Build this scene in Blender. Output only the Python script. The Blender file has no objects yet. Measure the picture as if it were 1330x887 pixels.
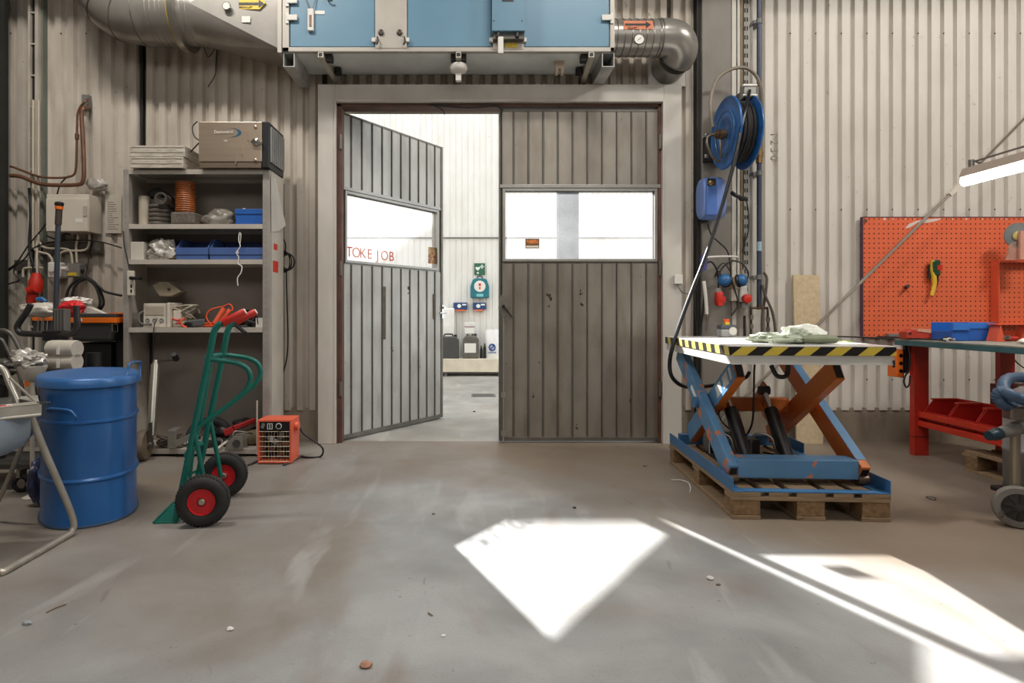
import bpy, math, random
from mathutils import Vector, Matrix, noise
R = math.radians
random.seed(7)
SC = bpy.context.scene
COL = SC.collection
# ------------------------------------------------------------------ camera
F, VX, VY, H = 780.0, 609.0, 406.0, 1.083          # focal length in px, level view point, eye height
cd = bpy.data.cameras.new('camera'); cam = bpy.data.objects.new('camera', cd); COL.objects.link(cam)
cam.location = (0, 0, H); cam.rotation_euler = (R(90), 0, 0)
cd.sensor_width = 36; cd.lens = F / 1330 * 36
cd.shift_x = (665 - VX) / 1330; cd.shift_y = -(443.5 - VY) / 1330
cd.clip_start = .05
SC.camera = cam
# ------------------------------------------------------------------ light
SC.view_settings.view_transform = 'Standard'; SC.view_settings.look = 'None'
SC.view_settings.gamma = 1; SC.view_settings.use_curve_mapping = False
SC.view_settings.exposure = 0.0
w = bpy.data.worlds.new('sky'); SC.world = w; w.use_nodes = True
bg = w.node_tree.nodes['Background']; bg.inputs[0].default_value = (.88, .94, 1, 1); bg.inputs[1].default_value = 2.2
sd = bpy.data.lights.new('sun', 'SUN'); sun = bpy.data.objects.new('sun', sd); COL.objects.link(sun)
sd.energy = 25; sd.angle = R(.7); sd.color = (1, .985, .96)
sun.rotation_euler = Vector((.388, -.922, -.61)).to_track_quat('-Z', 'Y').to_euler()
def area(name, loc, sx, sy, power, col, aim):
    a = bpy.data.lights.new(name, 'AREA'); o = bpy.data.objects.new(name, a); COL.objects.link(o)
    a.shape = 'RECTANGLE'; a.size = sx; a.size_y = sy; a.energy = power; a.color = col
    o.location = loc; o.rotation_euler = (Vector(aim) - Vector(loc)).to_track_quat('-Z', 'Y').to_euler()
    return o
area('hall_lamp_left', (-2.2, 2.9, 5.0), 1.3, .25, 105, (1, .95, .89), (-2.2, 3.4, 0))
area('hall_lamp_middle', (1.2, 2.6, 5.0), 1.3, .25, 70, (1, .95, .89), (1.2, 3.2, 0))
area('hall_lamp_right', (5.0, 2.0, 4.9), 1.3, .3, 130, (1, .96, .91), (3.5, 4.6, .5))
area('hall_fill_light', (0, -2.5, 5.0), 7, 3, 195, (1, .98, .95), (0, 1.5, .6))  # added fill light that lifts the whole room, not a roof opening

# ------------------------------------------------------------------ helpers
def X(px, Y): return (px - VX) / F * Y
def Z(py, Y): return H - (py - VY) / F * Y
def P(px, py, Y): return Vector((X(px, Y), Y, Z(py, Y)))
def RP(px, py, p0, n):                                # the point of the line of sight that lies on a plane
    d = Vector(((px - VX) / F, 1, -(py - VY) / F)); o = Vector((0, 0, H)); n = Vector(n)
    return o + d * ((Vector(p0) - o).dot(n) / d.dot(n))
def lin(c):
    if isinstance(c, str): c = [int(c[i:i+2], 16) for i in (0, 2, 4)]
    return tuple(((v/255)/12.92 if v <= 10 else ((v/255+.055)/1.055)**2.4) for v in c) + (1,)
MATS = {}
def new_mat(name):
    m = bpy.data.materials.new(name); m.use_nodes = True
    return m, m.node_tree, m.node_tree.nodes['Principled BSDF']
def M(name, col=None, rough=.5, metal=0., var=.12, scale=6, bump=0., col2=None, thr=.62, stretch=(1,1,1), emit=0, alpha=1, wscale=14, spec=.5, coat=0):
    """plain painted/plastic/metal surface, a little uneven; col2 shows through in chips and stains"""
    if name in MATS: return MATS[name]
    m, nt, b = new_mat(name); N, L = nt.nodes, nt.links
    tc = N.new('ShaderNodeTexCoord'); mp = N.new('ShaderNodeMapping'); mp.inputs['Scale'].default_value = stretch
    L.new(tc.outputs['Object'], mp.inputs[0])
    n = N.new('ShaderNodeTexNoise'); n.inputs['Scale'].default_value = scale; n.inputs['Detail'].default_value = 6
    L.new(mp.outputs[0], n.inputs['Vector'])
    r = N.new('ShaderNodeValToRGB'); c = lin(col)
    r.color_ramp.elements[0].position = .3; r.color_ramp.elements[1].position = .72
    r.color_ramp.elements[0].color = tuple(v * (1 - var) for v in c[:3]) + (1,)
    r.color_ramp.elements[1].color = tuple(min(1, v * (1 + var * .6)) for v in c[:3]) + (1,)
    L.new(n.outputs[0], r.inputs[0]); out = r.outputs[0]
    if col2 is not None:
        n2 = N.new('ShaderNodeTexNoise'); n2.inputs['Scale'].default_value = wscale; n2.inputs['Detail'].default_value = 5
        n2.inputs['Roughness'].default_value = .6
        L.new(mp.outputs[0], n2.inputs['Vector'])
        r2 = N.new('ShaderNodeValToRGB'); r2.color_ramp.elements[0].position = thr; r2.color_ramp.elements[1].position = thr + .03
        L.new(n2.outputs[0], r2.inputs[0])
        mx = N.new('ShaderNodeMixRGB'); L.new(r2.outputs[0], mx.inputs[0]); L.new(out, mx.inputs[1]); mx.inputs[2].default_value = lin(col2)
        out = mx.outputs[0]
    L.new(out, b.inputs['Base Color'])
    b.inputs['Roughness'].default_value = rough; b.inputs['Metallic'].default_value = metal
    b.inputs['Specular IOR Level'].default_value = spec
    if coat: b.inputs['Coat Weight'].default_value = coat; b.inputs['Coat Roughness'].default_value = .15
    if emit: L.new(out, b.inputs['Emission Color']); b.inputs['Emission Strength'].default_value = emit
    if alpha < 1: b.inputs['Alpha'].default_value = alpha
    if bump:
        bp = N.new('ShaderNodeBump'); bp.inputs['Strength'].default_value = bump; bp.inputs['Distance'].default_value = .004
        L.new(n.outputs[0], bp.inputs['Height']); L.new(bp.outputs[0], b.inputs['Normal'])
    MATS[name] = m; return m

WM = {}
class MB:
    """collects shapes in world metres (or local=True: in the thing's own axes) and links them as one mesh"""
    def __init__(s, local=False): s.v = []; s.f = []; s.sm = []; s.local = local
    def add(s, vs, fs, smooth=False):
        k = len(s.v); s.v += [Vector(v) for v in vs]; s.f += [tuple(i + k for i in f) for f in fs]; s.sm += [smooth] * len(fs); return s
    def box(s, x0, x1, y0, y1, z0, z1):
        return s.add([(x0,y0,z0),(x1,y0,z0),(x1,y1,z0),(x0,y1,z0),(x0,y0,z1),(x1,y0,z1),(x1,y1,z1),(x0,y1,z1)],
                     [(0,3,2,1),(4,5,6,7),(0,1,5,4),(1,2,6,5),(2,3,7,6),(3,0,4,7)])
    def obox(s, c, size, rot=(0,0,0), mat=None):
        m = mat or (Matrix.Translation(c) @ Matrix.Rotation(rot[2],4,'Z') @ Matrix.Rotation(rot[1],4,'Y') @ Matrix.Rotation(rot[0],4,'X'))
        a, b, d = (q/2 for q in size)
        vs = [m @ Vector(p) for p in [(-a,-b,-d),(a,-b,-d),(a,b,-d),(-a,b,-d),(-a,-b,d),(a,-b,d),(a,b,d),(-a,b,d)]]
        return s.add(vs, [(0,3,2,1),(4,5,6,7),(0,1,5,4),(1,2,6,5),(2,3,7,6),(3,0,4,7)])
    def bar(s, p0, p1, w_, h_, up=(0,0,1)):          # rectangular bar between two points, w sideways, h along up
        p0, p1 = Vector(p0), Vector(p1); d = (p1 - p0).normalized(); up = Vector(up)
        sd_ = d.cross(up).normalized(); u = sd_.cross(d).normalized()
        vs = [p + sd_ * a * w_/2 + u * b * h_/2 for p in (p0, p1) for a, b in ((-1,-1),(1,-1),(1,1),(-1,1))]
        return s.add(vs, [(0,1,2,3),(7,6,5,4),(0,4,5,1),(1,5,6,2),(2,6,7,3),(3,7,4,0)])
    def cyl(s, p0, p1, r, r1=None, n=20, cap=True, smooth=True):
        p0, p1 = Vector(p0), Vector(p1); r1 = r if r1 is None else r1
        d = (p1 - p0).normalized(); a = d.orthogonal().normalized(); b = d.cross(a)
        vs = [p + (a*math.cos(t) + b*math.sin(t)) * q for p, q in ((p0, r), (p1, r1)) for t in [2*math.pi*i/n for i in range(n)]]
        s.add(vs, [(i, (i+1) % n, n + (i+1) % n, n + i) for i in range(n)], smooth)
        if cap: s.add(vs[:n], [tuple(range(n))[::-1]]); s.add(vs[n:], [tuple(range(n))])
        return s
    def tube(s, path, r, n=8, sub=4, closed=False, cap=True):
        pts = [Vector(p) for p in path]
        if sub > 1 and len(pts) > 2:
            q = []; m = len(pts)
            for i in range(m if closed else m - 1):
                g = (lambda j: pts[j % m]) if closed else (lambda j: pts[max(0, min(m-1, j))])
                a, b, c, d = g(i-1), g(i), g(i+1), g(i+2)
                for k in range(sub):
                    t = k/sub; q.append(.5*((2*b) + (c-a)*t + (2*a-5*b+4*c-d)*t*t + (3*b-a-3*c+d)*t**3))
            if not closed: q.append(pts[-1])
            pts = q
        m = len(pts); vs = []; u = None
        for i in range(m):
            if closed: t = pts[(i+1) % m] - pts[i-1]
            else: t = pts[min(i+1, m-1)] - pts[max(i-1, 0)]
            if t.length < 1e-9: t = Vector((0,0,1))
            t.normalize()
            if u is None: u = t.orthogonal().normalized()
            else:
                u = u - t * u.dot(t)
                u = u.normalized() if u.length > 1e-6 else t.orthogonal().normalized()
            v_ = t.cross(u); rr = r[min(i*len(r)//m, len(r)-1)] if isinstance(r, (list, tuple)) else r
            vs += [pts[i] + (u*math.cos(2*math.pi*k/n) + v_*math.sin(2*math.pi*k/n)) * rr for k in range(n)]
        fs = [(i*n+k, i*n+(k+1) % n, ((i+1) % m)*n+(k+1) % n, ((i+1) % m)*n+k) for i in range(m if closed else m-1) for k in range(n)]
        s.add(vs, fs, True)
        if cap and not closed: s.add(vs[:n], [tuple(range(n))[::-1]]); s.add(vs[-n:], [tuple(range(n))])
        return s
    def rings(s, rings, closed_ends=True, smooth=True):  # rings: lists of equal length
        n = len(rings[0]); vs = [p for r_ in rings for p in r_]
        s.add(vs, [(i*n+k, i*n+(k+1) % n, (i+1)*n+(k+1) % n, (i+1)*n+k) for i in range(len(rings)-1) for k in range(n)], smooth)
        if closed_ends: s.add(rings[0], [tuple(range(n))[::-1]]); s.add(rings[-1], [tuple(range(n))])
        return s
    def lathe(s, prof, c, axis=(0,0,1), n=28, smooth=True, cap=True):
        c = Vector(c); d = Vector(axis).normalized(); a = d.orthogonal().normalized(); b = d.cross(a)
        rs = [[c + d*z + (a*math.cos(2*math.pi*i/n) + b*math.sin(2*math.pi*i/n))*max(r, 1e-4) for i in range(n)] for r, z in prof]
        return s.rings(rs, cap, smooth)
    def torus(s, c, axis, R_, r, n=40, k=10):
        c = Vector(c); d = Vector(axis).normalized(); a = d.orthogonal().normalized(); b = d.cross(a)
        return s.tube([c + (a*math.cos(2*math.pi*i/n) + b*math.sin(2*math.pi*i/n))*R_ for i in range(n)], r, k, 1, True)
    def prism(s, poly, ext):                            # planar outline pushed along ext
        poly = [Vector(p) for p in poly]; ext = Vector(ext); n = len(poly)
        return s.add(poly + [p + ext for p in poly], [tuple(range(n))[::-1], tuple(range(n, 2*n))] + [(i, (i+1) % n, n+(i+1) % n, n+i) for i in range(n)])
    def blob(s, c, rad, amp=.2, freq=3., seed=0, sub=4, flat=None):  # crumpled lump
        import bmesh
        bm = bmesh.new(); bmesh.ops.create_icosphere(bm, subdivisions=sub, radius=1)
        off = Vector((seed*7.3, seed*3.1, seed*1.7)); vs = []
        for v in bm.verts:
            k = 1 + amp * (noise.noise(v.co*freq + off) + .5*noise.noise(v.co*freq*2.3 + off))
            p = Vector((v.co.x*rad[0], v.co.y*rad[1], v.co.z*rad[2])) * k + Vector(c)
            if flat is not None: p.z = max(p.z, flat)
            vs.append(p)
        s.add(vs, [tuple(v.index for v in f.verts) for f in bm.faces], True); bm.free(); return s
    def text(s, body, size, mat, ext=.001, align='CENTER', sx=1.):
        cu = bpy.data.curves.new('t', 'FONT'); cu.body = body; cu.size = size; cu.extrude = ext; cu.align_x = align; cu.align_y = 'CENTER'
        o = bpy.data.objects.new('t', cu); COL.objects.link(o)
        me = o.to_mesh(); k = [v.co.copy() for v in me.vertices]; fs = [tuple(p.vertices) for p in me.polygons]
        for v in k: v.x *= sx
        s.add([mat @ v for v in k], fs); o.to_mesh_clear(); bpy.data.objects.remove(o); return s
    def build(s, name, mat, parent=None, bevel=0, seg=2, label=None, cat=None, group=None, kind=None, solid=0):
        me = bpy.data.meshes.new(name)
        if parent is not None:
            wm = WM[parent]; vs = s.v if s.local else [wm.inverted() @ v for v in s.v]
        else:
            lo = Vector([min(v[i] for v in s.v) for i in range(3)]); hi = Vector([max(v[i] for v in s.v) for i in range(3)])
            org = Vector(((lo.x+hi.x)/2, (lo.y+hi.y)/2, lo.z)); wm = Matrix.Translation(org); vs = [v - org for v in s.v]
        me.from_pydata([tuple(v) for v in vs], [], s.f); me.polygons.foreach_set('use_smooth', s.sm); me.update()
        if any(s.sm): me.set_sharp_from_angle(angle=R(48))
        me.materials.append(mat)
        o = bpy.data.objects.new(name, me); COL.objects.link(o); WM[o] = wm
        if parent is not None: o.parent = parent
        else: o.location = org
        if bevel:
            b = o.modifiers.new('bevel', 'BEVEL'); b.width = bevel; b.segments = seg; b.limit_method = 'ANGLE'; b.angle_limit = R(40)
        if solid:
            b = o.modifiers.new('solid', 'SOLIDIFY'); b.thickness = solid
        if label: o['label'] = label
        if cat: o['category'] = cat
        if group: o['group'] = group
        if kind: o['kind'] = kind
        return o
def thing(name, label, cat, loc, rz=0, group=None, kind=None):
    o = bpy.data.objects.new(name, None); COL.objects.link(o); o.empty_display_size = .1
    o.location = loc; o.rotation_euler = (0, 0, rz); WM[o] = Matrix.Translation(loc) @ Matrix.Rotation(rz, 4, 'Z')
    o['label'] = label
    if cat: o['category'] = cat
    if group: o['group'] = group
    if kind: o['kind'] = kind
    return o
def copy_tree(o, loc=None, rz=None, label=None, parent=None):
    c = o.copy(); COL.objects.link(c); c.parent = parent
    for ch in list(o.children): copy_tree(ch, parent=c)
    if loc is not None: c.location = loc
    if rz is not None: c.rotation_euler = (0, 0, rz)
    if label: c['label'] = label
    WM[c] = WM[o]
    return c
def facing(p, rx=90, rz=0): return Matrix.Translation(p) @ Matrix.Rotation(R(rz), 4, 'Z') @ Matrix.Rotation(R(rx), 4, 'X')  # text plane facing the room

# ------------------------------------------------------------------ materials with their own nodes
def wall_mat(name, base, brown_tone, amount, streak=1.0):
    m, nt, b = new_mat(name); N, L = nt.nodes, nt.links
    tc = N.new('ShaderNodeTexCoord')
    def nz(scale, st, det=6):
        mp = N.new('ShaderNodeMapping'); mp.inputs['Scale'].default_value = st; L.new(tc.outputs['Object'], mp.inputs[0])
        n = N.new('ShaderNodeTexNoise'); n.inputs['Scale'].default_value = scale; n.inputs['Detail'].default_value = det; L.new(mp.outputs[0], n.inputs['Vector']); return n.outputs[0]
    def ramp(x, a, b_, c0=(0,0,0,1), c1=(1,1,1,1)):
        r = N.new('ShaderNodeValToRGB'); r.color_ramp.elements[0].position = a; r.color_ramp.elements[1].position = b_
        r.color_ramp.elements[0].color = c0; r.color_ramp.elements[1].color = c1; L.new(x, r.inputs[0]); return r.outputs[0]
    def mix(f, a, b_, k=1.):
        x = N.new('ShaderNodeMixRGB')
        if k != 1.:
            mm = N.new('ShaderNodeMath'); mm.operation = 'MULTIPLY'; mm.inputs[1].default_value = k; L.new(f, mm.inputs[0]); f = mm.outputs[0]
        L.new(f, x.inputs[0])
        for i, q in ((1, a), (2, b_)):
            if isinstance(q, tuple): x.inputs[i].default_value = q
            else: L.new(q, x.inputs[i])
        return x.outputs[0]
    c = mix(ramp(nz(7, (1, 1, .3)), .42, .8), lin(base), lin(brown_tone), amount * streak)
    c = mix(ramp(nz(1.6, (1, 1, .9)), .42, .8), c, lin(brown_tone), amount * .7)
    c = mix(ramp(nz(24, (1, 1, .8), 3), .70, .76), c, lin((88, 74, 60)), amount * .9)
    L.new(c, b.inputs['Base Color']); b.inputs['Roughness'].default_value = .55
    MATS[name] = m; return m
WALL_L = wall_mat('dirty_shaded_cladding', (194, 185, 172), (138, 125, 110), .55)  # real grime, plus the dimmer light on this side put into the colour
WALL_R = wall_mat('white_cladding', (206, 200, 190), (170, 161, 148), .4)
WALL_O = wall_mat('outside_white_cladding', (224, 223, 218), (190, 182, 168), .35)
PAINT = wall_mat('cream_door_frame_paint', (196, 191, 182), (160, 152, 140), .4)
PLINTH = wall_mat('plinth_concrete', (150, 138, 122), (96, 84, 70), .8)
GALV_DOOR = wall_mat('galvanised_door_sheet', (182, 182, 176), (124, 118, 108), .6, 1.1)
GALV_DOOR.node_tree.nodes['Principled BSDF'].inputs['Metallic'].default_value = .2
GALV_DOOR.node_tree.nodes['Principled BSDF'].inputs['Roughness'].default_value = .42
BROWN_DOOR = wall_mat('brownish_door_sheet', (150, 143, 132), (104, 94, 82), .7, 1.1)  # darker and browner than the sheet of the other leaf
BROWN_DOOR.node_tree.nodes['Principled BSDF'].inputs['Metallic'].default_value = .45
BROWN_DOOR.node_tree.nodes['Principled BSDF'].inputs['Roughness'].default_value = .36
COLCON = wall_mat('column_concrete', (128, 122, 113), (92, 86, 78), .6)

def floor_mat(name, base, brown, dark, gloss=.38):
    m, nt, b = new_mat(name); N, L = nt.nodes, nt.links
    tc = N.new('ShaderNodeTexCoord')
    def nz(scale, st=(1,1,1), det=8, rot=0, dist=0.):
        mp = N.new('ShaderNodeMapping'); mp.inputs['Scale'].default_value = st; mp.inputs['Rotation'].default_value = (0,0,rot); L.new(tc.outputs['Object'], mp.inputs[0])
        n = N.new('ShaderNodeTexNoise'); n.inputs['Scale'].default_value = scale; n.inputs['Detail'].default_value = det; n.inputs['Distortion'].default_value = dist
        L.new(mp.outputs[0], n.inputs['Vector']); return n.outputs[0]
    def ramp(x, a, b_, c0=(0,0,0,1), c1=(1,1,1,1)):
        r = N.new('ShaderNodeValToRGB'); r.color_ramp.elements[0].position = a; r.color_ramp.elements[1].position = b_
        r.color_ramp.elements[0].color = c0; r.color_ramp.elements[1].color = c1; L.new(x, r.inputs[0]); return r.outputs[0]
    def mix(f, a, b_, k=1.):
        mm = N.new('ShaderNodeMath'); mm.operation = 'MULTIPLY'; mm.inputs[1].default_value = k; L.new(f, mm.inputs[0])
        x = N.new('ShaderNodeMixRGB'); L.new(mm.outputs[0], x.inputs[0])
        for i, q in ((1, a), (2, b_)):
            if isinstance(q, tuple): x.inputs[i].default_value = q
            else: L.new(q, x.inputs[i])
        return x.outputs[0]
    c = ramp(nz(2.2, dist=.4), .3, .72, lin([v*.84 for v in base]), lin([min(255, v*1.08) for v in base]))
    c = mix(ramp(nz(.8, det=5, dist=.6), .46, .66), c, lin(brown), .55)
    c = mix(ramp(nz(3.0, (1, .35, 1), 6, .5, .8), .58, .72), c, lin(brown), .45)
    c = mix(ramp(nz(5, (1, .2, 1), 8, -.6, .5), .60, .70), c, lin([min(255, v*1.16) for v in base]), .5)
    c = mix(ramp(nz(9, (1, .15, 1), 4, .9, 1.2), .70, .73), c, lin(dark), .35)
    c = mix(ramp(nz(38, det=3), .73, .76), c, lin(dark), .6)
    c = mix(ramp(nz(120, det=2), .55, .8), c, lin(dark), .25)
    # floor turned browner towards the back right and towards the left
    sx = N.new('ShaderNodeSeparateXYZ'); L.new(tc.outputs['Object'], sx.inputs[0])
    def brown_tone(coord, a, b_, k):
        nonlocal c
        ad = N.new('ShaderNodeMath'); ad.operation = 'MULTIPLY_ADD'; L.new(nz(1.3, det=6), ad.inputs[0]); ad.inputs[1].default_value = 1.2; L.new(coord, ad.inputs[2])
        mr = N.new('ShaderNodeMapRange'); mr.inputs[1].default_value = a; mr.inputs[2].default_value = b_; L.new(ad.outputs[0], mr.inputs[0])
        c = mix(mr.outputs[0], c, lin(brown), k)
    def lincomb(kx, ky):
        a_ = N.new('ShaderNodeMath'); a_.operation = 'MULTIPLY'; L.new(sx.outputs[0], a_.inputs[0]); a_.inputs[1].default_value = kx
        b2 = N.new('ShaderNodeMath'); b2.operation = 'MULTIPLY_ADD'; L.new(sx.outputs[1], b2.inputs[0]); b2.inputs[1].default_value = ky; L.new(a_.outputs[0], b2.inputs[2]); return b2.outputs[0]
    if name == 'floor_concrete':
        brown_tone(lincomb(1, 1.1), 5.4, 6.5, .8)
        brown_tone(lincomb(-1, .5), 3.3, 5.0, .6)
    L.new(c, b.inputs['Base Color'])
    rr = N.new('ShaderNodeMapRange'); rr.inputs[3].default_value = gloss; rr.inputs[4].default_value = gloss + .28; L.new(nz(3.5), rr.inputs[0]); L.new(rr.outputs[0], b.inputs['Roughness'])
    bp = N.new('ShaderNodeBump'); bp.inputs['Strength'].default_value = .12; bp.inputs['Distance'].default_value = .004
    L.new(nz(14, det=8), bp.inputs['Height']); L.new(bp.outputs[0], b.inputs['Normal'])
    MATS[name] = m; return m
FLOOR = floor_mat('floor_concrete', (154, 155, 154), (120, 104, 86), (84, 76, 68))
YARD = floor_mat('yard_concrete', (160, 156, 148), (142, 132, 118), (110, 100, 90), .6)

GALV = M('galvanised_steel', (176, 176, 172), .36, .4, .25, 9)
DUCT = M('duct_zinc', (156, 152, 145), .3, .55, .16, 5)
STEEL = M('bare_steel', (150, 146, 140), .3, .9, .2, 14)
CHROME = M('chrome', (200, 198, 194), .15, 1, .05)
BLACKP = M('black_plastic', (24, 24, 25), .42, 0, .2)
RUBBER = M('black_rubber', (33, 31, 30), .75, 0, .3, 30, .4)
BLACKC = M('black_cable_sheath', (26, 25, 25), .5, 0, .1)
WHITEP = M('white_plastic', (212, 208, 200), .45, 0, .08)
CREAMP = M('cream_box_paint', (206, 197, 182), .5, 0, .1, 4)
GREYP = M('grey_plastic', (112, 112, 110), .5, 0, .12)
REDP = M('red_plastic', (196, 42, 26), .45, 0, .12)
ORANGEP = M('orange_plastic', (226, 108, 20), .45, 0, .1)
BLUEP = M('blue_plastic', (34, 92, 172), .42, 0, .12)
BRASS = M('brass', (150, 120, 76), .35, .9, .25, 20)
COPPER = M('brown_painted_pipe', (112, 78, 58), .45, .3, .3, 12)
DARKST = M('dark_steel_paint', (42, 40, 38), .55, .2, .2)
TAPE_W = M('white_paper', (225, 222, 214), .7, 0, .06)

# ================================================================== the setting
W = 5.05                                                # front face of the cladding of the end wall
def struct(mb, name, mat, **k): return mb.build(name, mat, kind='structure', **k)
struct(MB().box(-6.5, 7, -7, 5.06, -.2, 0), 'floor', FLOOR, label='grey stained concrete floor of the workshop')
struct(MB().box(-9, 10, 5.06, 14, -.2, 0), 'ground', YARD, label='concrete yard outside the open doors')
struct(MB().box(-6.5, 7, -7, 5.3, 5.2, 5.4), 'ceiling', M('ceiling_sheet', (176, 170, 160), .7))
struct(MB().box(-6.5, 7, 4.34, 4.46, 4.02, 4.06).box(-6.5, 7, 4.39, 4.41, 4.06, 4.44).box(-6.5, 7, 4.34, 4.46, 4.44, 4.48), 'unseen_shade_beam', M('beam_paint', (150, 146, 138), .6))  # unseen beam, added to keep lamp light off the top of the wall
HW = M('hall_wall_sheet', (180, 172, 160), .7)
struct(MB().box(-6.7, -6.5, -7, 5.3, 0, 5.3), 'wall_left', HW)
struct(MB().box(7, 7.2, -7, 5.3, 0, 5.3), 'wall_right', HW)
struct(MB().box(-6.7, 7.2, -7.2, -7, 0, 5.3), 'wall_rear', HW)
DX0, DX1, DZ = -1.10, 1.605, 2.815                      # the doorway
core = MB()
core.box(-6.5, DX0-.02, 5.10, 5.30, 0, 5.3).box(DX1+.02, 7, 5.10, 5.30, 0, 5.3).box(DX0-.02, DX1+.02, 5.10, 5.30, DZ+.02, 5.3)
wall = struct(core, 'wall_front', M('wall_core', (120, 112, 100), .8), label='end wall clad in white corrugated sheet with the double doors')
def corrugated(mb, x0, x1, z0, z1, y, period=.1055, depth=.032, groove=.40, ph=0.):
    """trapezoidal sheet: wide ribs towards the room, narrow grooves; y is the rib face"""
    xs = []; k = math.floor((x0 - ph) / period)
    while True:
        a = ph + k*period
        for t, d in ((0, 0), (1-groove-.14, 0), (1-groove, 1), (.90, 1), (1, 0)):
            x = a + t*period
            if x0 <= x <= x1: xs.append((x, y + depth*d))
        if a > x1: break
        k += 1
    xs = sorted(set(xs)); vs = []
    for x, yy in xs: vs += [(x, yy, z0), (x, yy, z1)]
    return mb.add(vs, [(2*i, 2*i+2, 2*i+3, 2*i+1) for i in range(len(xs)-1)])
PZ = .262                                               # top of the plinth
SEAM = X(183, W)
corrugated(MB(), -6.5, SEAM, PZ, 5.2, W).build('cladding', WALL_L, wall, solid=.002)
m = MB(); corrugated(m, SEAM+.012, -1.2, PZ, 5.2, W, ph=.03); corrugated(m, -1.2, 1.7, 2.96, 5.2, W, ph=.03); corrugated(m, 1.7, 1.95, PZ, 5.2, W, ph=.03)
m.build('cladding', WALL_L, wall, solid=.002)
corrugated(MB(), 2.17, 6.9, PZ, 5.2, W, .1075, .03, .30, ph=.02).build('cladding', WALL_R, wall, solid=.002)
m = MB()                                                # fixing screws on every second rib
for x0, x1, pr in ((-3.85, -2.9, .211), (2.7, 6.6, .215)):
    x = x0
    while x < x1:
        for z in (.52, 1.95, 3.43):
            m.lathe([(.006, 0), (.006, .004), (.002, .006)], (x, W-.001, z), (0,-1,0), 8)
        x += pr
m.build('fixing_screws', DARKST, wall)
struct(MB().box(-6.5, -1.245, 5.06, 5.2, 0, PZ+.02), 'baseboard_left', PLINTH)
struct(MB().box(1.75, 6.9, 5.06, 5.2, 0, PZ+.02), 'baseboard_right', PLINTH)
# door casing: folded cream sheet, three boards mitred, inner lip
m = MB(); yf = 4.95
for x0, x1 in ((-1.245, -1.105), (1.61, 1.755)):
    m.box(x0, x1, yf, 5.12, 0, 2.965)
m.box(-1.105, 1.61, yf+.001, 5.12, DZ+.015, 2.965)
m.box(-1.112, -1.097, yf-.006, 5.10, 0, DZ+.03).box(1.598, 1.613, yf-.006, 5.10, 0, DZ+.03).box(-1.097, 1.598, yf-.006, 5.09, DZ+.005, DZ+.03)
struct(m, 'trim_1', PAINT, bevel=.003, label='cream sheet metal casing around the double doorway')
BR = M('red_brown_steel', (92, 62, 50), .6, .1, .3, 10)
m = MB(); m.box(DX0, DX0+.045, 4.985, 5.12, 0, DZ).box(DX1-.035, DX1, 4.985, 5.12, 0, DZ).box(DX0, DX1, 4.985, 5.12, DZ-.02, DZ+.01)
struct(m, 'trim_2', BR, bevel=.003, label='red brown steel frame inside the door casing')
# concrete column, the dark channel beside it and its white edge strip
struct(MB().box(X(912, 4.97), X(950, 4.97), 4.97, 5.12, 0, 5.2), 'column', COLCON, bevel=.006, label='grey concrete column beside the double doors')
struct(MB().box(X(904, 5.02), X(911.5, 5.02), 5.0, 5.1, 0, 5.2), 'trim_3', DARKST)
struct(MB().box(X(950, 4.99), X(955.5, 4.99), 4.98, 5.1, 0, 5.2), 'trim_4', M('white_edge', (196, 190, 178), .5))
struct(MB().box(X(-60, 4.9), X(-52, 4.9), 4.7, 5.1, 0, 5.2).box(X(-60, 4.9), X(11, 4.9), 4.86, 4.90, 0, 5.2).box(X(-30, 4.9), X(-24, 4.9), 4.9, 5.1, 0, 5.2),
       'steel_column', M('dark_green_steel', (50, 50, 46), .55, .3, .2), label='dark steel column at the left edge of the wall')
struct(MB().box(SEAM-.004, SEAM+.014, W+.001, W+.04, PZ, 5.2), 'trim_5', DARKST)

# ------------------------------------------------------------------ the doors
def glass_mat(name, clear, haze, tint=(1,1,1)):
    m, nt, b = new_mat(name); N, L = nt.nodes, nt.links
    nt.nodes.remove(b); out = N['Material Output']
    tr = N.new('ShaderNodeBsdfTransparent'); tr.inputs[0].default_value = tint + (1,)
    tl = N.new('ShaderNodeBsdfTranslucent'); tl.inputs[0].default_value = (.95, .96, .97, 1)
    gl = N.new('ShaderNodeBsdfGlossy'); gl.inputs['Roughness'].default_value = .08
    tc = N.new('ShaderNodeTexCoord'); n = N.new('ShaderNodeTexNoise'); n.inputs['Scale'].default_value = 5; n.inputs['Detail'].default_value = 7
    L.new(tc.outputs['Object'], n.inputs['Vector'])
    mr = N.new('ShaderNodeMapRange'); mr.inputs[3].default_value = haze - .04; mr.inputs[4].default_value = haze + .05; L.new(n.outputs[0], mr.inputs[0])
    a = N.new('ShaderNodeMixShader'); L.new(mr.outputs[0], a.inputs[0]); L.new(tr.outputs[0], a.inputs[1]); L.new(tl.outputs[0], a.inputs[2])
    c = N.new('ShaderNodeMixShader'); c.inputs[0].default_value = .05; L.new(a.outputs[0], c.inputs[1]); L.new(gl.outputs[0], c.inputs[2])
    L.new(c.outputs[0], out.inputs[0]); MATS[name] = m; return m
PANE = glass_mat('dusty_glazing', .5, .07)
LW = 1.372                                               # leaf width
ALU = M('aluminium_window_frame', (160, 158, 152), .4, .6, .12)
BAND = M('door_edge_steel', (112, 108, 100), .45, .5, .25, 8)
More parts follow.
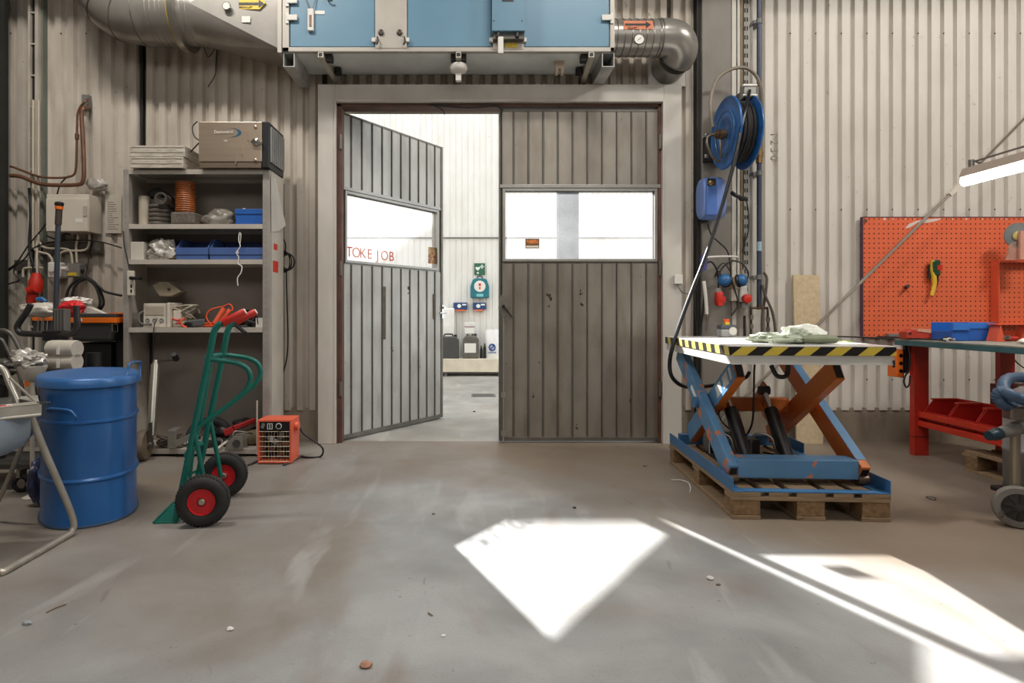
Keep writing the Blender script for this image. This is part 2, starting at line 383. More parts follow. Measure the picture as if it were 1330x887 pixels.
def leaf(name, label, loc, rz, width, wx0, wx1, wz0, wz1, sheet):
    """a leaf in its own axes: x along the leaf from the hinge, y=0 the room face, z up"""
    d = thing(name, label, None, loc, rz, kind='structure')
    z0, z1 = .015, 2.775
    m = MB(True)
    for a, b, c, e in ((0, width, z0, wz0), (0, width, wz1, z1), (0, wx0, wz0, wz1), (wx1, width, wz0, wz1)):
        m.box(a, b, .006, .05, c, e)
    m.build('core_panel', sheet, d)
    m = MB(True); n = 11; ps = width / n                # folded panels with a raised seam between each
    for i in range(n):
        a, b = i*ps + .006, (i+1)*ps - .006
        for c, e in ((z0+.03, wz0-.035), (wz1+.045, z1-.01)):
            m.box(a, b, -.004, .006, c, e)
    m.build('panel_boards', sheet, d, bevel=.003)
    m = MB(True)
    for i in range(1, n):
        a = i*ps
        for c, e in ((z0+.03, wz0-.035), (wz1+.045, z1-.01)): m.box(a-.004, a+.004, -.014, .006, c, e)
    m.build('panel_seams', BAND, d)
    m = MB(True); m.box(0, .03, -.012, .052, z0, z1).box(width-.03, width, -.012, .052, z0, z1).box(.03, width-.03, -.012, .052, z0, z0+.035).box(.03, width-.03, -.008, .052, z1-.02, z1)
    m.build('edge_frame', BAND, d, bevel=.002)
    m = MB(True); f = .022
    m.box(wx0-f, wx0, -.018, .055, wz0-f, wz1+f).box(wx1, wx1+f, -.018, .055, wz0-f, wz1+f).box(wx0, wx1, -.018, .055, wz0-f, wz0).box(wx0, wx1, -.018, .055, wz1, wz1+f)
    m.box(wx0-.045, wx1+.045, -.024, .004, wz1+f+.002, wz1+f+.03)
    fr = m.build('window_frame', ALU, d, bevel=.002)
    MB(True).add([(wx0, .02, wz0), (wx1, .02, wz0), (wx1, .02, wz1), (wx0, .02, wz1)], [(0, 1, 2, 3)]).build('window_pane', PANE, fr)
    return d
WZ0, WZ1 = 1.53, 2.095
dr = leaf('door_1', 'closed grey right leaf of the double door with hazy window', (.250, 5.005, 0), 0, 1.352, .052, 1.295, WZ0, WZ1, BROWN_DOOR)
ang = math.atan2(1.133, .831)
dl = leaf('door_2', 'grey left leaf of the double door, swung open into the yard', (-1.085, 5.045, 0), ang, LW, .07, 1.275, WZ0, WZ1, GALV_DOOR)
# right leaf: espagnolette plate, handle, rods; sticker on the pane
m = MB(True); m.prism([(.003, -.014, 1.20), (.03, -.014, 1.235), (.055, -.014, 1.235), (.075, -.014, 1.15), (.072, -.014, 1.10), (.05, -.014, 1.035), (.028, -.014, 1.035), (-.006, -.014, 1.12)], (0, -.012, 0))
pl = m.build('latch_plate', M('worn_steel', (138, 134, 126), .4, .7, .3, 20), dr, bevel=.002)
MB(True).cyl((.036, -.02, 1.135), (.036, -.045, 1.135), .014).bar((.034, -.045, 1.14), (.105, -.06, 1.045), .02, .012).build('latch_handle', DARKST, pl)
MB(True).cyl((.036, -.026, .02), (.036, -.026, 1.04), .008, n=10).box(.02, .052, -.03, -.01, .38, .42).box(.02, .052, -.03, -.01, .06, .1).build('bolt_rod', ALU, dr)
MB(True).cyl((.02, -.012, 1.23), (.02, -.012, 2.75), .006, n=8).build('bolt_rod', DARKST, dr)
st = MB(True).box(.222, .338, .012, .017, 1.62, 1.70).build('sticker', M('sticker_brown', (120, 84, 48), .5, 0, .3, 40), dr)
MB(True).box(.228, .332, .0105, .012, 1.626, 1.643).build('sticker_text_band', M('sticker_white', (228, 220, 200), .5), st)
MB(True).box(.232, .328, .0105, .012, 1.658, 1.69).build('sticker_picture', M('sticker_orange', (206, 120, 62), .5, 0, .6, 60), st)
# left leaf: lever handle, pull recesses, sticker, faded transfer letters
m = MB(True); m.box(1.345, 1.385, -.02, -.012, 1.02, 1.16)
h = m.build('lock_plate', CHROME, dl, bevel=.003)
MB(True).cyl((1.365, -.02, 1.08), (1.365, -.06, 1.08), .009, n=10).tube([(1.365, -.06, 1.08), (1.33, -.062, 1.08), (1.26, -.06, 1.078)], .009).build('lever_handle', CHROME, h)
MB(True).cyl((1.365, -.02, 1.135), (1.365, -.04, 1.135), .014).build('lock_cylinder', CHROME, h)
MB(True).box(.50, .535, -.016, -.008, .84, 1.32).box(1.22, 1.25, -.016, -.008, 1.02, 1.27).build('worn_bare_strips', M('rust_strip', (92, 80, 68), .6, .2, .3, 20), dl)
MB(True).box(1.17, 1.285, .010, .016, 1.575, 1.74).build('sticker', M('notice_sticker', (176, 150, 96), .5, 0, .6, 26, wscale=30, col2=(150, 44, 34), thr=.52), dl)
LET_R = M('faded_red_letters', (196, 60, 50), .6); LET_P = M('worn_pink_letters', (214, 140, 124), .6)
for chx, xx, mt in (('T', .12, LET_R), ('O', .20, LET_P), ('K', .28, LET_P), ('E', .36, LET_P), ('J', .46, LET_P), ('O', .55, LET_P), ('B', .64, LET_R)):
    MB(True).text(chx, .125, Matrix.Translation((xx, .014, 1.60)) @ Matrix.Rotation(R(90), 4, 'X'), .001).build('transfer_letter', mt, dl)
MARK = M('dark_scuff', (52, 44, 38), .7)
rnd = random.Random(17)
def scuffs(d, spots):
    m = MB(True)
    for x, z, r_ in spots:
        for k in range(4):
            cx_, cz_ = x + rnd.uniform(-1, 1)*r_, z + rnd.uniform(-1.6, 1.6)*r_; q = r_*rnd.uniform(.25, .7)
            m.prism([(cx_ + q*math.cos(t)*rnd.uniform(.6, 1.2), -.0045, cz_ + 1.5*q*math.sin(t)*rnd.uniform(.6, 1.2)) for t in [R(60*j) for j in range(6)]], (0, -.0004, 0))
    m.build('scuff_marks', MARK, d)
scuffs(dr, [(X(px, 5.0)-.25, Z(py, 5.0), r_) for px, py, r_ in ((713, 387, .02), (712, 398, .01), (755.6, 380, .012), (756, 394, .016), (693, 514, .012), (749, 554, .012), (700, 470, .006), (820, 520, .01))])
scuffs(dl, [(.86, 1.30, .022), (.63, .74, .014), (1.02, .55, .008)])
# hinges on the casing
for zz in (.45, 1.45, 2.5):
    MB().cyl((DX0+.035, 4.985, zz-.06), (DX0+.035, 4.985, zz+.06), .012, n=12).build('hinge', BAND, dl)
    MB().cyl((DX1-.02, 4.975, zz-.06), (DX1-.02, 4.975, zz+.06), .012, n=12).build('hinge', BAND, dr)
MB().tube([(-.32, 4.97, 2.80), (.0, 4.96, 2.775), (.22, 4.965, 2.79), (.28, 4.96, 2.75)], .007).tube([(-.3, 4.97, 2.80), (-.22, 4.96, 2.76), (-.2, 4.96, 2.72)], .005).build(
    'cable', BLACKC, label='black cable sagging under the door lintel', cat='cable')

# ------------------------------------------------------------------ the yard outside
OY = 10.6
oc = MB().box(-7, 8, OY+.03, OY+.4, 0, 4.97)
ow = struct(oc, 'wall_opposite', M('outer_core', (180, 176, 166), .8), label='white corrugated wall across the yard')
corrugated(MB(), -7, 8, .0, 4.97, OY, .105, .012, .22).build('cladding', WALL_O, ow)
MB().cyl((-3, OY-.02, Z(309, OY)), (5, OY-.02, Z(309, OY)), .012, n=8).build('conduit', GREYP, ow)
s = thing('low_bench', 'low cream bench along the far wall across the yard', 'bench', (.2, 10.4, 0))
MB().box(-1.8, 2.2, 10.2, 10.55, .07, .30).build('bench_board', M('cream_timber', (214, 204, 184), .7, 0, .15, 6), s, bevel=.01)
for x in (-1.5, -.42, .5, 1.5): MB().box(x, x+.05, 10.25, 10.5, 0, .07).build('foot', GREYP, s)
def yard(px0, px1, py0, py1, y): return X(px0, y), X(px1, y), Z(py1, y), Z(py0, y)
x0, x1, z0, z1 = yard(616, 630, 342, 357, OY)
s = thing('safety_sign', 'small green square sign with heart and cross above the first aid case', 'sign', ((x0+x1)/2, OY, z0))
MB().box(x0, x1, OY-.025, OY-.005, z0, z1).build('sign_plate', M('sign_green', (42, 98, 74), .5), s)
wt = M('sign_white', (226, 236, 230), .5)
cx, cz = x0+.135, z1-.06
MB().box(cx-.035, cx+.035, OY-.028, OY-.025, cz-.01, cz+.01).box(cx-.01, cx+.01, OY-.028, OY-.025, cz-.035, cz+.035).build('cross_symbol', wt, s)
hp = []
for i in range(24):
    t = 2*math.pi*i/24; hp.append((x0+.062 + .0032*16*math.sin(t)**3*.8, OY-.0255, z0+.11 + .0032*(13*math.cos(t)-5*math.cos(2*t)-2*math.cos(3*t)-math.cos(4*t))*.8))
MB().prism(hp, (0, -.003, 0)).box(x0+.045, x0+.08, OY-.028, OY-.0255, z0+.02, z0+.045).build('heart_symbol', wt, s)
x0, x1, z0, z1 = yard(611, 635, 362, 387, OY)
s = thing('defibrillator_case', 'teal first aid case with round white emblem on the far wall', 'first aid case', ((x0+x1)/2, OY, z0))
m = MB(); m.prism([(x0, OY-.12, z0), (x1, OY-.12, z0), (x1, OY-.12, z0+.2), (x1-.04, OY-.12, z1-.02), (x1-.08, OY-.12, z1), (x0+.08, OY-.12, z1), (x0+.04, OY-.12, z1-.02), (x0, OY-.12, z0+.2)], (0, .11, 0))
m.build('case_body', M('teal_case', (28, 112, 124), .45), s, bevel=.012)
c = Vector(((x0+x1)/2, OY-.121, z0+.2)); MB().lathe([(.1, 0), (.095, .008)], c, (0,-1,0)).build('round_emblem', TAPE_W, s)
MB().box(c.x-.02, c.x+.02, OY-.133, OY-.13, c.z+.01, c.z+.05).box(c.x-.012, c.x+.012, OY-.133, OY-.13, c.z-.05, c.z-.01).build('emblem_mark', REDP, s)
MB().box(c.x-.06, c.x+.06, OY-.127, OY-.12, z0+.02, z0+.07).build('case_label', M('pale_teal', (120, 190, 196), .5), s)
MB().tube([(c.x-.05, OY-.05, z1), (c.x-.03, OY-.05, z1+.04), (c.x+.03, OY-.05, z1+.04), (c.x+.05, OY-.05, z1)], .01).build('handle', BLACKP, s)
NAVY = M('navy_plastic', (40, 66, 112), .45)
for i, (a, b, lab) in enumerate(((589, 607, 'left'), (614, 631, 'right'))):
    x0, x1, z0, z1 = yard(a, b, 393, 402, OY)
    s = thing('plaster_dispenser', f'navy plaster dispenser below the first aid case, the {lab} one of the pair', 'dispenser', ((x0+x1)/2, OY, z0), group='plaster dispensers on the far wall')
    MB().box(x0, x1, OY-.09, OY-.005, z0, z1).build('dispenser_body', NAVY, s, bevel=.01)
    MB().lathe([(.035, 0), (.03, .006)], ((x0+x1)/2-.02, OY-.09, (z0+z1)/2), (0,-1,0), 16).box(x1-.09, x1-.02, OY-.094, OY-.09, z1-.05, z1-.025).build('dispenser_print', wt, s)
    MB().box(x0+.03, x1-.04, OY-.085, OY-.01, z0-.025, z0).build('orange_flap', M('flap_orange', (222, 110, 70), .5), s)
def jerrycan(px0, px1, py0, py1, y, mat, label, dep=.22, cap=None, group=None):
    x0, x1, z0, z1 = yard(px0, px1, py0, py1, y); z0 = .30
    s = thing('jerrycan', label, 'jerrycan', ((x0+x1)/2, y+dep/2, z0), group=group)
    m = MB(); m.prism([(x0, y, z0), (x1, y, z0), (x1, y, z1-.06), (x1-.05, y, z1), (x0+.05, y, z1), (x0, y, z1-.06)], (0, dep, 0)); m.build('can_body', mat, s, bevel=.02)
    MB().tube([(x0+.07, y+dep/2, z1-.005), (x0+.09, y+dep/2, z1+.035), (x1-.12, y+dep/2, z1+.035), (x1-.1, y+dep/2, z1-.005)], .014).build('carry_handle', mat, s)
    MB().cyl((x1-.06, y+dep/2, z1-.03), (x1-.06, y+dep/2, z1+.03), .025, n=14).build('screw_cap', cap or BLACKP, s)
    return s, x0, x1, z0, z1
DG = M('dark_grey_can', (70, 70, 68), .5)
jerrycan(571, 596, 437, 464, 10.22, DG, 'dark grey jerrycan at the left end of the far plinth', .14)
x0, x1, z0, z1 = yard(570, 590, 400, 464, 10.40)
s = thing('white_canister', 'tall white canister behind the left dark jerrycan', 'canister', ((x0+x1)/2, 10.47, .3))
MB().box(x0, x1, 10.40, 10.54, .3, z1).build('canister_body', M('milky_plastic', (232, 230, 224), .5), s, bevel=.02)
MB().cyl((x0+.06, 10.47, z1), (x0+.06, 10.47, z1+.03), .03).build('canister_cap', WHITEP, s)
s, x0, x1, z0, z1 = jerrycan(601, 622, 436, 464, 10.22, M('smoky_can', (98, 94, 86), .4, 0, .3, 9), 'smoky jerrycan with a white label carrying a white tub', .24)
MB().box(x0+.03, x1-.05, 10.214, 10.22, z0+.1, z0+.26).build('can_label', TAPE_W, s)
x0, x1, _, z1 = yard(603, 617, 419, 433, 10.24)
s = thing('white_tub', 'white lidded tub standing on the smoky jerrycan across the yard', 'tub', ((x0+x1)/2, 10.34, .3+.40))
zt = Z(436, 10.22)+.03
MB().lathe([(.075, 0), (.085, .005), (.088, z1-zt-.025)], ((x0+x1)/2, 10.34, zt)).build('tub_body', TAPE_W, s)
MB().lathe([(.094, 0), (.094, .025), (.085, .03)], ((x0+x1)/2, 10.34, z1-.028)).build('tub_lid', TAPE_W, s)
MB().lathe([(.0885, 0), (.0885, .02)], ((x0+x1)/2, 10.34, zt+.11), cap=False).build('tub_print', M('print_mauve', (150, 110, 130), .5), s)
for a, b, t_, lab in ((623.5, 627, 449, 'left'), (627.5, 631, 446, 'right')):
    x0, x1, z0, z1 = yard(a, b, t_, 464, 10.3); r_ = (x1-x0)/2
    MB().lathe([(r_, 0), (r_, (z1-.3)*.7), (r_*.45, (z1-.3)*.85), (r_*.45, z1-.3)], ((x0+x1)/2, 10.3, .3)).build('bottle', BLACKP, label=f'small dark bottle between jerrycan and white drum, the {lab} of two', cat='bottle', group='dark bottles on the far plinth')
x0, x1, z0, z1 = yard(631, 649, 428, 464, 10.22); cx = (x0+x1)/2
s = thing('white_drum', 'white drum with a round blue swirl emblem beside the right door leaf', 'drum', (cx, 10.36, .3))
MB().lathe([(.12, 0), (.125, .01), (.125, z1-.33), (.115, z1-.32), (.115, z1-.3)], (cx, 10.36, .3)).build('drum_body', M('drum_white', (230, 230, 226), .45), s)
bl = M('emblem_blue', (44, 84, 150), .5)
m = MB()
for sgn in (1, -1):
    m.tube([(cx-.01 + sgn*.05*math.cos(t)*(1), 10.232-.002*0, .49 + sgn*.055*math.sin(t)) for t in [R(a) for a in range(-60, 181, 30)]], .012, 6, 2)
    m.tube([(cx-.01 + sgn*.022*math.cos(t)-0, 10.228, .49 + sgn*(.02+.018*math.sin(t))) for t in [R(a) for a in range(-90, 91, 45)]], .009, 6, 2)
m.build('swirl_emblem', bl, s)
MB().box(cx-.08, cx+.06, 10.232, 10.24, .395, .408).build('drum_print', bl, s)
x0, x1 = X(612, 8.0), X(643, 8.0)
m = MB().box(x0-.0, x1, 7.70, 8.0, -.005, .004)
s = m.build('drain_grate', M('grate_grey', (120, 118, 112), .6, .4), label='small steel drain grate in the yard floor', cat='drain')
m = MB()
for i in range(12): m.box(x0+.02+i*(x1-x0-.04)/12, x0+.032+i*(x1-x0-.04)/12, 7.73, 7.97, .004, .006)
m.build('grate_slots', DARKST, s)
MB().box(X(726, 7.2), X(752, 7.2), 7.2, 7.4, 0, 2.7).build('yard_post', M('yard_post_grey', (70, 82, 96), .6), bevel=.01, label='blurred grey post seen through the hazy right window', cat='post')

# ================================================================== ventilation unit over the door
UB, UY = 3.077, 4.60                                    # underside height, front face
ux0, ux1 = X(367, UY), X(798, UY)
UBL = M('unit_blue_paint', (98, 136, 158), .4, 0, .06, 3)
UFR = M('unit_frame_grey', (176, 170, 160), .45, .2, .1, 5)
u = thing('ventilation_unit', 'blue and grey air handling unit mounted above the double doors', 'ventilation unit', ((ux0+ux1)/2, 4.8, UB))
MB().box(ux0+.01, ux1-.01, UY+.02, 5.04, UB+.005, 4.0).build('housing', M('unit_underside_zinc', (214, 217, 213), .5, 0, .2, 3), u)
m = MB()
fz = Z(62, UY)
for a, b in ((367, 376), (792, 798)): m.box(X(a, UY), X(b, UY), UY-.012, UY+.03, UB, 4.0)
m.box(ux0, ux1, UY-.012, UY+.03, UB, fz)
m.box(ux0, ux1, UY-.012, UY+.03, 3.96, 4.0)
m.build('corner_frame', UFR, u, bevel=.004)
def upanel(a, b, name, mat, pr=.0, z0=None): return MB().box(X(a, UY), X(b, UY), UY-.004-pr, UY+.02, z0 or fz+.006, 3.955).build(name, mat, u, bevel=.004)
upanel(377, 487, 'access_door', UBL); upanel(529, 638, 'access_door', UBL); upanel(680, 791, 'access_door', UBL)
cp = upanel(487.6, 528.6, 'centre_plate', UFR, .012, Z(64, UY))
for px in (495, 519):
    k = MB().lathe([(.022, 0), (.022, .01), (.012, .014)], P(px, 42.5, UY-.016), (0,-1,0), 20).build('lock_boss', M('lock_dark', (74, 70, 64), .4, .6), cp)
    MB().lathe([(.009, 0), (.007, .006)], P(px, 42.5, UY-.030), (0,-1,0), 10).build('lock_core', CHROME, k)
for px in (486, 529.5, 638, 681):                       # latch keepers along the bottom edge
    MB().box(X(px-2.5, UY), X(px+2.5, UY), UY-.03, UY-.004, Z(56, UY), Z(51, UY)).build('latch', WHITEP, u)
for px in (490, 525): MB().tube([P(px, 48, UY-.03), P(px+1, 53, UY-.04), P(px-1, 58, UY-.035)], .006).build('latch_hook', DARKST, u)
for px, py, sg in ((374, 24, 1), (374, 2, 1), (794, 24, -1)):
    MB().box(X(px-2, UY), X(px+2, UY), UY-.022, UY-.012, Z(py+8, UY), Z(py-6, UY)).box(min(X(px, UY), X(px+13*sg, UY)), max(X(px, UY), X(px+13*sg, UY)), UY-.028, UY-.012, Z(py+4, UY), Z(py-3, UY)).build('hinge', WHITEP, u, bevel=.002)
# filter gauge strip with two thin hoses and a tag
g = MB().box(X(400.5, UY), X(408.5, UY), UY-.03, UY-.004, Z(42, UY), Z(13, UY)).build('pressure_gauge', WHITEP, u, bevel=.006)
MB().box(X(403, UY), X(406, UY), UY-.033, UY-.03, Z(37, UY), Z(22, UY)).build('gauge_scale', M('gauge_brown', (130, 104, 84), .5, 0, .5, 60), g)
MB().box(X(409, UY), X(422, UY), UY-.008, UY-.004, Z(19, UY), Z(14.5, UY)).build('name_tag', TAPE_W, g)
for dx, ex in ((-6, -12), (5, 8)): MB().tube([P(404+dx*.3, 14, UY-.02), P(404+dx*.6, 8, UY-.025), P(404+dx, 1, UY-.02), P(404+ex, -12, UY-.01)], .004, 6).build('gauge_hose', GREYP, g)
MB().tube([P(424, -3, UY-.02), P(428, 1, UY-.03), P(432, 0, UY-.03)], .006, 6).build('door_latch_end', DARKST, u)
# control box
c = MB().box(X(638.5, UY), X(680.5, UY), UY-.10, UY-.012, Z(40, UY-.1), 3.7).build('control_box', M('control_blue', (92, 128, 150), .4, 0, .06, 3), u, bevel=.004)
MB().box(X(652, UY-.1), X(667, UY-.1), UY-.103, UY-.10, Z(2, UY-.1), Z(-8, UY-.1)).build('display', BLACKP, c)
for px in (641.5, 678): MB().lathe([(.007, 0), (.005, .004)], P(px, 27, UY-.10), (0,-1,0), 10).build('screw', CHROME, c)
MB().box(X(640, UY), X(680, UY), UY-.07, UY-.012, Z(52, UY-.05), Z(39.5, UY-.05)).build('cable_gland_box', M('gland_grey', (92, 90, 84), .5, .3, .3, 30), c)
for px in (647, 672): MB().cyl(P(px, 48, UY-.08), P(px, 40, UY-.08), .014, n=12).build('cable_gland', BLACKP, c)
MB().box(X(646, UY), X(653, UY), UY-.10, UY-.06, Z(69, UY-.1), Z(47, UY-.1)).build('white_connector', WHITEP, c, bevel=.006)
MB().box(X(655.5, UY), X(672, UY), UY-.018, UY-.012, Z(63, UY), Z(57, UY)).build('yellow_label', M('label_yellow', (214, 184, 54), .5, 0, .35, 60), u)
MB().box(X(640, UY), X(680, UY), UY-.016, UY-.010, Z(65, UY), Z(52, UY)).build('gland_plate', UFR, u)
MB().box(X(720, 4.8), X(732, 4.8), 4.76, 4.80, UB-.06, UB+.01).box(X(721, 4.8), X(724, 4.8), 4.76, 4.8, UB-.10, UB-.06).box(X(728, 4.8), X(731, 4.8), 4.76, 4.8, UB-.10, UB-.06).build('drain_outlet', M('drain_cream', (190, 170, 150), .5), u)
# hollow steel carriers under the unit
def hollow(x0, x1, y0, y1, z0, z1, t, name, mat, parent=None, **k):
    m = MB(); m.box(x0, x1, y0, y1, z0, z0+t).box(x0, x1, y0, y1, z1-t, z1).box(x0, x0+t, y0, y1, z0+t, z1-t).box(x1-t, x1, y0, y1, z0+t, z1-t)
    return m.build(name, mat, parent, **k)
for a, b, lab in ((368, 382.5, 'left end'), (782, 798, 'right end')):
    zz = UB-.112
    hollow(X(a, UY), X(b, UY), UY, 5.035, zz, UB-.001, .006, 'support_beam', GALV, label=f'galvanised square steel beam under the {lab} of the blue unit', cat='beam', group='square carriers under the ventilation unit')
for a, b, c2, lab in ((412.5, 420.5, 440, 'left'), (764, 772, 754, 'right')):
    zz = UB-.002
    s = thing('support_rail', f'narrow slanting channel under the blue unit, the {lab} of the outer pair', 'rail', (X((a+b)/2, UY), UY, zz-.05), group='narrow rails under the ventilation unit')
    xa = X((a+b)/2, UY-.01); xb = X(c2-3 if lab == 'left' else c2+3, 5.03)
    MB().bar((xa, UY-.015, zz-.022), (xb, 5.03, zz-.05), .04, .04).build('rail_channel', M('rail_cream', (186, 178, 164), .45, .3, .1), s)
    MB().box(xa-.014, xa+.014, UY-.018, UY-.0155, zz-.036, zz-.008).build('open_end', BLACKP, s)
    for q, yy in ((1, 4.66), (1, 4.9)):
        sg = 1 if lab == 'left' else -1; xm = xa + (xb-xa)*(yy-UY)/.43
        MB().box(min(xm+sg*.025, xm+sg*.075), max(xm+sg*.025, xm+sg*.075), yy-.03, yy+.03, zz-.05, zz+.004).build('rubber_pad', RUBBER, s, bevel=.005)
xm = X(595.5, UY)
s = thing('support_rail', 'middle narrow channel under the blue unit with black rubber pads', 'rail', (xm, UY, UB-.05), group='narrow rails under the ventilation unit')
MB().box(xm-.02, xm+.02, UY-.015, 5.03, UB-.046, UB-.002).build('rail_channel', MATS['rail_cream'], s)
MB().box(xm-.014, xm+.014, UY-.018, UY-.0155, UB-.036, UB-.012).build('open_end', BLACKP, s)
for sg in (-1, 1): MB().box(min(xm+sg*.022, xm+sg*.06), max(xm+sg*.022, xm+sg*.06), 4.63, 4.70, UB-.05, UB+.004).build('rubber_pad', RUBBER, s, bevel=.005)
c = P(595.5, 91, 4.70)
s = thing('siren_dome', 'small white dome sensor under the middle of the blue unit', 'sensor', c)
MB().lathe([(.03, .055), (.064, .04), (.072, .012), (.06, -.012), (.03, -.028), (.004, -.03)], c).build('dome', WHITEP, s)
MB().box(c.x-.022, c.x+.022, 4.68, 4.72, c.z-.09, c.z-.02).build('sensor_neck', WHITEP, s, bevel=.006)
MB().cyl(c + Vector((0, 0, .04)), c + Vector((0, 0, UB-.047-c.z)), .03).build('mounting_box', DARKST, s)

# ducts
def arc(c, a, b, r, t0, t1, n): return [Vector(c) + Vector(a)*r*math.cos(t0+(t1-t0)*i/n) + Vector(b)*r*math.sin(t0+(t1-t0)*i/n) for i in range(n+1)]
DYc, DR = 4.76, .215
dz = Z(55, DYc-.03) + DR
d = thing('supply_duct', 'large round zinc duct with elbow left of the blue unit', 'duct', (X(215, DYc), DYc, dz-DR))
xa = X(188, DYc)                                        # straight run starts
path = [Vector((xa-.36, DYc, dz+.9)), Vector((xa-.36, DYc, dz+.36))]
el = [Vector((xa - .36*math.sin(t), DYc, dz+.36 - .36*math.cos(t))) for t in [R(a) for a in (90, 67.5, 45, 22.5, 0)]]
m = MB(); m.tube([path[0], el[0]], DR, 36, 1); m.build('riser', DUCT, d)
MB().tube(el[:-1] + [el[-1], el[-1] + Vector((.03, 0, 0))], DR+.001, 36, 3, cap=False).build('elbow', DUCT, d)
for i in range(1, 5):
    t = (el[min(i+1, 4)] - el[i-1]).normalized() if i < 4 else Vector((1,0,0))
    MB().torus(el[i], t, DR+.002, .005, 40, 6).build('elbow_seam', M('seam_zinc', (128, 124, 116), .35, .8), d)
xb = X(262, DYc)
MB().tube([(xa, DYc, dz), (xb, DYc, dz)], DR, 36, 1, cap=False).build('straight_pipe', DUCT, d)
m = MB()
for px in (206, 212, 219, 225, 249, 256): m.torus((X(px, DYc), DYc, dz), (1, 0, .0), DR+.001, .004, 40, 6)
m.build('pipe_ribs', DUCT, d)
f = X(237, DYc)
m = MB(); m.lathe([(DR, -.0), (DR+.05, 0), (DR+.05, .045), (DR, .045)], (f, DYc, dz), (1,0,0), 40).build('clamp_ring', M('clamp_zinc', (172, 168, 160), .28, .85), d)
MB().torus((f-.006, DYc, dz), (1,0,0), DR+.040, .006, 40, 6).build('yellow_gasket', M('gasket_yellow', (180, 150, 40), .6), d)
# transition from the round pipe to the side of the unit
n = 40; r0, r1 = [], []
xe = ux0-.012; y0, y1, z0, z1 = UY+.0, 5.02, UB+.02, 3.90
cxr, czr = (y0+y1)/2, (z0+z1)/2
for i in range(n):
    t = 2*math.pi*i/n + math.pi/4; cy, sz = math.cos(t), math.sin(t)
    r0.append(Vector((xb, DYc + DR*cy, dz + DR*sz))); k = 1/max(abs(cy), abs(sz))
    r1.append(Vector((xe, cxr + (y1-y0)/2*cy*k, czr + (z1-z0)/2*sz*k)))
cor = [Vector((xe, b_, c_)) for b_, c_ in ((y1, z1), (y0, z1), (y0, z0), (y1, z0))]
tm = MB(); q = n//4; rr0 = [Vector((xb, DYc + DR*math.cos(t), dz + DR*math.sin(t))) for t in [2*math.pi*i/n for i in range(n)]]
for k in range(4):                                       # a fan of creases into each corner and a flat triangle between corners
    seg = [rr0[(k*q+i) % n] for i in range(q+1)]
    tm.add([cor[k]] + seg, [(0, i, i+1) for i in range(1, q+1)], True)
    tm.add([seg[-1], cor[k], cor[(k+1) % 4]], [(0, 1, 2)])
tr = tm.build('transition_piece', DUCT, d)
MB().box(xe-.02, xe+.01, y0-.02, y1, z0-.03, z1).build('end_flange', UFR, d)
def ftrans(px, py): return P(px, py, UY+.09)
def tr_y(px): return (DYc-DR) + (UY - (DYc-DR))*(X(px, 4.58)-xb)/(xe-xb)
gy = 4.55
c = P(295, 9, gy); MB().lathe([(.024, -.04), (.024, 0), (.032, .002), (.032, .014), (.028, .016)], c, (0,-1,0), 24).build('thermometer', CHROME, d)
MB().lathe([(.027, .0165), (.027, .018)], c, (0,-1,0), 24).build('thermometer_face', TAPE_W, d)
SY = M('sign_yellow', (222, 190, 66), .5, 0, .06)
y = 4.575
MB().prism([P(308, 12, y), P(337, 12, y), P(345, 3, y), P(337, -6, y), P(308, -6, y)], (0, .004, 0)).build('flow_sign', SY, d)
MB().prism([P(310, 6.5, y-.002), P(336, 6.5, y-.002), P(336, 10, y-.002), P(343, 4.6, y-.002), P(336, -.5, y-.002), P(336, 3.2, y-.002), P(310, 3.2, y-.002)], (0, .002, 0)).build('arrow', BLACKP, d)
MB().text('FRÅNLUFT', .021, facing(P(319, 9.6, y-.002))).build('sign_text', BLACKP, d)
MB().box(X(314, 4.57), X(325, 4.57), 4.57, 4.574, Z(29, 4.57), Z(21, 4.57)).build('paper_label', TAPE_W, d)

Y0 = 4.76
rc = .139; z_ = Z(46, Y0-.05)
d = thing('exhaust_duct', 'round zinc duct with elbow into the wall right of the blue unit', 'duct', (X(840, Y0), Y0, z_-rc))
xs, xk = ux1+.002, X(856, Y0)
MB().tube([(xs, Y0, z_), (xk, Y0, z_)], rc, 32, 1, cap=False).build('straight_pipe', DUCT, d)
m = MB()
for i in range(7): m.torus((xs+.03+i*(xk-xs-.03)/6.5, Y0, z_), (1, .04, 0), rc+.0005, .004, 36, 6)
m.build('pipe_ribs', MATS['seam_zinc'], d)
pe = P(868, 84, 4.99)
mid = Vector((pe.x+.035, (Y0+5.0)/2-.03, (z_+pe.z)/2+.005))
cen = [Vector((xk, Y0, z_)), Vector((xk+.06, Y0-.004, z_+.0)), Vector((xk+.12, Y0+.0, z_-.012)), Vector((xk+.165, Y0+.03, z_-.045)), Vector((xk+.18, Y0+.075, z_-.085)), Vector((xk+.165, Y0+.12, z_-.115))]
MB().tube(cen, rc+.004, 32, 4, cap=False).build('elbow', DUCT, d)
MB().torus(cen[0], (1,0,0), rc+.004, .005, 36, 6).torus(cen[-1], cen[-1]-cen[-2], rc+.004, .005, 36, 6).build('elbow_seam', MATS['seam_zinc'], d)
MB().tube([cen[-1], pe + Vector((0, .05, -.02))], rc-.006, 32, 1).build('wall_pipe', DUCT, d)
MB().box(X(842, 5.03), X(890, 5.03), 5.025, 5.045, Z(112, 5.03), Z(56, 5.03)).build('wall_flange', WHITEP, d)
y = Y0-rc-.004
MB().box(X(810, y), X(848, y), y, y+.05, Z(38, y), Z(27, y)).build('flow_sign', M('sign_orange', (206, 122, 84), .5, 0, .25, 30), d)
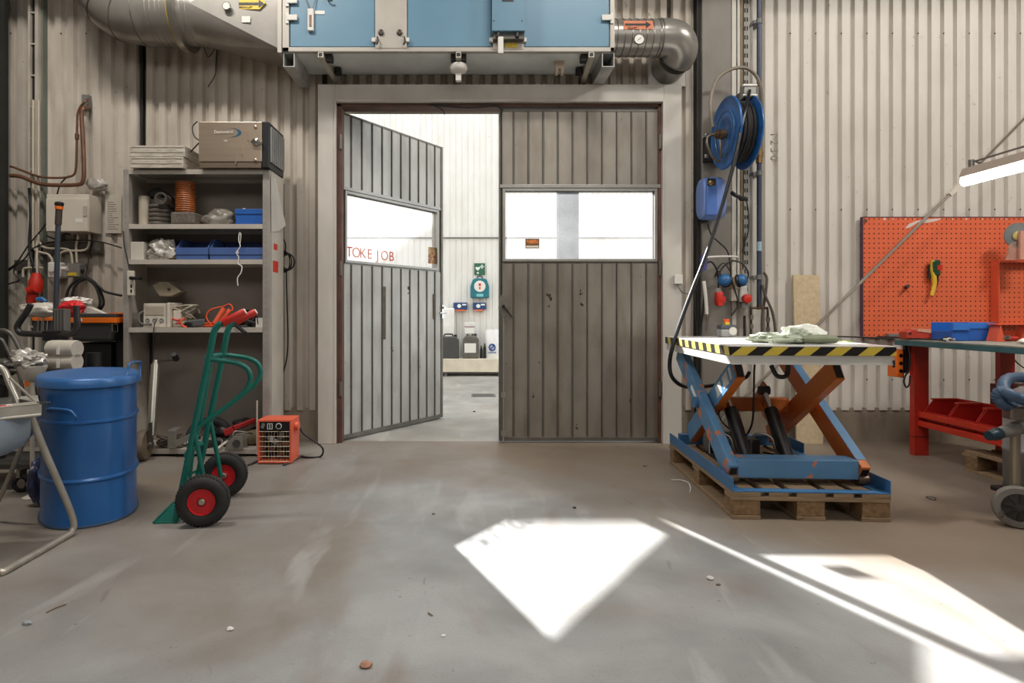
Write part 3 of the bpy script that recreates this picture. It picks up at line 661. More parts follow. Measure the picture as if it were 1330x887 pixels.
MB().prism([P(812, 33, y-.002), P(839, 33, y-.002), P(839, 36.5, y-.002), P(845.5, 31.8, y-.002), P(839, 28, y-.002), P(839, 30.4, y-.002), P(812, 30.4, y-.002)], (0, .002, 0)).build('arrow', BLACKP, d)
MB().text('TILLUFT', .02, facing(P(821, 36.3, y-.002))).build('sign_text', BLACKP, d)
c = P(829.5, 52, y-.005); MB().lathe([(.02, -.03), (.02, 0), (.040, .002), (.040, .012), (.036, .014)], c, (0,-1,0), 28).build('thermometer', CHROME, d)
k = MB().lathe([(.035, .0145), (.035, .016)], c, (0,-1,0), 28).build('thermometer_face', TAPE_W, d)
MB().bar(c + Vector((-.012, -.017, -.010)), c + Vector((.014, -.017, .012)), .003, .002, (0,1,0)).build('needle', BLACKP, d)

# cable hanging below the duct
MB().tube([P(262, 50, 4.98), P(270, 74, 5.0), P(281, 62, 5.0), P(281, 80, 5.0), P(279, 98, 5.0), P(270, 113, 5.0)], .004, 6).build('cable', BLACKC, label='thin dark cable end dangling below the large duct', cat='cable')

# ================================================================== left wall services
CT = M('cable_tray_cream', (188, 180, 166), .5, .1, .15)
# vertical cable ladder at the far left
y = 4.99
s = thing('cable_ladder', 'narrow vertical cable ladder near the left edge of the wall', 'cable ladder', (X(47, y), y, PZ))
MB().box(X(39.5, y), X(42.5, y), y-.03, 5.045, PZ+.3, 5.1).box(X(48.5, y), X(53, y), y-.03, 5.045, PZ+.3, 5.1).build('side_rail', CT, s)
m = MB(); z = .7
while z < 5: m.box(X(42.5, y), X(48.5, y), y-.025, y-.015, z, z+.012); z += .26
m.build('rungs', CT, s)
MB().box(X(43.5, y), X(47.5, y), y-.012, y+.01, PZ+.4, 5.1).build('dark_cables', BLACKC, s)
MB().box(X(53.6, y), X(55.6, y), y, 5.045, PZ+.1, 5.1).build('edge_strip', M('strip_green_grey', (112, 116, 106), .6), s)
# pipes
y = 4.925
MB().tube([P(13, 216, y), P(20, 218, y), P(50, 229, y), P(75, 231, y), P(92, 229, y), P(98, 222, y), P(99.5, 200, y), P(100, 170, y), P(101, 148, y), P(105, 138, y), P(112, 131, y), P(116, 127, 5.04)], .009, 10).cyl(P(100, 181, y), P(100, 174, y), .016, n=12).build(
    'pipe', COPPER, label='thinner of the two brown pipes bending up the wall above the fuse box', cat='pipe')
MB().tube([P(13, 228, y-.04), P(26, 229, y-.04), P(44, 236, y-.04), P(60, 240, y-.04), P(100, 240, y-.04), P(108, 234, y-.04), P(109, 215, y-.04), P(107.5, 180, y-.04), P(106, 148, y-.04), P(110, 140, y-.02), P(116, 139, 5.04)], [.016]*1, 12).build(
    'pipe', COPPER, label='thicker of the two brown pipes, lower one running below the other', cat='pipe')
m = MB().box(X(110, 5.04), X(118.5, 5.04), 5.0, 5.045, Z(142, 5.04), Z(125, 5.04)); m.build('pipe_sleeve', GREYP, label='grey wall sleeve where the brown pipes enter the wall', cat='sleeve')
# crumpled foil around the pipe end
MB().blob(P(126, 240, 4.98), (.085, .05, .05), .35, 2.2, 3, 3).build('plastic_film', M('film_grey', (170, 164, 154), .3, 0, .2, 10, spec=.8), label='crumpled grey plastic film at the bend of the brown pipes', cat='plastic film')
# fuse box
y = 4.87
s = thing('fuse_box', 'cream metal fuse box on the left wall', 'fuse box', (X(88, y), 4.95, Z(301, y)))
MB().box(X(60, y), X(115, y), y+.004, 5.045, Z(301, y), Z(252, y)).build('box_body', CREAMP, s, bevel=.004)
MB().box(X(60.5, y), X(114.5, y), y-.008, y+.003, Z(300.5, y), Z(258, y)).build('box_door', CREAMP, s, bevel=.004)
MB().box(X(109, y), X(114, y), y-.014, y-.008, Z(281, y), Z(268, y)).build('door_latch', M('latch_cream', (176, 168, 154), .5), s)
MB().box(X(99, y), X(108, y), y-.010, y-.008, Z(289, y), Z(284, y)).build('door_label', TAPE_W, s)
y = 5.035
s = MB().box(X(137, y), X(158, y), y-.004, y, Z(303, y), Z(253, y)).build('notice_sheet', M('laminated_sheet', (186, 178, 164), .4, 0, .05), label='faded laminated sheet pinned between the fuse box and the shelving', cat='notice')
m = MB(); random.seed(3)
for i in range(13):
    m.box(X(140, y), X(140+random.uniform(6, 15), y), y-.0055, y-.004, Z(263+i*2.9, y), Z(262.2+i*2.9, y))
m.build('notice_lines', M('notice_ink', (140, 132, 120), .6), s)
# slotted rail and conduits
y = 5.02
MB().box(X(54, y), X(133, y), y-.03, 5.045, Z(329, y), Z(314, y)).build('mounting_rail', M('rail_dark', (96, 90, 82), .6, .3, .35, 30), label='grey slotted mounting rail below the fuse box', cat='rail')
MB().box(X(22, y), X(56, y), y-.03, 5.045, Z(352, y), Z(338, y)).build('mounting_rail', MATS['rail_dark'], label='short slotted rail left of the switches', cat='rail')
CON = M('conduit_cream', (182, 172, 154), .5, 0, .1)
y = 4.947
for pts, lab in ((((43, 130), (43, 300), (45, 323), (54, 328), (62, 330), (67, 336), (68, 342)), 'cream conduit bending right to the white switch'),
                 (((50, 130), (50, 300), (52, 315), (60, 322), (84, 323), (92, 328), (94, 342)), 'cream conduit running under the rail to the grey switch'),
                 (((102, 301), (101, 310), (99, 320), (100, 341)), 'short cream conduit dropping from the fuse box to the grey switch'),
                 (((116, 301), (116, 315), (110, 325), (86, 326), (78, 331), (77, 345)), 'cream conduit looping from the right end of the fuse box'),
                 (((56, 348), (34, 348), (30, 352), (30, 360)), 'cream conduit elbow above the red plug')):
    MB().tube([P(a, b, y) for a, b in pts], .0095, 10).build('conduit', CON, label=lab, cat='conduit')
y = 4.93
s = thing('rotary_switch', 'white wall switch below the left end of the fuse box', 'switch', P(71, 360, y))
MB().box(X(61, y), X(78, y), y, 5.04, Z(361, y), Z(340, y)).build('switch_body', WHITEP, s, bevel=.015)
MB().cyl(P(80, 349, y-.01), P(88, 349, y-.01), .018, n=14).build('side_gland', WHITEP, s)
MB().lathe([(.03, 0), (.026, .02)], P(69, 349, y), (0,-1,0)).build('knob', WHITEP, s)
s = thing('isolator_switch', 'grey isolator switch with yellow label below the fuse box', 'switch', P(95, 360, y))
MB().box(X(86, y), X(103, y), y, 5.04, Z(360, y), Z(342, y)).build('switch_body', M('iso_grey', (120, 118, 112), .5), s, bevel=.008)
MB().box(X(88, y), X(100, y), y-.003, y, Z(358, y), Z(354, y)).build('yellow_label', MATS['label_yellow'], s)
MB().cyl(P(103, 352, y+.03), P(108, 352, y+.03), .016, n=12).build('knob', BLACKP, s)
y = 4.90
s = thing('industrial_plug', 'red industrial plug and coupler hanging below the left cables', 'plug', P(44, 392, y))
MB().lathe([(.045, 0), (.052, .03), (.052, .09), (.04, .12), (.03, .16)], P(46, 380, y), (.05, 0, 1), 20).build('coupler', REDP, s)
MB().lathe([(.028, -.07), (.04, -.03), (.04, .02)], P(42, 384, y), (.2, 0, 1), 20).build('plug_body', REDP, s)
MB().cyl(P(37, 378, y-.04), P(45, 374, y-.04), .034).build('hinged_cap', REDP, s)
MB().tube([P(49, 360, y), P(48, 346, y), P(48, 320, y+.05), P(48, 300, y+.08)], .009).build('plug_cable', CON, s)
y = 4.96
for pts, r_, lab in ((((0, 355), (20, 343), (36, 320), (60, 290), (70, 268), (78, 240), (90, 228)), .006, 'thin black cable slanting up past the fuse box corner'),
                     (((-10, 362), (10, 352), (30, 338), (44, 322), (70, 314), (100, 312), (130, 314), (158, 322)), .006, 'black cable sagging across the wall to the shelving'),
                     (((0, 372), (14, 368), (26, 363), (18, 355), (20, 345)), .006, 'black cable knotted beside the red plug'),
                     (((38, 244), (40, 280), (38, 320), (44, 350), (42, 372)), .010, 'thick dark cable down the left side of the ladder'),
                     (((60, 306), (75, 311), (84, 304), (92, 305)), .007, 'short black cable stub under the fuse box')):
    MB().tube([P(a, b, y-.02) for a, b in pts], r_, 6).build('cable', BLACKC, label=lab, cat='cable')
MB().tube([P(84, 400, 4.93), P(88, 378, 4.93), P(98, 365, 4.93), P(112, 361, 4.93), P(124, 368, 4.93), P(132, 382, 4.93), P(134, 396, 4.93), P(126, 406, 4.93)], .011, 8).tube(
    [P(92, 404, 4.9), P(96, 374, 4.9), P(112, 362, 4.9), P(128, 372, 4.9), P(137, 379, 4.9), P(158, 384, 4.9)], .010, 8).tube([P(112, 362, 4.9), P(124, 372, 4.9), P(130, 392, 4.9), P(126, 404, 4.9)], .01, 8).build(
    'hose_loop', RUBBER, label='loops of thick black hose hung on the wall above the tool box', cat='hose')
MB().tube([P(120, 300, 5.0), P(118, 320, 4.98), P(114, 345, 4.98), P(111, 362, 4.95)], .003, 6).build('cord', BLACKC, label='thin cord dropping from the fuse box to the hose loops', cat='cord')

# ================================================================== shelving unit
SF, SB = 4.52, 4.86
SHG = M('shelving_grey', (188, 180, 168), .5, .15, .12, 4); SHB = M('shelving_back', (146, 136, 126), .6, .1, .15, 3); SHP = M('shelving_post', (162, 156, 148), .5, .3, .2, 6)
sx0, sx1 = X(160, SF), X(350, SF)
sh = thing('shelving_unit', 'tall grey steel shelving unit against the left wall', 'shelving', ((sx0+sx1)/2, (SF+SB)/2, 0))
ZT = Z(220, SF)
MB().box(sx0, X(167, SF), SF, SF+.05, 0, ZT).build('post', SHP, sh, bevel=.002)
MB().box(X(341, SF), sx1, SF, SF+.05, 0, ZT).build('post', SHP, sh, bevel=.002)
MB().box(sx0, sx0+.008, SF+.05, SB, 0, ZT).build('side_panel', SHG, sh)
MB().box(sx1-.008, sx1, SF+.05, SB, 0, ZT).build('side_panel', SHG, sh)
MB().box(sx0+.008, sx1-.008, SB-.012, SB-.004, .0, ZT-.02).build('back_panel', SHB, sh)
SHZ = [Z(220, SF), Z(291, SF), Z(337, SF), Z(425.5, SF), .055]
for z in SHZ:
    m = MB(); m.box(sx0+.01, sx1-.01, SF+.004, SB-.014, z-.006, z).box(X(166, SF), X(342, SF), SF, SF+.006, z-.036, z)
    m.box(sx0+.01, sx1-.01, SB-.03, SB-.014, z-.036, z-.006)
    m.build('shelf_board', SHG, sh, bevel=.001)
m = MB()
for px in (163.5, 345):
    for i in range(40): m.box(X(px, SF)-.004, X(px, SF)+.004, SF-.001, SF, .1+i*.05, .112+i*.05)
m.build('post_slots', SHB, sh)
MB().box(sx1, sx1+.003, SF+.08, SF+.2, Z(352, SF), Z(337, SF)).build('warning_sticker', REDP, sh)
MB().box(sx1, sx1+.003, SF+.1, SF+.18, Z(322, SF), Z(314, SF)).build('warning_sticker', REDP, sh)
MB().prism([(sx1+.004, SF+.02, Z(228, SF)), (sx1+.004, SF+.12, Z(226, SF)), (sx1+.03, SF+.3, Z(285, SF)), (sx1+.012, SF+.18, Z(296, SF)), (sx1+.004, SF+.03, Z(300, SF))], (.002, 0, 0)).build(
    'plastic_sheet', M('hanging_plastic', (206, 202, 194), .3, 0, .1, alpha=.8), label='torn translucent plastic sheet on the right side of the shelving', cat='plastic sheet')
# things on the very top
WD = M('weathered_frame', (186, 178, 164), .6, 0, .35, 18, stretch=(1, 1, 5))
for i, (a, b, c, e, lab) in enumerate(((169, 238, 203.5, 219, 'lower'), (168, 240, 189, 203, 'upper'))):
    y = 4.48; z0 = Z(e, y) if i else ZT+.002; z1 = Z(c, y)
    if i: z0 = zprev
    s = thing('framed_filter', f'flat framed filter panel on top of the shelving, the {lab} of two', 'filter panel', (X((a+b)/2, y), y+.2, z0), group='filter panels on the shelving')
    m = MB(); m.box(X(a, y), X(b, y), y, y+.02, z0, z1).box(X(a, y), X(b, y), y+.33, y+.35, z0, z1).box(X(a, y), X(a, y)+.02, y+.02, y+.33, z0, z1).box(X(b, y)-.02, X(b, y), y+.02, y+.33, z0, z1)
    m.build('frame', WD, s, bevel=.003)
    MB().box(X(a, y)+.02, X(b, y)-.02, y+.02, y+.33, z0+.01, z1-.008).build('filter_cloth', M('filter_cloth', (150, 144, 134), .9, 0, .3, 30), s)
    m = MB()
    for q in (.35, .8): m.box(X(a, y)+.01, X(b, y)-.01, y-.002, y, z0+(z1-z0)*q, z0+(z1-z0)*q+.004)
    m.build('edge_grooves', M('groove_grey', (126, 118, 106), .7), s)
    zprev = z1+.001
y = 4.47; ya = 4.83
s = thing('air_cleaner', 'stainless box air cleaner with black grille side on top of the shelving', 'air cleaner', (X(300, y), 4.65, ZT))
STN = M('brushed_stainless', (184, 166, 146), .32, .75, .1, 3, stretch=(1, 1, 10))
MB().box(X(258, y), X(340, y), y, ya, ZT+.045, Z(158, y)).build('box_body', STN, s, bevel=.004)
MB().box(X(259, y), X(339, y), y+.005, ya, ZT+.003, ZT+.043).build('base_strip', M('base_bronze', (120, 106, 90), .5, .5), s)
MB().box(X(340, y)+.001, X(349, y), y, ya, ZT+.003, Z(158, y)+.002).build('end_frame', BLACKP, s, bevel=.004)
MB().box(X(349, y)+.001, X(349, y)+.012, y+.03, ya-.03, ZT+.05, Z(158, y)-.03).build('grille', M('grille_alu', (168, 168, 166), .4, .7), s)
m = MB()
for i in range(7): m.box(X(349, y)+.012, X(349, y)+.016, y+.05+i*.045, y+.06+i*.045, ZT+.05, Z(158, y)-.03)
m.build('grille_bars', GREYP, s)
for px, py in ((332, 165), (332, 208)): MB().lathe([(.014, 0), (.012, .006), (.004, .009)], P(px, py, y), (0,-1,0), 18).build('rubber_bolt', STN, s)
MB().lathe([(.03, 0), (.028, .012), (.012, .02)], P(332.5, 185, y), (0,-1,0), 20).bar(P(326, 184, y-.02), P(341, 186, y-.02), .016, .012).build('toggle_latch', CHROME, s)
for px, py in ((322.5, 176), (315, 194.5), (306.5, 206)): MB().box(X(px-.8, y), X(px+.8, y), y-.006, y, Z(py+7, y), Z(py-6, y)).build('vent_louvre', STN, s)
LB = M('logo_blue', (26, 84, 108), .5)
pts = [];
for i in range(25):
    t = R(-200 + i*260/24); pts.append((t, 1))
m = MB(); cxp, czp = X(299, y), Z(172.3, y); out_, in_ = [], []
for i in range(25):
    t = R(-118 + i*232/24); k = math.sin(math.pi*i/24)
    out_.append((cxp + .088*math.cos(t)*.95, y-.002, czp + .034*math.sin(t))); in_.append((cxp-.004 + (.088-.022*k)*math.cos(t)*.95, y-.002, czp + (.034-.004*k)*math.sin(t)))
m.add([Vector(v) for v in out_ + in_], [(i, i+1, 26+i, 25+i) for i in range(24)]); m.build('logo_swoosh', LB, s)
MB().text('Dustcontrol', .034, facing((X(290.5, y), y-.004, Z(171.6, y))), .001, sx=.82).build('logo_text', TAPE_W, s)
MB().text('500', .018, facing((X(293, y), y-.002, Z(183, y))), .001).build('model_text', TAPE_W, s)
MB().tube([P(258, 182, y+.02), P(252, 176, y+.03), P(250, 165, y+.05), P(256, 158, y+.1)], .005).tube([P(258, 186, y+.02), P(248, 197, y+.1), P(243, 206, y+.2)], .005).build('power_cable', BLACKC, s)
MB().tube([(X(320, y), y+.15, Z(158, y)), (X(321, y), y+.15, Z(150, y)), (X(327, y), y+.15, Z(150, y)), (X(328, y), y+.15, Z(158, y))], .004).build('lifting_eye', BLACKC, s)
# shelf one (z=SHZ[1])
z = SHZ[1] + .001; y = 4.56
s = MB().lathe([(.042, 0), (.042, .225), (.036, .23)], (X(188, 4.64), 4.64, z)).build('filter_cartridge', M('cartridge_cream', (176, 166, 148), .7, 0, .1), label='cream cylindrical filter cartridge at the left end of the top shelf', cat='filter')
m = MB()
s = thing('hose_coil', 'grey coiled hose with black elbow on the top shelf', 'hose', (X(210, 4.68), 4.68, z))
for i in range(5): m.torus((X(210, 4.68), 4.68, z+.018+i*.033), (0,0,1), .08, .017, 30, 8)
m.cyl((X(210, 4.68), 4.68, z), (X(210, 4.68), 4.68, z+.165), .07)
m.build('coil', M('grey_hose', (96, 88, 80), .6, 0, .25, 18), s)
MB().tube([(X(196, 4.64), 4.66, z+.25), (X(206, 4.64), 4.62, z+.255), (X(219, 4.64), 4.62, z+.21), (X(224, 4.64), 4.66, z+.17)], .038, 16).build('elbow', BLACKP, s)
MB().lathe([(.045, -.03), (.048, .03), (.034, .03), (.034, -.02)], P(211, 259, 4.56), (0,-1,.1), 24).build('metal_collar', STEEL, s)
s = thing('hose_coil', 'upright coil of orange ribbed hose on the top shelf', 'hose', (X(242, 4.64), 4.64, z))
m = MB(); OB = M('amber_hose', (158, 88, 42), .35, 0, .25, 14)
cx = X(241, 4.64); m.cyl((cx, 4.64, z+.1), (cx, 4.64, z+.335), .068)
for i in range(14): m.torus((cx, 4.64, z+.115+i*.0165), (0,0,1), .068, .007, 28, 6)
m.build('ribbed_coil', OB, s)
MB().obox((X(244, 4.62), 4.62, z+.047), (.18, .18, .09)).build('grey_base', M('base_wire', (104, 96, 86), .6, 0, .4, 40), s, bevel=.01)
MB().blob((X(286, 4.66), 4.66, z+.045), (.125, .09, .085), .3, 1.8, 5, 4, flat=z).build('plastic_bag', M('grey_bag', (132, 126, 116), .35, 0, .3, 8, spec=.7), label='crumpled grey plastic bag on the top shelf', cat='bag')
def bin_(x0, x1, y0, y1, z0, z1, name, label, mat, group=None, front=.6, cat='storage bin'):
    """open stacking bin: base, two sides with sloping front corner, back, low front, label strip"""
    s = thing(name, label, cat, ((x0+x1)/2, (y0+y1)/2, z0), group=group); t = .006; h = z1-z0; zf = z0 + h*front
    m = MB(); m.box(x0, x1, y0, y1, z0, z0+t).box(x0, x1, y1-t, y1, z0+t, z1).box(x0, x1, y0, y0+t, z0+t, zf)
    for a in (x0, x1-t): m.prism([(a, y0+t, z0+t), (a, y1-t, z0+t), (a, y1-t, z1), (a, y0+.08, z1), (a, y0+t, zf)], (t, 0, 0))
    m.box(x0-.004, x1+.004, y0-.006, y0, zf-h*.32, zf)
    m.build('bin_shell', mat, s, bevel=.002)
    return s
def clutter(parent, x0, x1, y0, y1, z, n, mats, seed, name='loose_part', r=.02):
    rnd = random.Random(seed)
    for i in range(n):
        c = Vector((rnd.uniform(x0, x1), rnd.uniform(y0, y1), z + rnd.uniform(0, r*.6))); k = rnd.random()
        if k < .5: m = MB().obox(c, (r*rnd.uniform(.8, 2), r*rnd.uniform(.6, 1.5), r*rnd.uniform(.5, 1.2)), (rnd.uniform(-.6,.6), rnd.uniform(-.6,.6), rnd.uniform(0, 3)))
        else:
            d = Vector((rnd.uniform(-1,1), rnd.uniform(-1,1), rnd.uniform(-.3,.5))).normalized() * r*1.3; m = MB().cyl(c-d, c+d, r*rnd.uniform(.25,.55), n=10)
        m.build(name, rnd.choice(mats), parent)
b = bin_(X(306, y), X(341, y), y, y+.26, z, Z(271, y), 'storage_bin', 'blue bin full of small parts at the right end of the top shelf', BLUEP, None, .98)
s = thing('small_fittings', 'heap of mixed small fittings in the blue bin on the top shelf', 'fittings', (X(322, y), y+.1, z+.07))
clutter(s, X(309, y)+.02, X(338, y)-.02, y+.03, y+.2, Z(272, y), 14, [REDP, GREYP, BLACKP, CREAMP, DARKST], 4, 'fitting', .018)
# shelf two
z = SHZ[2] + .001; y = 4.55
MB().box(X(169.5, y), X(186, y), y, y+.2, z, Z(314, y)).build('carton', M('white_carton', (192, 186, 174), .7), bevel=.003, label='small white carton at the left end of the second shelf', cat='carton')
DB = M('dark_blue_bin', (72, 98, 152), .45, 0, .1)
for a, b, lab in ((190, 222, 'behind the clear bag'), (229, 270, 'in the middle of the row'), (272.5, 341, 'widest, at the right end')):
    s = bin_(X(a, y+(.1 if a < 200 else 0)), X(b, y+(.1 if a < 200 else 0)), y+(.1 if a < 200 else 0), y+.28, z, Z(309, y), 'storage_bin', f'dark blue storage bin on the second shelf, {lab}', DB, 'dark blue bins on the second shelf', .55)
    t = thing('stored_parts', f'dark mixed parts in the blue second-shelf bin {lab}', 'parts', (X((a+b)/2, y), y+.16, z+.01))
    clutter(t, X(a, y)+.04, X(b, y)-.04, y+.13, y+.22, z+.07, 9, [GREYP, BLACKP, CREAMP, DARKST, STEEL], a, 'part', .022)
MB().text('ROMAX', .02, facing((X(249, y), y-.0065, Z(325, y))), .0005).build('bin_print', M('print_blue', (24, 48, 104), .5), label='faint print on the front of the middle blue bin', cat='print') if 0 else None
MB().blob((X(206, y-.0), y+.055, z+.07), (.105, .055, .085), .55, 2.6, 9, 4, flat=z).build('clear_bag', M('clear_bag_film', (190, 184, 174), .2, 0, .35, 16, spec=1, bump=.4), label='crumpled clear plastic bag on the left of the second shelf', cat='bag')
MB().tube([P(311, 302, SF-.012), P(310, 312, SF-.012), P(312, 320, SF-.012), P(307, 328, SF-.014), P(310, 334, SF-.012), P(309, 342, SF-.012), P(314, 346, SF-.012), P(313, 354, SF-.012), P(308.5, 361, SF-.012), P(309, 371, SF-.012)], .004, 6).torus(P(308, 328, SF-.015), (0,1,0), .008, .004, 12, 6).tube(
    [P(311, 302, SF-.012), P(313, 305, SF-.012), P(311.5, 318, SF-.012)], .003, 6).build('string', TAPE_W, label='knotted white string hanging from the top shelf edge', cat='string')
# shelf three
z = SHZ[3] + .001; y = 4.55
s = thing('control_module', 'cream boxy electrical module on the third shelf', 'electrical module', (X(207, y), y+.1, z))
MB().box(X(186, y), X(216, y), y, y+.2, z, Z(394, y)).box(X(217, y), X(221, y), y-.01, y+.2, z, Z(393, y)).box(X(222, y), X(232, y), y+.03, y+.2, z, Z(403, y)).build('module_body', CREAMP, s, bevel=.006)
MB().box(X(189, y), X(213, y), y-.004, y, Z(409, y), Z(407, y)).box(X(189, y), X(213, y), y-.003, y, Z(407, y), Z(398, y)).build('front_ridge', M('ridge_cream', (176, 166, 148), .5), s)
m = MB()
for i in range(3): m.torus((X(192+i*9, y), y-.003, Z(416, y)), (0,1,0), .013, .003, 16, 6)
m.build('socket_rings', GREYP, s)
MB().tube([P(187, 404, y), P(181, 408, y-.01), P(181, 417, y-.01), P(186, 421, y), P(197, 421, y-.01)], .007).build('grey_lead', GREYP, s)
s = thing('handset', 'beige wedge-shaped device lying on top of the cables on the third shelf', 'device', (X(216, y), y+.1, Z(386, y)))
MB().prism([P(197, 371, y+.06), P(206, 366, y+.06), P(217, 366, y+.06), P(235, 379, y+.06), P(222, 385, y+.06), P(207, 385, y+.06)], (0, .12, 0)).build('device_body', M('taupe_plastic', (136, 124, 104), .5), s, bevel=.006)
MB().obox(P(219.5, 375.5, y+.055), (.02, .006, .012), (0, .5, 0)).build('button', DARKST, s)
def cable_pile(name, label, cx, cy, z, rx, ry, rz, n, r, mat, seed, cat='cable'):
    rnd = random.Random(seed); pts = []
    for i in range(n):
        t = i*1.3 + rnd.uniform(-.3, .3); k = rnd.uniform(.5, 1)
        pts.append((cx + rx*k*math.cos(t), cy + ry*k*math.sin(t), z + r + rz*(.5 + .5*math.sin(i*.9 + rnd.random()))*k))
    return MB().tube(pts, r, 6, 5).build(name, mat, label=label, cat=cat)
cable_pile('cable_bundle', 'tangle of beige cables spilling right of the cream module', X(236, 4.66), 4.66, z+.02, .14, .08, .15, 46, .0075, M('beige_cable', (158, 148, 130), .5), 2)
cable_pile('cable_bundle', 'tangle of black cable at the back right of the third shelf', X(312, 4.68), 4.68, z, .12, .08, .14, 30, .008, BLACKC, 5)
cable_pile('extension_cord', 'bright orange extension cord coiled on the third shelf', X(280, 4.6), 4.6, z, .12, .05, .03, 30, .007, M('orange_cord', (232, 86, 42), .45), 8, 'cord')
MB().tube([P(276, 424, 4.56), P(268, 412, 4.57), P(274, 402, 4.58), P(290, 398, 4.6), P(298, 395, 4.6), P(302, 402, 4.6), P(290, 412, 4.57), P(284, 420, 4.55)], .0055).build('extension_cord', MATS['orange_cord'], label='loop of orange cord standing above the coil', cat='cord')
for i, (a, b, c, e) in enumerate(((278, 420, 291, 400), (284, 419, 299, 402))):
    MB().cyl(P(a, b, 4.53+.03*i), P(c, e, 4.56+.03*i), .014, .017, n=16).build('test_probe', M('orange_probe', (236, 96, 60), .4), label=f'orange handled probe on the third shelf, {"front" if i == 0 else "rear"} one of two', cat='probe', group='orange probes')
s = thing('power_adapter', 'dark grey tool with silver body lying between the orange cords', 'tool', (X(252, 4.57), 4.57, z))
MB().obox((X(256, 4.58), 4.58, z+.035), (.13, .06, .05), (0, -.1, .15)).build('tool_body', M('tool_grey', (96, 96, 96), .4, .3), s, bevel=.01)
MB().obox((X(246, 4.56), 4.56, z+.02), (.06, .05, .04), (0, .1, -.2)).build('tool_head', BLACKP, s, bevel=.008)
MB().tube([P(236, 415, 4.57), P(230, 416, 4.56), P(224, 414, 4.56)], .008).tube([P(236, 419, 4.57), P(228, 420, 4.56)], .006).build('red_clip', REDP, s)
MB().tube([P(240, 413, 4.55), P(235, 417, 4.54), P(237, 423, 4.54), P(243, 425, 4.54)], .008).build('orange_strap', MATS['orange_probe'], s)
s = MB().box(X(332, y), X(341.5, y), y, y+.1, z, Z(413, y)).build('small_box', TAPE_W, bevel=.003, label='small white box at the right end of the third shelf', cat='box')
MB().tube([P(333, 407, y-.01), P(334, 414, y-.012), P(335, 421, y-.01)], .004).build('box_strap', BLACKC, s)
MB().cyl(P(303, 419, 4.50), P(319, 433, 4.42), .014, n=16).build('black_tube', BLACKP, label='short black tube poking over the third shelf edge', cat='tube')
MB().cyl(P(316, 415, 4.62), P(332, 420, 4.60), .012, n=12).build('black_rod', BLACKP, label='black rod lying on the third shelf behind the tube', cat='rod')
# left post sockets and black grip
s = thing('power_strip', 'cream power strip on the left post of the shelving', 'power strip', P(171.5, 384, SF-.03))
MB().box(X(167.5, SF), X(176, SF), SF-.03, SF-.001, Z(384, SF), Z(352, SF)).build('strip_body', CREAMP, s, bevel=.006)
for py in (372, 378): MB().box(X(172.5, SF), X(174.5, SF), SF-.033, SF-.03, Z(py+2, SF), Z(py-2, SF)).build('socket', DARKST, s)
MB().cyl(P(169, 361, SF-.04), P(183, 362, SF-.06), .013, n=12).build('plug', BLACKP, s)
MB().tube([P(160, 300, SF-.01), P(161, 315, SF-.015), P(165, 335, SF-.02), P(168, 350, SF-.02)], .004).build('cable', BLACKC, label='black cable running down the left post of the shelving', cat='cable')
MB().tube([P(204, 413, 4.53), P(200, 425, 4.50), P(199, 450, 4.50), P(198, 470, 4.50)], .004).build('cable', BLACKC, label='thin black cable dropping from the cream module to the floor shelf', cat='cable')
m = MB().box(X(195, 4.84), X(197.5, 4.84), 4.83, 4.845, .06, SHZ[3]-.05); m.build('rear_chain', BLACKC, label='dark strip hanging at the back left inside the shelving', cat='strip')
# bottom of the unit
z = .056
s = thing('jockey_wheel', 'galvanised trailer jockey wheel with crank leaning in the shelving', 'jockey wheel', (X(197, 4.47), 4.47, .0))
p0 = P(196, 566, 4.47); p1 = P(202, 473, 4.62)
MB().cyl(p0, p1, .033, n=24).cyl(p1, p1 + (p1-p0).normalized()*.03, .022, n=16).build('outer_tube', M('zinc_tube', (172, 168, 158), .3, .8, .12), s)
MB().tube([p1 + Vector((0,0,.02)), p1 + Vector((.05, 0, .025)), p1 + Vector((.13, 0, .03)), p1 + Vector((.16, 0, .05))], .008).build('crank', STEEL, s)
MB().cyl(p1 + Vector((.16, 0, .04)), p1 + Vector((.165, -.05, .08)), .024, .02, n=16).build('crank_knob', BLACKP, s)
c = Vector((X(190, 4.44), 4.40, .115))
MB().lathe([(.03, -.035), (.105, -.03), (.112, -.015), (.112, .015), (.105, .03), (.03, .035)], c, (1, .12, 0), 40).build('wheel', M('worn_brown_wheel', (112, 98, 82), .6, 0, .4, 12), s)
MB().cyl(c + Vector((-.06, 0, 0)), c + Vector((.07, 0, 0)), .02).box(c.x+.045, c.x+.05, c.y-.02, c.y+.03, c.z-.02, c.z+.16).build('fork', STEEL, s)
cable_pile('cable_coil', 'flat coil of dark cable with a silver clamp on the floor shelf', X(222, 4.6), 4.60, z, .11, .08, .09, 30, .011, M('worn_cable', (92, 84, 74), .6), 21)
s = thing('metal_bracket', 'folded bright metal bracket lying over the cable coil', 'bracket', (X(226, 4.5), 4.5, z+.03))
MB().box(X(220, 4.52), X(231, 4.52), 4.49, 4.50, Z(582, 4.5), Z(559, 4.5)).box(X(220, 4.52), X(231, 4.52), 4.50, 4.6, Z(560, 4.5), Z(558, 4.5)).build('bracket_plate', M('bright_zinc', (186, 182, 174), .3, .7), s, bevel=.003)
MB().bar(P(226, 577, 4.47), P(248, 567, 4.47), .02, .045).build('bracket_arm', MATS['bright_zinc'], s, bevel=.004)
s = thing('floor_cable_ring', 'black tyre leaning at the back of the bottom shelf', 'tyre', (X(270, 4.72), 4.72, z))
MB().torus((X(272, 4.72), 4.70, z+.085), (.2, -1, 1.4), .13, .032, 44, 12).build('tyre_ring', RUBBER, s)
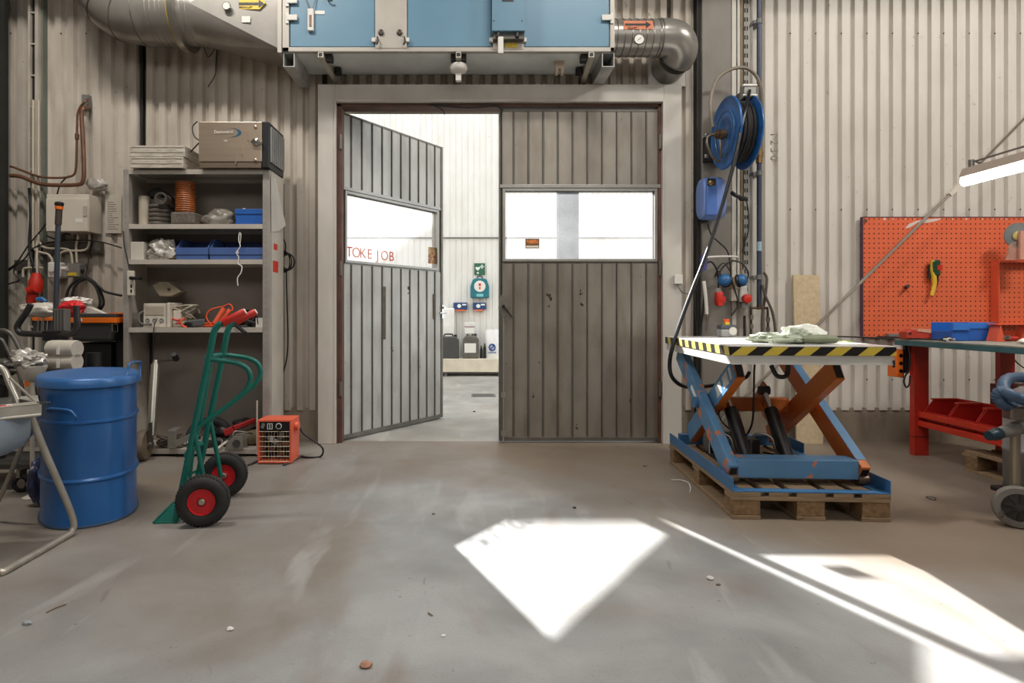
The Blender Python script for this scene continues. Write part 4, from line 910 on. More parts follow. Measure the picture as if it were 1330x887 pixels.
MB().blob((X(288, 4.68), 4.68, z+.10), (.07, .05, .045), .25, 2, 11, 3).build('black_cover', BLACKP, s)
s = thing('bow_saw', 'red bar-shaped tool lying across the bottom shelf', 'tool', P(310, 560, 4.6))
MB().bar(P(291, 563, 4.56), P(303, 557, 4.58), .03, .05).bar(P(303, 556, 4.58), P(332, 545, 4.66), .03, .035).build('red_arm', M('tool_red', (164, 36, 34), .4, 0, .2), s, bevel=.006)
MB().bar(P(304, 563, 4.60), P(335, 549, 4.68), .03, .03).build('silver_arm', STEEL, s)
s = thing('winch', 'grey metal winch block on the bottom shelf', 'winch', (X(306, 4.5), 4.5, z))
m = MB(); q = 4.49
m.prism([P(291.5, 588, q), P(315, 588, q), P(316, 575, q), P(313, 570, q), P(301, 571, q), P(293, 583, q)], (0, .02, 0)).prism([P(296, 585, q+.09), P(320, 585, q+.09), P(321, 572, q+.09), P(317, 567, q+.09), P(305, 568, q+.09)], (0, .02, 0))
m.build('cheek_plates', M('cast_grey', (150, 146, 136), .5, .4, .2), s, bevel=.003)
s.location.z += .022
MB().cyl(P(307, 580, q-.012), P(307, 580, q+.11), .028).build('drum', M('dark_bore', (60, 58, 56), .5, .5), s)
MB().tube([P(302, 570, q), P(306, 564, q+.02), P(322, 566, q+.05), P(328, 567, q+.08)], .007).build('winch_handle', STEEL, s)
s = thing('scrap_parts', 'jumble of grey metal fittings in the middle of the bottom shelf', 'scrap parts', (X(275, 4.6), 4.6, z))
clutter(s, X(240, 4.6), X(298, 4.6), 4.54, 4.74, z+.02, 26, [STEEL, GREYP, MATS['cast_grey'], DARKST, CREAMP], 12, 'fitting', .04)
MB().lathe([(.055, -.09), (.06, -.08), (.06, .08), (.055, .09)], (X(325, 4.66), 4.66, z+.062), (1, .2, 0)).build('olive_canister', M('olive_can', (108, 96, 68), .6, 0, .3), label='olive canister lying beside the heater on the bottom shelf', cat='canister')
MB().blob((X(322, 4.72), 4.72, z+.15), (.12, .07, .05), .3, 2, 14, 3).build('black_bag', BLACKP, label='black rubbery bundle behind the red tool', cat='bundle')
MB().box(X(333.5, 4.5), X(335, 4.5), 4.49, 4.50, 0.02, Z(520, 4.5)).build('thin_strip', CREAMP, label='thin upright wooden lath at the right front of the shelving', cat='lath')

# perforated strip and cable coil right of the shelving
y = 5.0
m = MB().box(X(360.5, y), X(367.5, y), y, 5.045, .0, Z(238, y)); s = m.build('perforated_strip', M('zinc_strip', (132, 130, 124), .45, .6, .15), label='vertical perforated zinc strip on the wall right of the shelving', cat='strip')
m = MB()
for i in range(44): m.box(X(363, y), X(365, y), y-.001, y, .1+i*.045, .122+i*.045)
m.build('slots', DARKST, s)
y = 4.93
s = thing('cable_coil', 'black cable coiled on the wall right of the shelving and trailing down', 'cable', P(372, 350, y))
m = MB()
for i, (rx, rz, dx) in enumerate(((.05, .075, 0), (.06, .07, .01), (.045, .085, -.01), (.055, .06, .02))):
    m.tube([P(371, 340, y-.012*i) + Vector((dx + rx*math.cos(t), 0, rz*math.sin(t))) for t in [2*math.pi*k/14 for k in range(14)]], .006, 6, 3, True)
m.tube([P(368, 310, y), P(371, 318, y), P(370, 330, y)], .006)
m.build('coil', BLACKC, s)
MB().tube([P(372, 352, y), P(372.5, 380, y), P(374, 440, y), P(372, 468, y), P(366, 490, y), P(362, 515, y), P(361, 545, y), P(366, 570, 4.9), P(372, 584, 4.85)], .006, 8).build('trailing_cable', BLACKC, s)
# fan heater
y = 4.285
HO = M('heater_orange', (222, 98, 68), .42, 0, .12, 8, col2=(120, 84, 66), thr=.68)
HX0, HX1, hz0, hz1 = X(333, y), X(378.5, y), Z(604, y)+.012, Z(545.5, y); HX0 = X(334, y)
s = thing('fan_heater', 'square orange electric fan heater on the floor beside the shelving', 'heater', ((HX0+HX1)/2, y+.12, 0))
m = MB(); t = .014; yb = y+.20; e = .012
m.box(HX0, HX1, y, yb, hz0, hz0+t).box(HX0, HX1, y, yb, hz1-t, hz1).box(HX0, HX0+t, y, yb, hz0+t, hz1-t).box(HX1-t, HX1, y, yb, hz0+t, hz1-t).box(HX0+t, HX1-t, yb-.01, yb, hz0+t, hz1-t)
m.build('casing', HO, s, bevel=.004)
zp = Z(560, y)
cp = MB().box(HX0+t, HX1-t, y+.004, y+.02, zp, hz1-t).build('control_panel', BLACKP, s)
MB().obox(P(341.5, 553, y+.002), (.022, .004, .036), (0, .35, 0)).build('panel_logo', GREYP, cp)
m = MB()
for i in range(3): m.box(X(347+i*3, y), X(347.7+i*3, y), y, y+.004, Z(557, y), Z(550, y))
m.box(X(347, y), X(353.7, y), y, y+.004, Z(550.6, y), Z(550, y)).box(X(347, y), X(353.7, y), y, y+.004, Z(557.5, y), Z(557, y)).build('panel_symbol', TAPE_W, cp)
MB().torus(P(362, 553.5, y), (0,1,0), .019, .003, 24, 6).build('dial_ring', TAPE_W, cp)
MB().lathe([(.014, 0), (.012, .014)], P(362, 553.5, y+.002), (0,-1,0)).build('dial_knob', BLACKP, cp)
m = MB(); gz0, gz1 = hz0+t, zp-.004
for i in range(11): xx = HX0+t + (HX1-HX0-2*t)*i/10; m.cyl((xx, y+.004, gz0), (xx, y+.004, gz1), .0014, n=6)
for i in range(7): zz = gz0 + (gz1-gz0)*i/6; m.cyl((HX0+t, y+.003, zz), (HX1-t, y+.003, zz), .0018, n=6)
m.build('front_grille', M('grille_wire', (170, 160, 138), .4, .6), s)
m = MB()
for i in range(6): xx = HX0+.03 + (HX1-HX0-.06)*i/5; m.tube([(xx, y+.05, gz0+.02), (xx, y+.05, gz1-.02)], .004, 8, 1)
m.build('heating_rods', M('rod_metal', (150, 132, 108), .3, .9), s)
MB().box(HX0+t, HX1-t, y+.12, y+.13, gz0, gz1).build('inner_baffle', BLACKP, s)
m = MB(); c = Vector(((HX0+HX1)/2, y+.09, (gz0+gz1)/2))
for i in range(5):
    t_ = 2*math.pi*i/5; m.obox(c + Vector((.05*math.cos(t_), 0, .05*math.sin(t_))), (.075, .004, .035), (.4, -t_, 0))
m.cyl(c + Vector((0,-.01,0)), c + Vector((0,.02,0)), .018); m.build('fan_blades', STEEL, s)
MB().cyl((HX1, y+.09, Z(556, y)), (HX1+.028, y+.09, Z(556, y)), .032, n=24).build('thermostat_knob', HO, s)
for xa_, xb_, nm in ((HX0-.0, HX0-.035, 'l'), (HX1-.01, HX1-.03, 'r')):
    MB().tube([(xa_, y+.16, hz0), (xb_, y-.03, .010), (xb_-.01, y-.055, .010)], .007, 8, 1).tube([(xa_, y+.1, hz0), (xa_+.03, y+.22, .010)], .006, 8, 1).build('foot_bar', M('foot_metal', (74, 74, 76), .5, .4), s)
MB().tube([(HX1+.015, y+.14, Z(558, y)), P(394, 563, y+.15), P(408, 573, y+.15), P(419, 582, y+.12), Vector((X(417, 4.5), 4.5, .008)), Vector((X(400, 4.44), 4.46, .008)), Vector((X(382, 4.5), 4.52, .008))], .007, 8).build('power_cable', BLACKC, s)

# ================================================================== column services and right wall
y = 5.0
s = thing('cable_tray', 'white perforated cable tray running up beside the concrete column', 'cable tray', (X(965, y), y, 1.1))
MB().box(X(956, y), X(976, y), y+.01, 5.045, Z(396, y), 5.1).box(X(956, y), X(957.5, y), y-.03, y+.01, Z(396, y), 5.1).box(X(974.5, y), X(976, y), y-.03, y+.01, Z(396, y), 5.1).build('tray_body', M('tray_white', (196, 192, 184), .5), s)
m = MB(); z = Z(390, y)
while z < 5: m.box(X(967.5, y), X(969, y), y+.008, y+.01, z, z+.035).box(X(970.5, y), X(972, y), y+.008, y+.01, z, z+.035); z += .075
m.build('slots', DARKST, s)
MB().tube([P(960, -60, y-.005), P(960, 100, y-.005), P(959.5, 396, y-.005)], .006, 6).build('tray_cable', CREAMP, s)
MB().tube([P(963, -60, y-.005), P(963.5, 150, y-.005), P(963, 350, y-.005), P(962, 396, y-.005)], .007, 6).build('tray_cable', M('tan_cable', (150, 126, 92), .5), s)
MB().tube([P(965.5, -60, y-.004), P(965.5, 200, y-.004), P(965, 350, y-.004)], .005, 6).build('tray_cable', BLACKC, s)
y = 4.93
s = thing('air_pipe', 'dark blue vertical compressed air pipe right of the cable tray', 'pipe', P(986, 400, y))
PB = M('pipe_dark_blue', (52, 62, 80), .4, .1, .15)
MB().cyl(P(986, 398, y), (X(986, y), y, 5.15), .019, n=16).build('main_pipe', PB, s)
for py in (28, 225, 360): MB().box(X(979, y), X(990, y), y+.0, 5.045, Z(py+2, y), Z(py-2, y)).cyl(P(986, py+3, y), P(986, py-3, y), .024, n=16).build('pipe_clamp', GREYP, s)
MB().cyl(P(986, 212, y), P(986, 186, y), .026, n=12).cyl(P(986, 204, y), P(986, 198, y), .033, n=8).build('brass_valve', BRASS, s)
MB().cyl(P(986, 326, y), P(986, 314, y), .0196, n=16, cap=False).build('pipe_label', M('label_pale_blue', (150, 180, 196), .5), s)
m = MB(); m.tube([P(975.5, 440, y), P(975.5, 403, y), P(977, 400, y), P(986, 400, y), P(995, 400, y), P(997, 403, y), P(997.5, 440, y)], .010, 10, 2).cyl(P(986, 402, y), P(986, 396, y), .02, n=12)
m.build('brass_fork', M('dull_brass', (92, 76, 62), .45, .6, .3, 20), s)
for px, py in ((976, 412), (976, 424), (997.5, 415), (997.5, 428)): MB().cyl(P(px, py+3, y), P(px, py-3, y), .016, n=6).build('pipe_union', STEEL, s)
MB().tube([P(992, 354, y), P(996, 362, y), P(994, 385, y), P(990, 410, y), P(990, 445, y)], .011, 8).tube([P(990, 370, y-.03), P(994, 384, y-.03), P(1003, 405, y-.03), P(1007, 430, y-.03), P(1007, 455, y-.03)], .011, 8).build('air_hose', M('grey_brown_hose', (84, 76, 68), .6), s)
# hose reel
RX0, RX1, RY, RZ = X(943, 4.62), X(969, 4.62), 4.62, Z(173, 4.62)
RB = M('reel_blue', (38, 92, 152), .35, .1, .12, 5, col2=(30, 70, 120), thr=.6)
s = thing('hose_reel', 'blue hose reel with black hose on the concrete column', 'hose reel', (RX0+.08, RY, RZ-.27))
RR = .275
for xx, nm, dpt in ((RX0, 'near', -1), (RX1, 'far', 1)):
    dsc = MB().lathe([(.03, 0), (.10, .0), (.115, .012*dpt), (.15, .014*dpt), (.165, .0), (RR-.02, .0), (RR-.006, .010*dpt), (RR, .004*dpt), (RR, -.004*dpt), (RR-.012, -.004*dpt), (.03, -.006*dpt)], (xx, RY, RZ), (1,0,0), 48).build('reel_disc', RB, s)
MB().lathe([(.12, 0), (.12, RX1-RX0-.04)], (RX0+.02, RY, RZ), (1,0,0), 32).build('reel_core', DARKST, s)
m = MB()
for k, rr in enumerate((.15, .175, .198, .215)):
    for i in range(5):
        if k == 3 and i in (0,): continue
        m.torus((RX0+.022+i*.026, RY, RZ), (1, .02*((i+k) % 3-1), 0), rr, .0125, 36, 8)
m.build('wound_hose', RUBBER, s)
MB().torus((RX0-.012, RY, RZ), (1,0,0), .17, .004, 44, 6).build('pressed_ring', M('reel_ring', (84, 110, 136), .35, .3), s)
MB().cyl((RX0-.09, RY, RZ-.01), (RX0, RY, RZ-.01), .028).cyl((RX0-.02, RY, RZ-.01), (RX0-.06, RY, RZ-.01), .04).build('hub_swivel', M('hub_brass', (104, 84, 64), .45, .7, .3, 20), s)
MB().tube([(RX0-.09, RY, RZ-.01), (RX0-.14, RY, RZ-.03), (RX0-.15, RY-.02, RZ-.10), (RX0-.10, RY-.02, RZ-.20), (RX0-.05, RY-.01, RZ-.22)], .011, 8).tube([(RX0-.05, RY, RZ-.02), (RX0-.055, RY-.03, RZ-.12), (RX0-.05, RY-.02, RZ-.2)], .008, 8).build('swivel_pipes', M('swivel_steel', (110, 100, 90), .4, .7, .3, 20), s)
MB().tube([P(926, 165, 4.60), P(924, 150, 4.6), P(923, 130, 4.62), P(930, 105, 4.68), P(947, 91, 4.74), P(967, 88, 4.78), P(981, 97, 4.80), P(988, 115, 4.82), P(990, 145, 4.88), P(990, 175, 4.92)], .0135, 10).build('feed_hose', M('feed_hose_grey', (128, 118, 104), .55), s)
MB().box(RX1+.005, RX1+.10, RY+.0, 4.965, RZ+.20, RZ+.36).build('wall_bracket', M('bracket_steel', (98, 96, 92), .45, .5, .2), s, bevel=.004)
MB().box(RX1-.06, RX1+.03, RY-.10, RY-.02, RZ+.24, RZ+.345).build('guide_plate', M('guide_grey', (150, 148, 142), .4, .6), s, bevel=.004)
for dz_ in (.255, .33): MB().cyl((RX1-.07, RY-.10, RZ+dz_), (RX1+.035, RY-.10, RZ+dz_), .009, n=10).build('guide_roller', TAPE_W, s)
MB().box(X(913.5, 4.95), RX1+.02, RY+.30, RY+.345, RZ-.14, RZ+.06).build('column_plate', DARKST, s)
for py in (176, 203): MB().lathe([(.018, 0), (.018, .012), (.01, .018)], P(917, py, 4.9), (0,-1,0), 6).build('column_bolt', STEEL, s)
HS = M('glossy_black_hose', (20, 20, 24), .28, 0, .1)
MB().tube([(RX1-.02, RY-.10, RZ+.29), P(969, 140, 4.42), P(963, 165, 4.38), P(955, 205, 4.34), P(943, 250, 4.30), P(928, 300, 4.25), P(914, 340, 4.2), P(900, 375, 4.15), P(886, 412, 4.1), P(876, 442, 4.06), P(870, 468, 4.05), P(872, 488, 4.06), P(884, 500, 4.1), P(900, 503, 4.2), P(930, 500, 4.3), P(965, 492, 4.3), P(973, 484, 4.25)], .0135, 10).build(
    'air_hose', HS, label='shiny black air hose sweeping down from the blue reel past the lift table', cat='hose')
# blue balancer
y = 4.76
s = thing('cable_reel_case', 'pale blue plastic enclosed cable reel on the column below the hose reel', 'cable reel', (X(929, y), y+.1, Z(284, y)))
CB = M('pale_blue_plastic', (106, 132, 190), .4, 0, .08)
n = 28; ring = []
def sup(a, b, ex, t): c_, s_ = math.cos(t), math.sin(t); return (math.copysign(abs(c_)**(2/ex), c_)*a, math.copysign(abs(s_)**(2/ex), s_)*b)
rs = []
for xx, k in ((-.085, .80), (-.075, .93), (-.03, 1), (.06, 1), (.085, .94), (.095, .85)):
    rs.append([Vector((X(930, y)+xx, 4.875 + sup(.105, .172, 3.0, 2*math.pi*i/n)[0]*k, Z(255, y) + sup(.105, .172, 3.0, 2*math.pi*i/n)[1]*k)) for i in range(n)])
MB().rings(rs).build('case', CB, s)
m = MB().box(X(917.5, y), X(932, y), 4.755, 4.79, Z(280, y), Z(231, y)); m.build('front_spine', M('mid_blue_plastic', (70, 104, 170), .4), s, bevel=.014)
MB().box(X(918.5, y), X(929, y), 4.75, 4.756, Z(241, y), Z(232, y)).build('outlet_recess', BLACKP, s)
MB().lathe([(.02, 0), (.02, .02), (.01, .025)], P(922.5, 238, 4.75), (0,-1,0), 16).build('cable_ball', BRASS, s)
MB().box(X(914, 4.9), X(919, 4.9), 4.88, 4.96, Z(289, 4.9), Z(274, 4.9)).build('case_mount', DARKST, s)
y = 4.93
for pts, r_, lab, mt in ((((919, 290), (924, 305), (934, 315), (944, 325), (948, 340), (950, 362), (957, 385), (958, 398), (950, 410)), .006, 'black cable wandering down the column from the enclosed reel', BLACKC),
                     (((948, 352), (941, 342), (934, 346), (928, 360), (934, 352)), .005, 'thin cable looped behind the ear defenders', BLACKC),
                     (((968, 255), (972, 275), (972, 300), (966, 318), (964, 328), (968, 302), (966, 330)), .0045, 'tangled thin black cord over the cable tray', BLACKC),
                     (((967, 410), (967, 425), (967.5, 452)), .010, 'dark grey cable hanging from the red wall socket', BLACKC),
                     (((908, 352), (903, 365), (903, 400), (905, 430), (904, 455)), .007, 'black cable along the edge of the column above the lift table', BLACKC)):
    MB().tube([P(a, b, y-.02) for a, b in pts], r_, 6).build('cable', mt, label=lab, cat='cable')
MB().tube([P(950, 250, 4.9), P(956, 254, 4.88), P(966, 258, 4.9)], .016, 8).blob(P(964, 258, 4.89), (.03, .02, .02), .3, 2, 2, 2).build('cable_knot', BLACKC, label='knotted bunch of black cable tied to the cable tray', cat='cable')
s = thing('wall_hook', 'white wire hook bar sticking out across the column', 'hook', P(935, 334, 4.9))
MB().tube([P(917, 337, 4.82), P(920, 334, 4.82), P(945, 333, 4.88), P(958, 334, 4.93), P(958, 338, 4.96)], .008, 8).build('hook_bar', WHITEP, s)
s = thing('ear_defenders', 'blue ear defenders hanging from the white hook bar', 'ear defenders', P(951, 375, 4.86))
y = 4.86
MB().tube([P(940, 366, y), P(935, 355, y), P(940, 346, y), P(950, 339, y), P(962, 341, y), P(970, 350, y), P(972, 358, y), P(967, 368, y)], .007, 8).build('headband', BLACKP, s)
for px, py, sg in ((941, 364, -1), (963, 364, 1)):
    c = P(px, py, y); k = MB().lathe([(.040, -.02), (.052, -.005), (.050, .018), (.030, .038), (.004, .042)], c, (sg*.7, -.55, .2), 24).build('ear_cup', M('cup_blue', (40, 96, 148), .4), s)
    MB().torus(c - Vector((sg*.018, -.014, .004)), (sg*.7, -.55, .2), .040, .016, 24, 8).build('cushion', BLACKP, k)
y = 4.90
s = thing('industrial_plug', 'red industrial plug with clear collar hanging left on the column', 'plug', P(933, 398, y))
MB().tube([P(917, 342, y), P(924, 340, y), P(931, 350, y), P(933, 362, y), P(933, 375, y)], .008, 8).build('plug_cable', BLACKC, s)
MB().cyl(P(933.5, 382, y), P(933.5, 374, y), .028, .024).build('collar', M('smoke_collar', (146, 142, 136), .4), s)
MB().lathe([(.026, 0), (.035, .03), (.035, .10), (.028, .115)], P(934, 397, y), (0,0,1)).box(X(930.5, y), X(936.5, y), y-.04, y-.03, Z(397, y), Z(393, y)).build('plug_body', REDP, s)
MB().cyl(P(939, 393, y-.01), P(939, 385, y-.01), .022).build('hinged_cap', REDP, s)
s = thing('industrial_socket', 'grey wall socket with round red cover right of the tray', 'socket', P(967, 405, y))
MB().box(X(962, y), X(972, y), y+.01, 5.04, Z(392, y), Z(371, y)).build('socket_body', WHITEP, s, bevel=.012)
MB().cyl(P(967, 400, y+.02), P(967, 391, y+.02), .03, .022).build('cable_gland', GREYP, s)
MB().lathe([(.036, 0), (.039, .02), (.035, .035), (.01, .04)], P(968.5, 388, y+.01), (.1, -1, 0), 28).build('red_cover', REDP, s)
s = thing('junction_box', 'small cream junction box on the column edge below the ear defenders', 'box', P(953, 391, 4.95))
MB().box(X(948.5, 4.95), X(957.5, 4.95), 4.93, 4.985, Z(391, 4.95), Z(376, 4.95)).build('box_body', CREAMP, s, bevel=.004)
MB().cyl(P(952, 376, 4.95), P(952, 366, 4.95), .02).cyl(P(952, 366, 4.95), P(952, 360, 4.95), .014).build('box_gland', M('gland_tan', (176, 156, 128), .5), s)
s = thing('grease_gun', 'white tubular gun with violet grip hanging on the column', 'grease gun', P(917, 431, 4.84))
y = 4.84
MB().tube([P(914, 365, y), P(916.5, 385, y), P(918, 408, y)], .014, 10).build('barrel', WHITEP, s)
MB().tube([P(918, 405, y), P(918.5, 418, y), P(917, 431, y)], .008, 8).build('nozzle', STEEL, s)
MB().prism([P(910, 337, y), P(917, 325, y), P(921, 330, y), P(918, 350, y), P(912, 354, y)], (0, .03, 0)).build('grip', M('violet_plastic', (70, 72, 130), .4), s, bevel=.006)
MB().tube([P(915, 365, y+.03), P(914, 395, y+.04), P(910, 425, y+.04), P(908, 450, y+.04)], .010, 8).build('supply_hose', BLACKC, s)
s = MB().box(X(874.5, 4.95), X(885, 4.95), 4.915, 4.948, Z(369, 4.95), Z(357, 4.95)).build('junction_box', WHITEP, bevel=.004, label='small white junction box on the right door casing', cat='box')
MB().tube([P(880, 369, 4.93), P(884, 377, 4.93), P(889, 381, 5.0), P(897, 381, 5.03)], .004).build('box_cable', GREYP, s)
# writing on the wall sheet, turned on its side
INK = M('pencil_grey', (122, 112, 100), .7)
def sideways(px, py, yy=5.047): return Matrix.Translation(P(px, py, yy)) @ Matrix.Rotation(R(90), 4, 'X') @ Matrix.Rotation(R(-90), 4, 'Z')
m = MB().text('1 2 3 0', .085, sideways(1005, 190), .0008); m.build('wall_writing', INK, label='faint handwriting on the white cladding right of the blue reel', cat='writing')
# particle board leaning on the wall
OS = M('particle_board', (196, 176, 142), .8, 0, .15, 30, col2=(120, 98, 70), thr=.64, wscale=60)
bx0, bx1 = X(1033, 4.98), X(1067, 4.98)
MB().prism([(bx0, 4.955, .001), (bx0, 4.975, .001), (bx0, 5.03, Z(357, 5.0)), (bx0, 5.01, Z(357, 5.0))], (bx1-bx0, 0, 0)).build('particle_board', OS, label='pale speckled particle board leaning upright behind the lift table', cat='board')
# slanting stay pole
p0 = RP(905, 566, (0, 4.88, 0), (0, 1, 0)); p1 = RP(1246, 240, (0, 4.88, 0), (0, 1, 0)); p2 = RP(1727, -250, (0, 4.88, 0), (0, 1, 0)); p0.z = .012
s = thing('stay_pole', 'long slanting grey pole rising from the floor across the pegboard', 'pole', p0)
MB().bar(p0, p1, .014, .03, (0, 1, 0)).build('flat_pole', M('pole_grey', (150, 142, 130), .45, .3, .15), s, bevel=.002)
MB().bar(p1 - (p1-p0).normalized()*.12, p1, .03, .042, (0,1,0)).build('pole_clamp', CREAMP, s)
MB().cyl(p1, p2, .008, n=8).build('stay_rod', M('rod_dark', (96, 86, 72), .5, .4), s)

# pegboard on the wall
def peg_mat(name, base, pitch=.0402, r=.006):
    m, nt, b = new_mat(name); N, L = nt.nodes, nt.links
    tc = N.new('ShaderNodeTexCoord'); sx = N.new('ShaderNodeSeparateXYZ'); L.new(tc.outputs['Object'], sx.inputs[0])
    def mth(op, a, b_=None):
        q = N.new('ShaderNodeMath'); q.operation = op
        for i, v in enumerate((a, b_)):
            if v is None: continue
            if isinstance(v, (int, float)): q.inputs[i].default_value = v
            else: L.new(v, q.inputs[i])
        return q.outputs[0]
    def cell(o): return mth('SUBTRACT', mth('FRACT', mth('ADD', mth('DIVIDE', o, pitch), 200.2)), .5)
    u, v = cell(sx.outputs[0]), cell(sx.outputs[2])
    d = mth('SQRT', mth('ADD', mth('MULTIPLY', u, u), mth('MULTIPLY', v, v)))
    hole = mth('LESS_THAN', d, r/pitch)
    n = N.new('ShaderNodeTexNoise'); n.inputs['Scale'].default_value = 5; L.new(tc.outputs['Object'], n.inputs['Vector'])
    rp = N.new('ShaderNodeValToRGB'); rp.color_ramp.elements[0].color = lin([q*.93 for q in base]); rp.color_ramp.elements[1].color = lin(base); L.new(n.outputs[0], rp.inputs[0])
    mx = N.new('ShaderNodeMixRGB'); L.new(hole, mx.inputs[0]); L.new(rp.outputs[0], mx.inputs[1]); mx.inputs[2].default_value = lin((70, 24, 16))
    L.new(mx.outputs[0], b.inputs['Base Color']); b.inputs['Roughness'].default_value = .45
    MATS[name] = m; return m
PEG = peg_mat('orange_perforated_sheet', (226, 106, 68)); PEGR = M('orange_red_paint', (218, 92, 60), .42, 0, .1)
y = 5.0
s = thing('pegboard', 'large orange perforated tool board on the right wall', 'pegboard', (X(1240, y), y, Z(437, y)))
MB().box(X(1121, y), X(1400, y), y, y+.02, Z(437.5, y), Z(282.5, y)).build('perforated_sheet', PEG, s)
MB().box(X(1120, y), X(1121, y), y-.004, y+.03, Z(438, y), Z(281.5, y)).box(X(1121, y), X(1400, y), y-.003, y+.03, Z(282.5, y), Z(281.5, y)).build('rim', M('rim_purple', (88, 54, 70), .5), s)
MB().lathe([(.014, 0), (.012, .008)], P(1124, 287, y), (0,-1,0), 12).build('fixing_washer', CHROME, s)
m = MB()
for i, (px, r_) in enumerate(((1149, .012), (1160, .006), (1176, .006), (1187, .005), (1203, .007), (1215, .006), (1237, .007), (1255, .009), (1276, .006), (1290, .006), (1300, .006), (1307, .006))): m.lathe([(r_, 0), (r_*.9, .001)], P(px, 284.5, y-.001), (0,-1,0), 10)
m.build('chipped_paint', M('bare_primer', (214, 196, 186), .6), s)
MB().prism([P(1176, 296, y), P(1180, 291, y), P(1190, 287, y), P(1200, 285, y), P(1224, 283.5, y), P(1216, 287, y), P(1204, 289.5, y), P(1192, 289, y), P(1184, 294, y), P(1178, 297, y)], (0, -.001, 0)).build('scraped_patch', MATS['bare_primer'], s)
MB().prism([P(1178, 297, y), P(1180, 294.5, y), P(1150, 330, y), P(1140, 340, y), P(1138, 342, y)], (0, -.0008, 0)).build('scratch', M('scratch_red', (170, 36, 28), .5), s) if 0 else None
s = thing('cable_gripper', 'yellow and black pistol tool hanging on the pegboard', 'tool', P(1212, 385, 4.96))
y = 4.96
MB().tube([P(1211, 338, y), P(1211, 350, y), P(1213, 362, y), P(1213, 372, y), P(1210, 384, y)], [.016, .019, .02, .018, .016], 10).build('yellow_grip', M('tool_yellow', (224, 180, 50), .45), s)
MB().prism([P(1212, 340, y-.02), P(1216, 337, y-.02), P(1222, 338, y-.02), P(1222, 358, y-.02), P(1215, 358, y-.02), P(1212, 352, y-.02)], (0, .04, 0)).build('dark_head', M('tool_green', (24, 66, 44), .4), s, bevel=.006)
MB().box(X(1215, y), X(1221.5, y), y-.024, y-.02, Z(351, y), Z(344.5, y)).build('red_panel', REDP, s)
MB().tube([P(1218, 358, y), P(1218, 366, y), P(1215, 376, y)], .006).tube([P(1207, 344, y+.01), P(1206.5, 362, y+.01)], .010).build('trigger_bar', DARKST, s)
MB().cyl(P(1177, 373, 4.998), P(1179.5, 371.5, 4.94), .016, .013, n=14).build('black_peg', BLACKP, label='short black rubber peg stuck in the pegboard', cat='peg')
s = thing('shelf_box', 'orange red perforated shelf box on the wall at the right edge', 'shelf', (X(1320, 4.9), 4.9, Z(420, 4.9)))
y0_, y1_ = 4.92, 4.998
ax0, ax1 = X(1297, y0_), X(1400, y0_)
MB().box(ax0, ax1, y0_, y1_, Z(341, y0_), Z(338, y0_)).box(ax0, ax0+.012, y0_, y1_, Z(420, y0_), Z(341, y0_)).box(ax0, ax1, y0_, y1_, Z(422, y0_), Z(420, y0_)).build('box_frame', PEGR, s, bevel=.002)
MB().box(ax0+.012, ax1, 4.975, 4.98, Z(420, y0_), Z(341, y0_)).build('inner_sheet', PEG, s)
s = thing('grinding_disc', 'grey grinding disc in a clear pouch on top of the orange shelf box', 'disc', P(1322, 337, 4.8))
MB().lathe([(.1, 0), (.103, .006), (.1, .012), (.04, .014), (.03, .02)], P(1322, 306, 4.82), (-.2, -1, 0), 36).build('disc', M('disc_grey', (110, 112, 110), .7, 0, .1, 60), s)
MB().lathe([(.035, 0), (.012, .006)], P(1322, 306, 4.80), (-.2, -1, 0), 20).build('hub_label', M('hub_gold', (190, 168, 96), .5, 0, .3, 40), s)
MB().prism([P(1307, 337.5, 4.80), P(1312, 318, 4.80), P(1340, 300, 4.80), P(1340, 337.5, 4.80)], (0, .012, 0)).build('clear_holder', M('clear_pink', (190, 160, 144), .2, 0, .3, 12, alpha=.55, spec=1), s)
MB().box(X(1324, 4.78), X(1345, 4.78), 4.77, 4.79, Z(337, 4.78), Z(300, 4.78)).build('pink_card', M('pink_card', (206, 150, 130), .6), s)

# bench lamp
LX, LZ = 3.33, 1.985
s = thing('bench_lamp', 'long white fluorescent lamp hanging over the workbench', 'lamp', (LX, 3.3, LZ))
MB().prism([(LX-.055, 4.02, LZ), (LX+.055, 4.02, LZ), (LX+.045, 4.02, LZ+.05), (LX-.03, 4.02, LZ+.06)], (0, -1.35, 0)).build('lamp_housing', M('lamp_taupe', (168, 152, 138), .45), s, bevel=.004)
em, nt, b = new_mat('lamp_tube_light'); b.inputs['Emission Color'].default_value = (1, .99, .96, 1); b.inputs['Emission Strength'].default_value = 17
MB().cyl((LX-.005, 4.03, LZ-.022), (LX-.005, 2.67, LZ-.022), .032, n=18).build('lamp_tube', em, s)
MB().tube([(LX+.02, 3.9, LZ+.06), (LX+.02, 3.98, LZ+.10), (LX+.05, 3.7, LZ+.11), (LX+.1, 3.2, LZ+.12)], .007, 8, 1).cyl((LX, 3.98, LZ+.03), (LX, 3.98, LZ+.11), .018, n=12).cyl((LX+.1, 3.2, LZ+.12), (LX+.1, 2.85, LZ+.12), .007, n=8).cyl((LX, 2.85, LZ+.05), (LX+.1, 2.85, 5.19), .008, n=8).build('lamp_arm', STEEL, s)
MB().tube([(LX+.03, 3.6, LZ), (LX+.3, 3.7, LZ-.12), (LX+.8, 3.8, LZ-.2)], .007, 8, 1).build('lower_stay', MATS['rod_dark'], s)

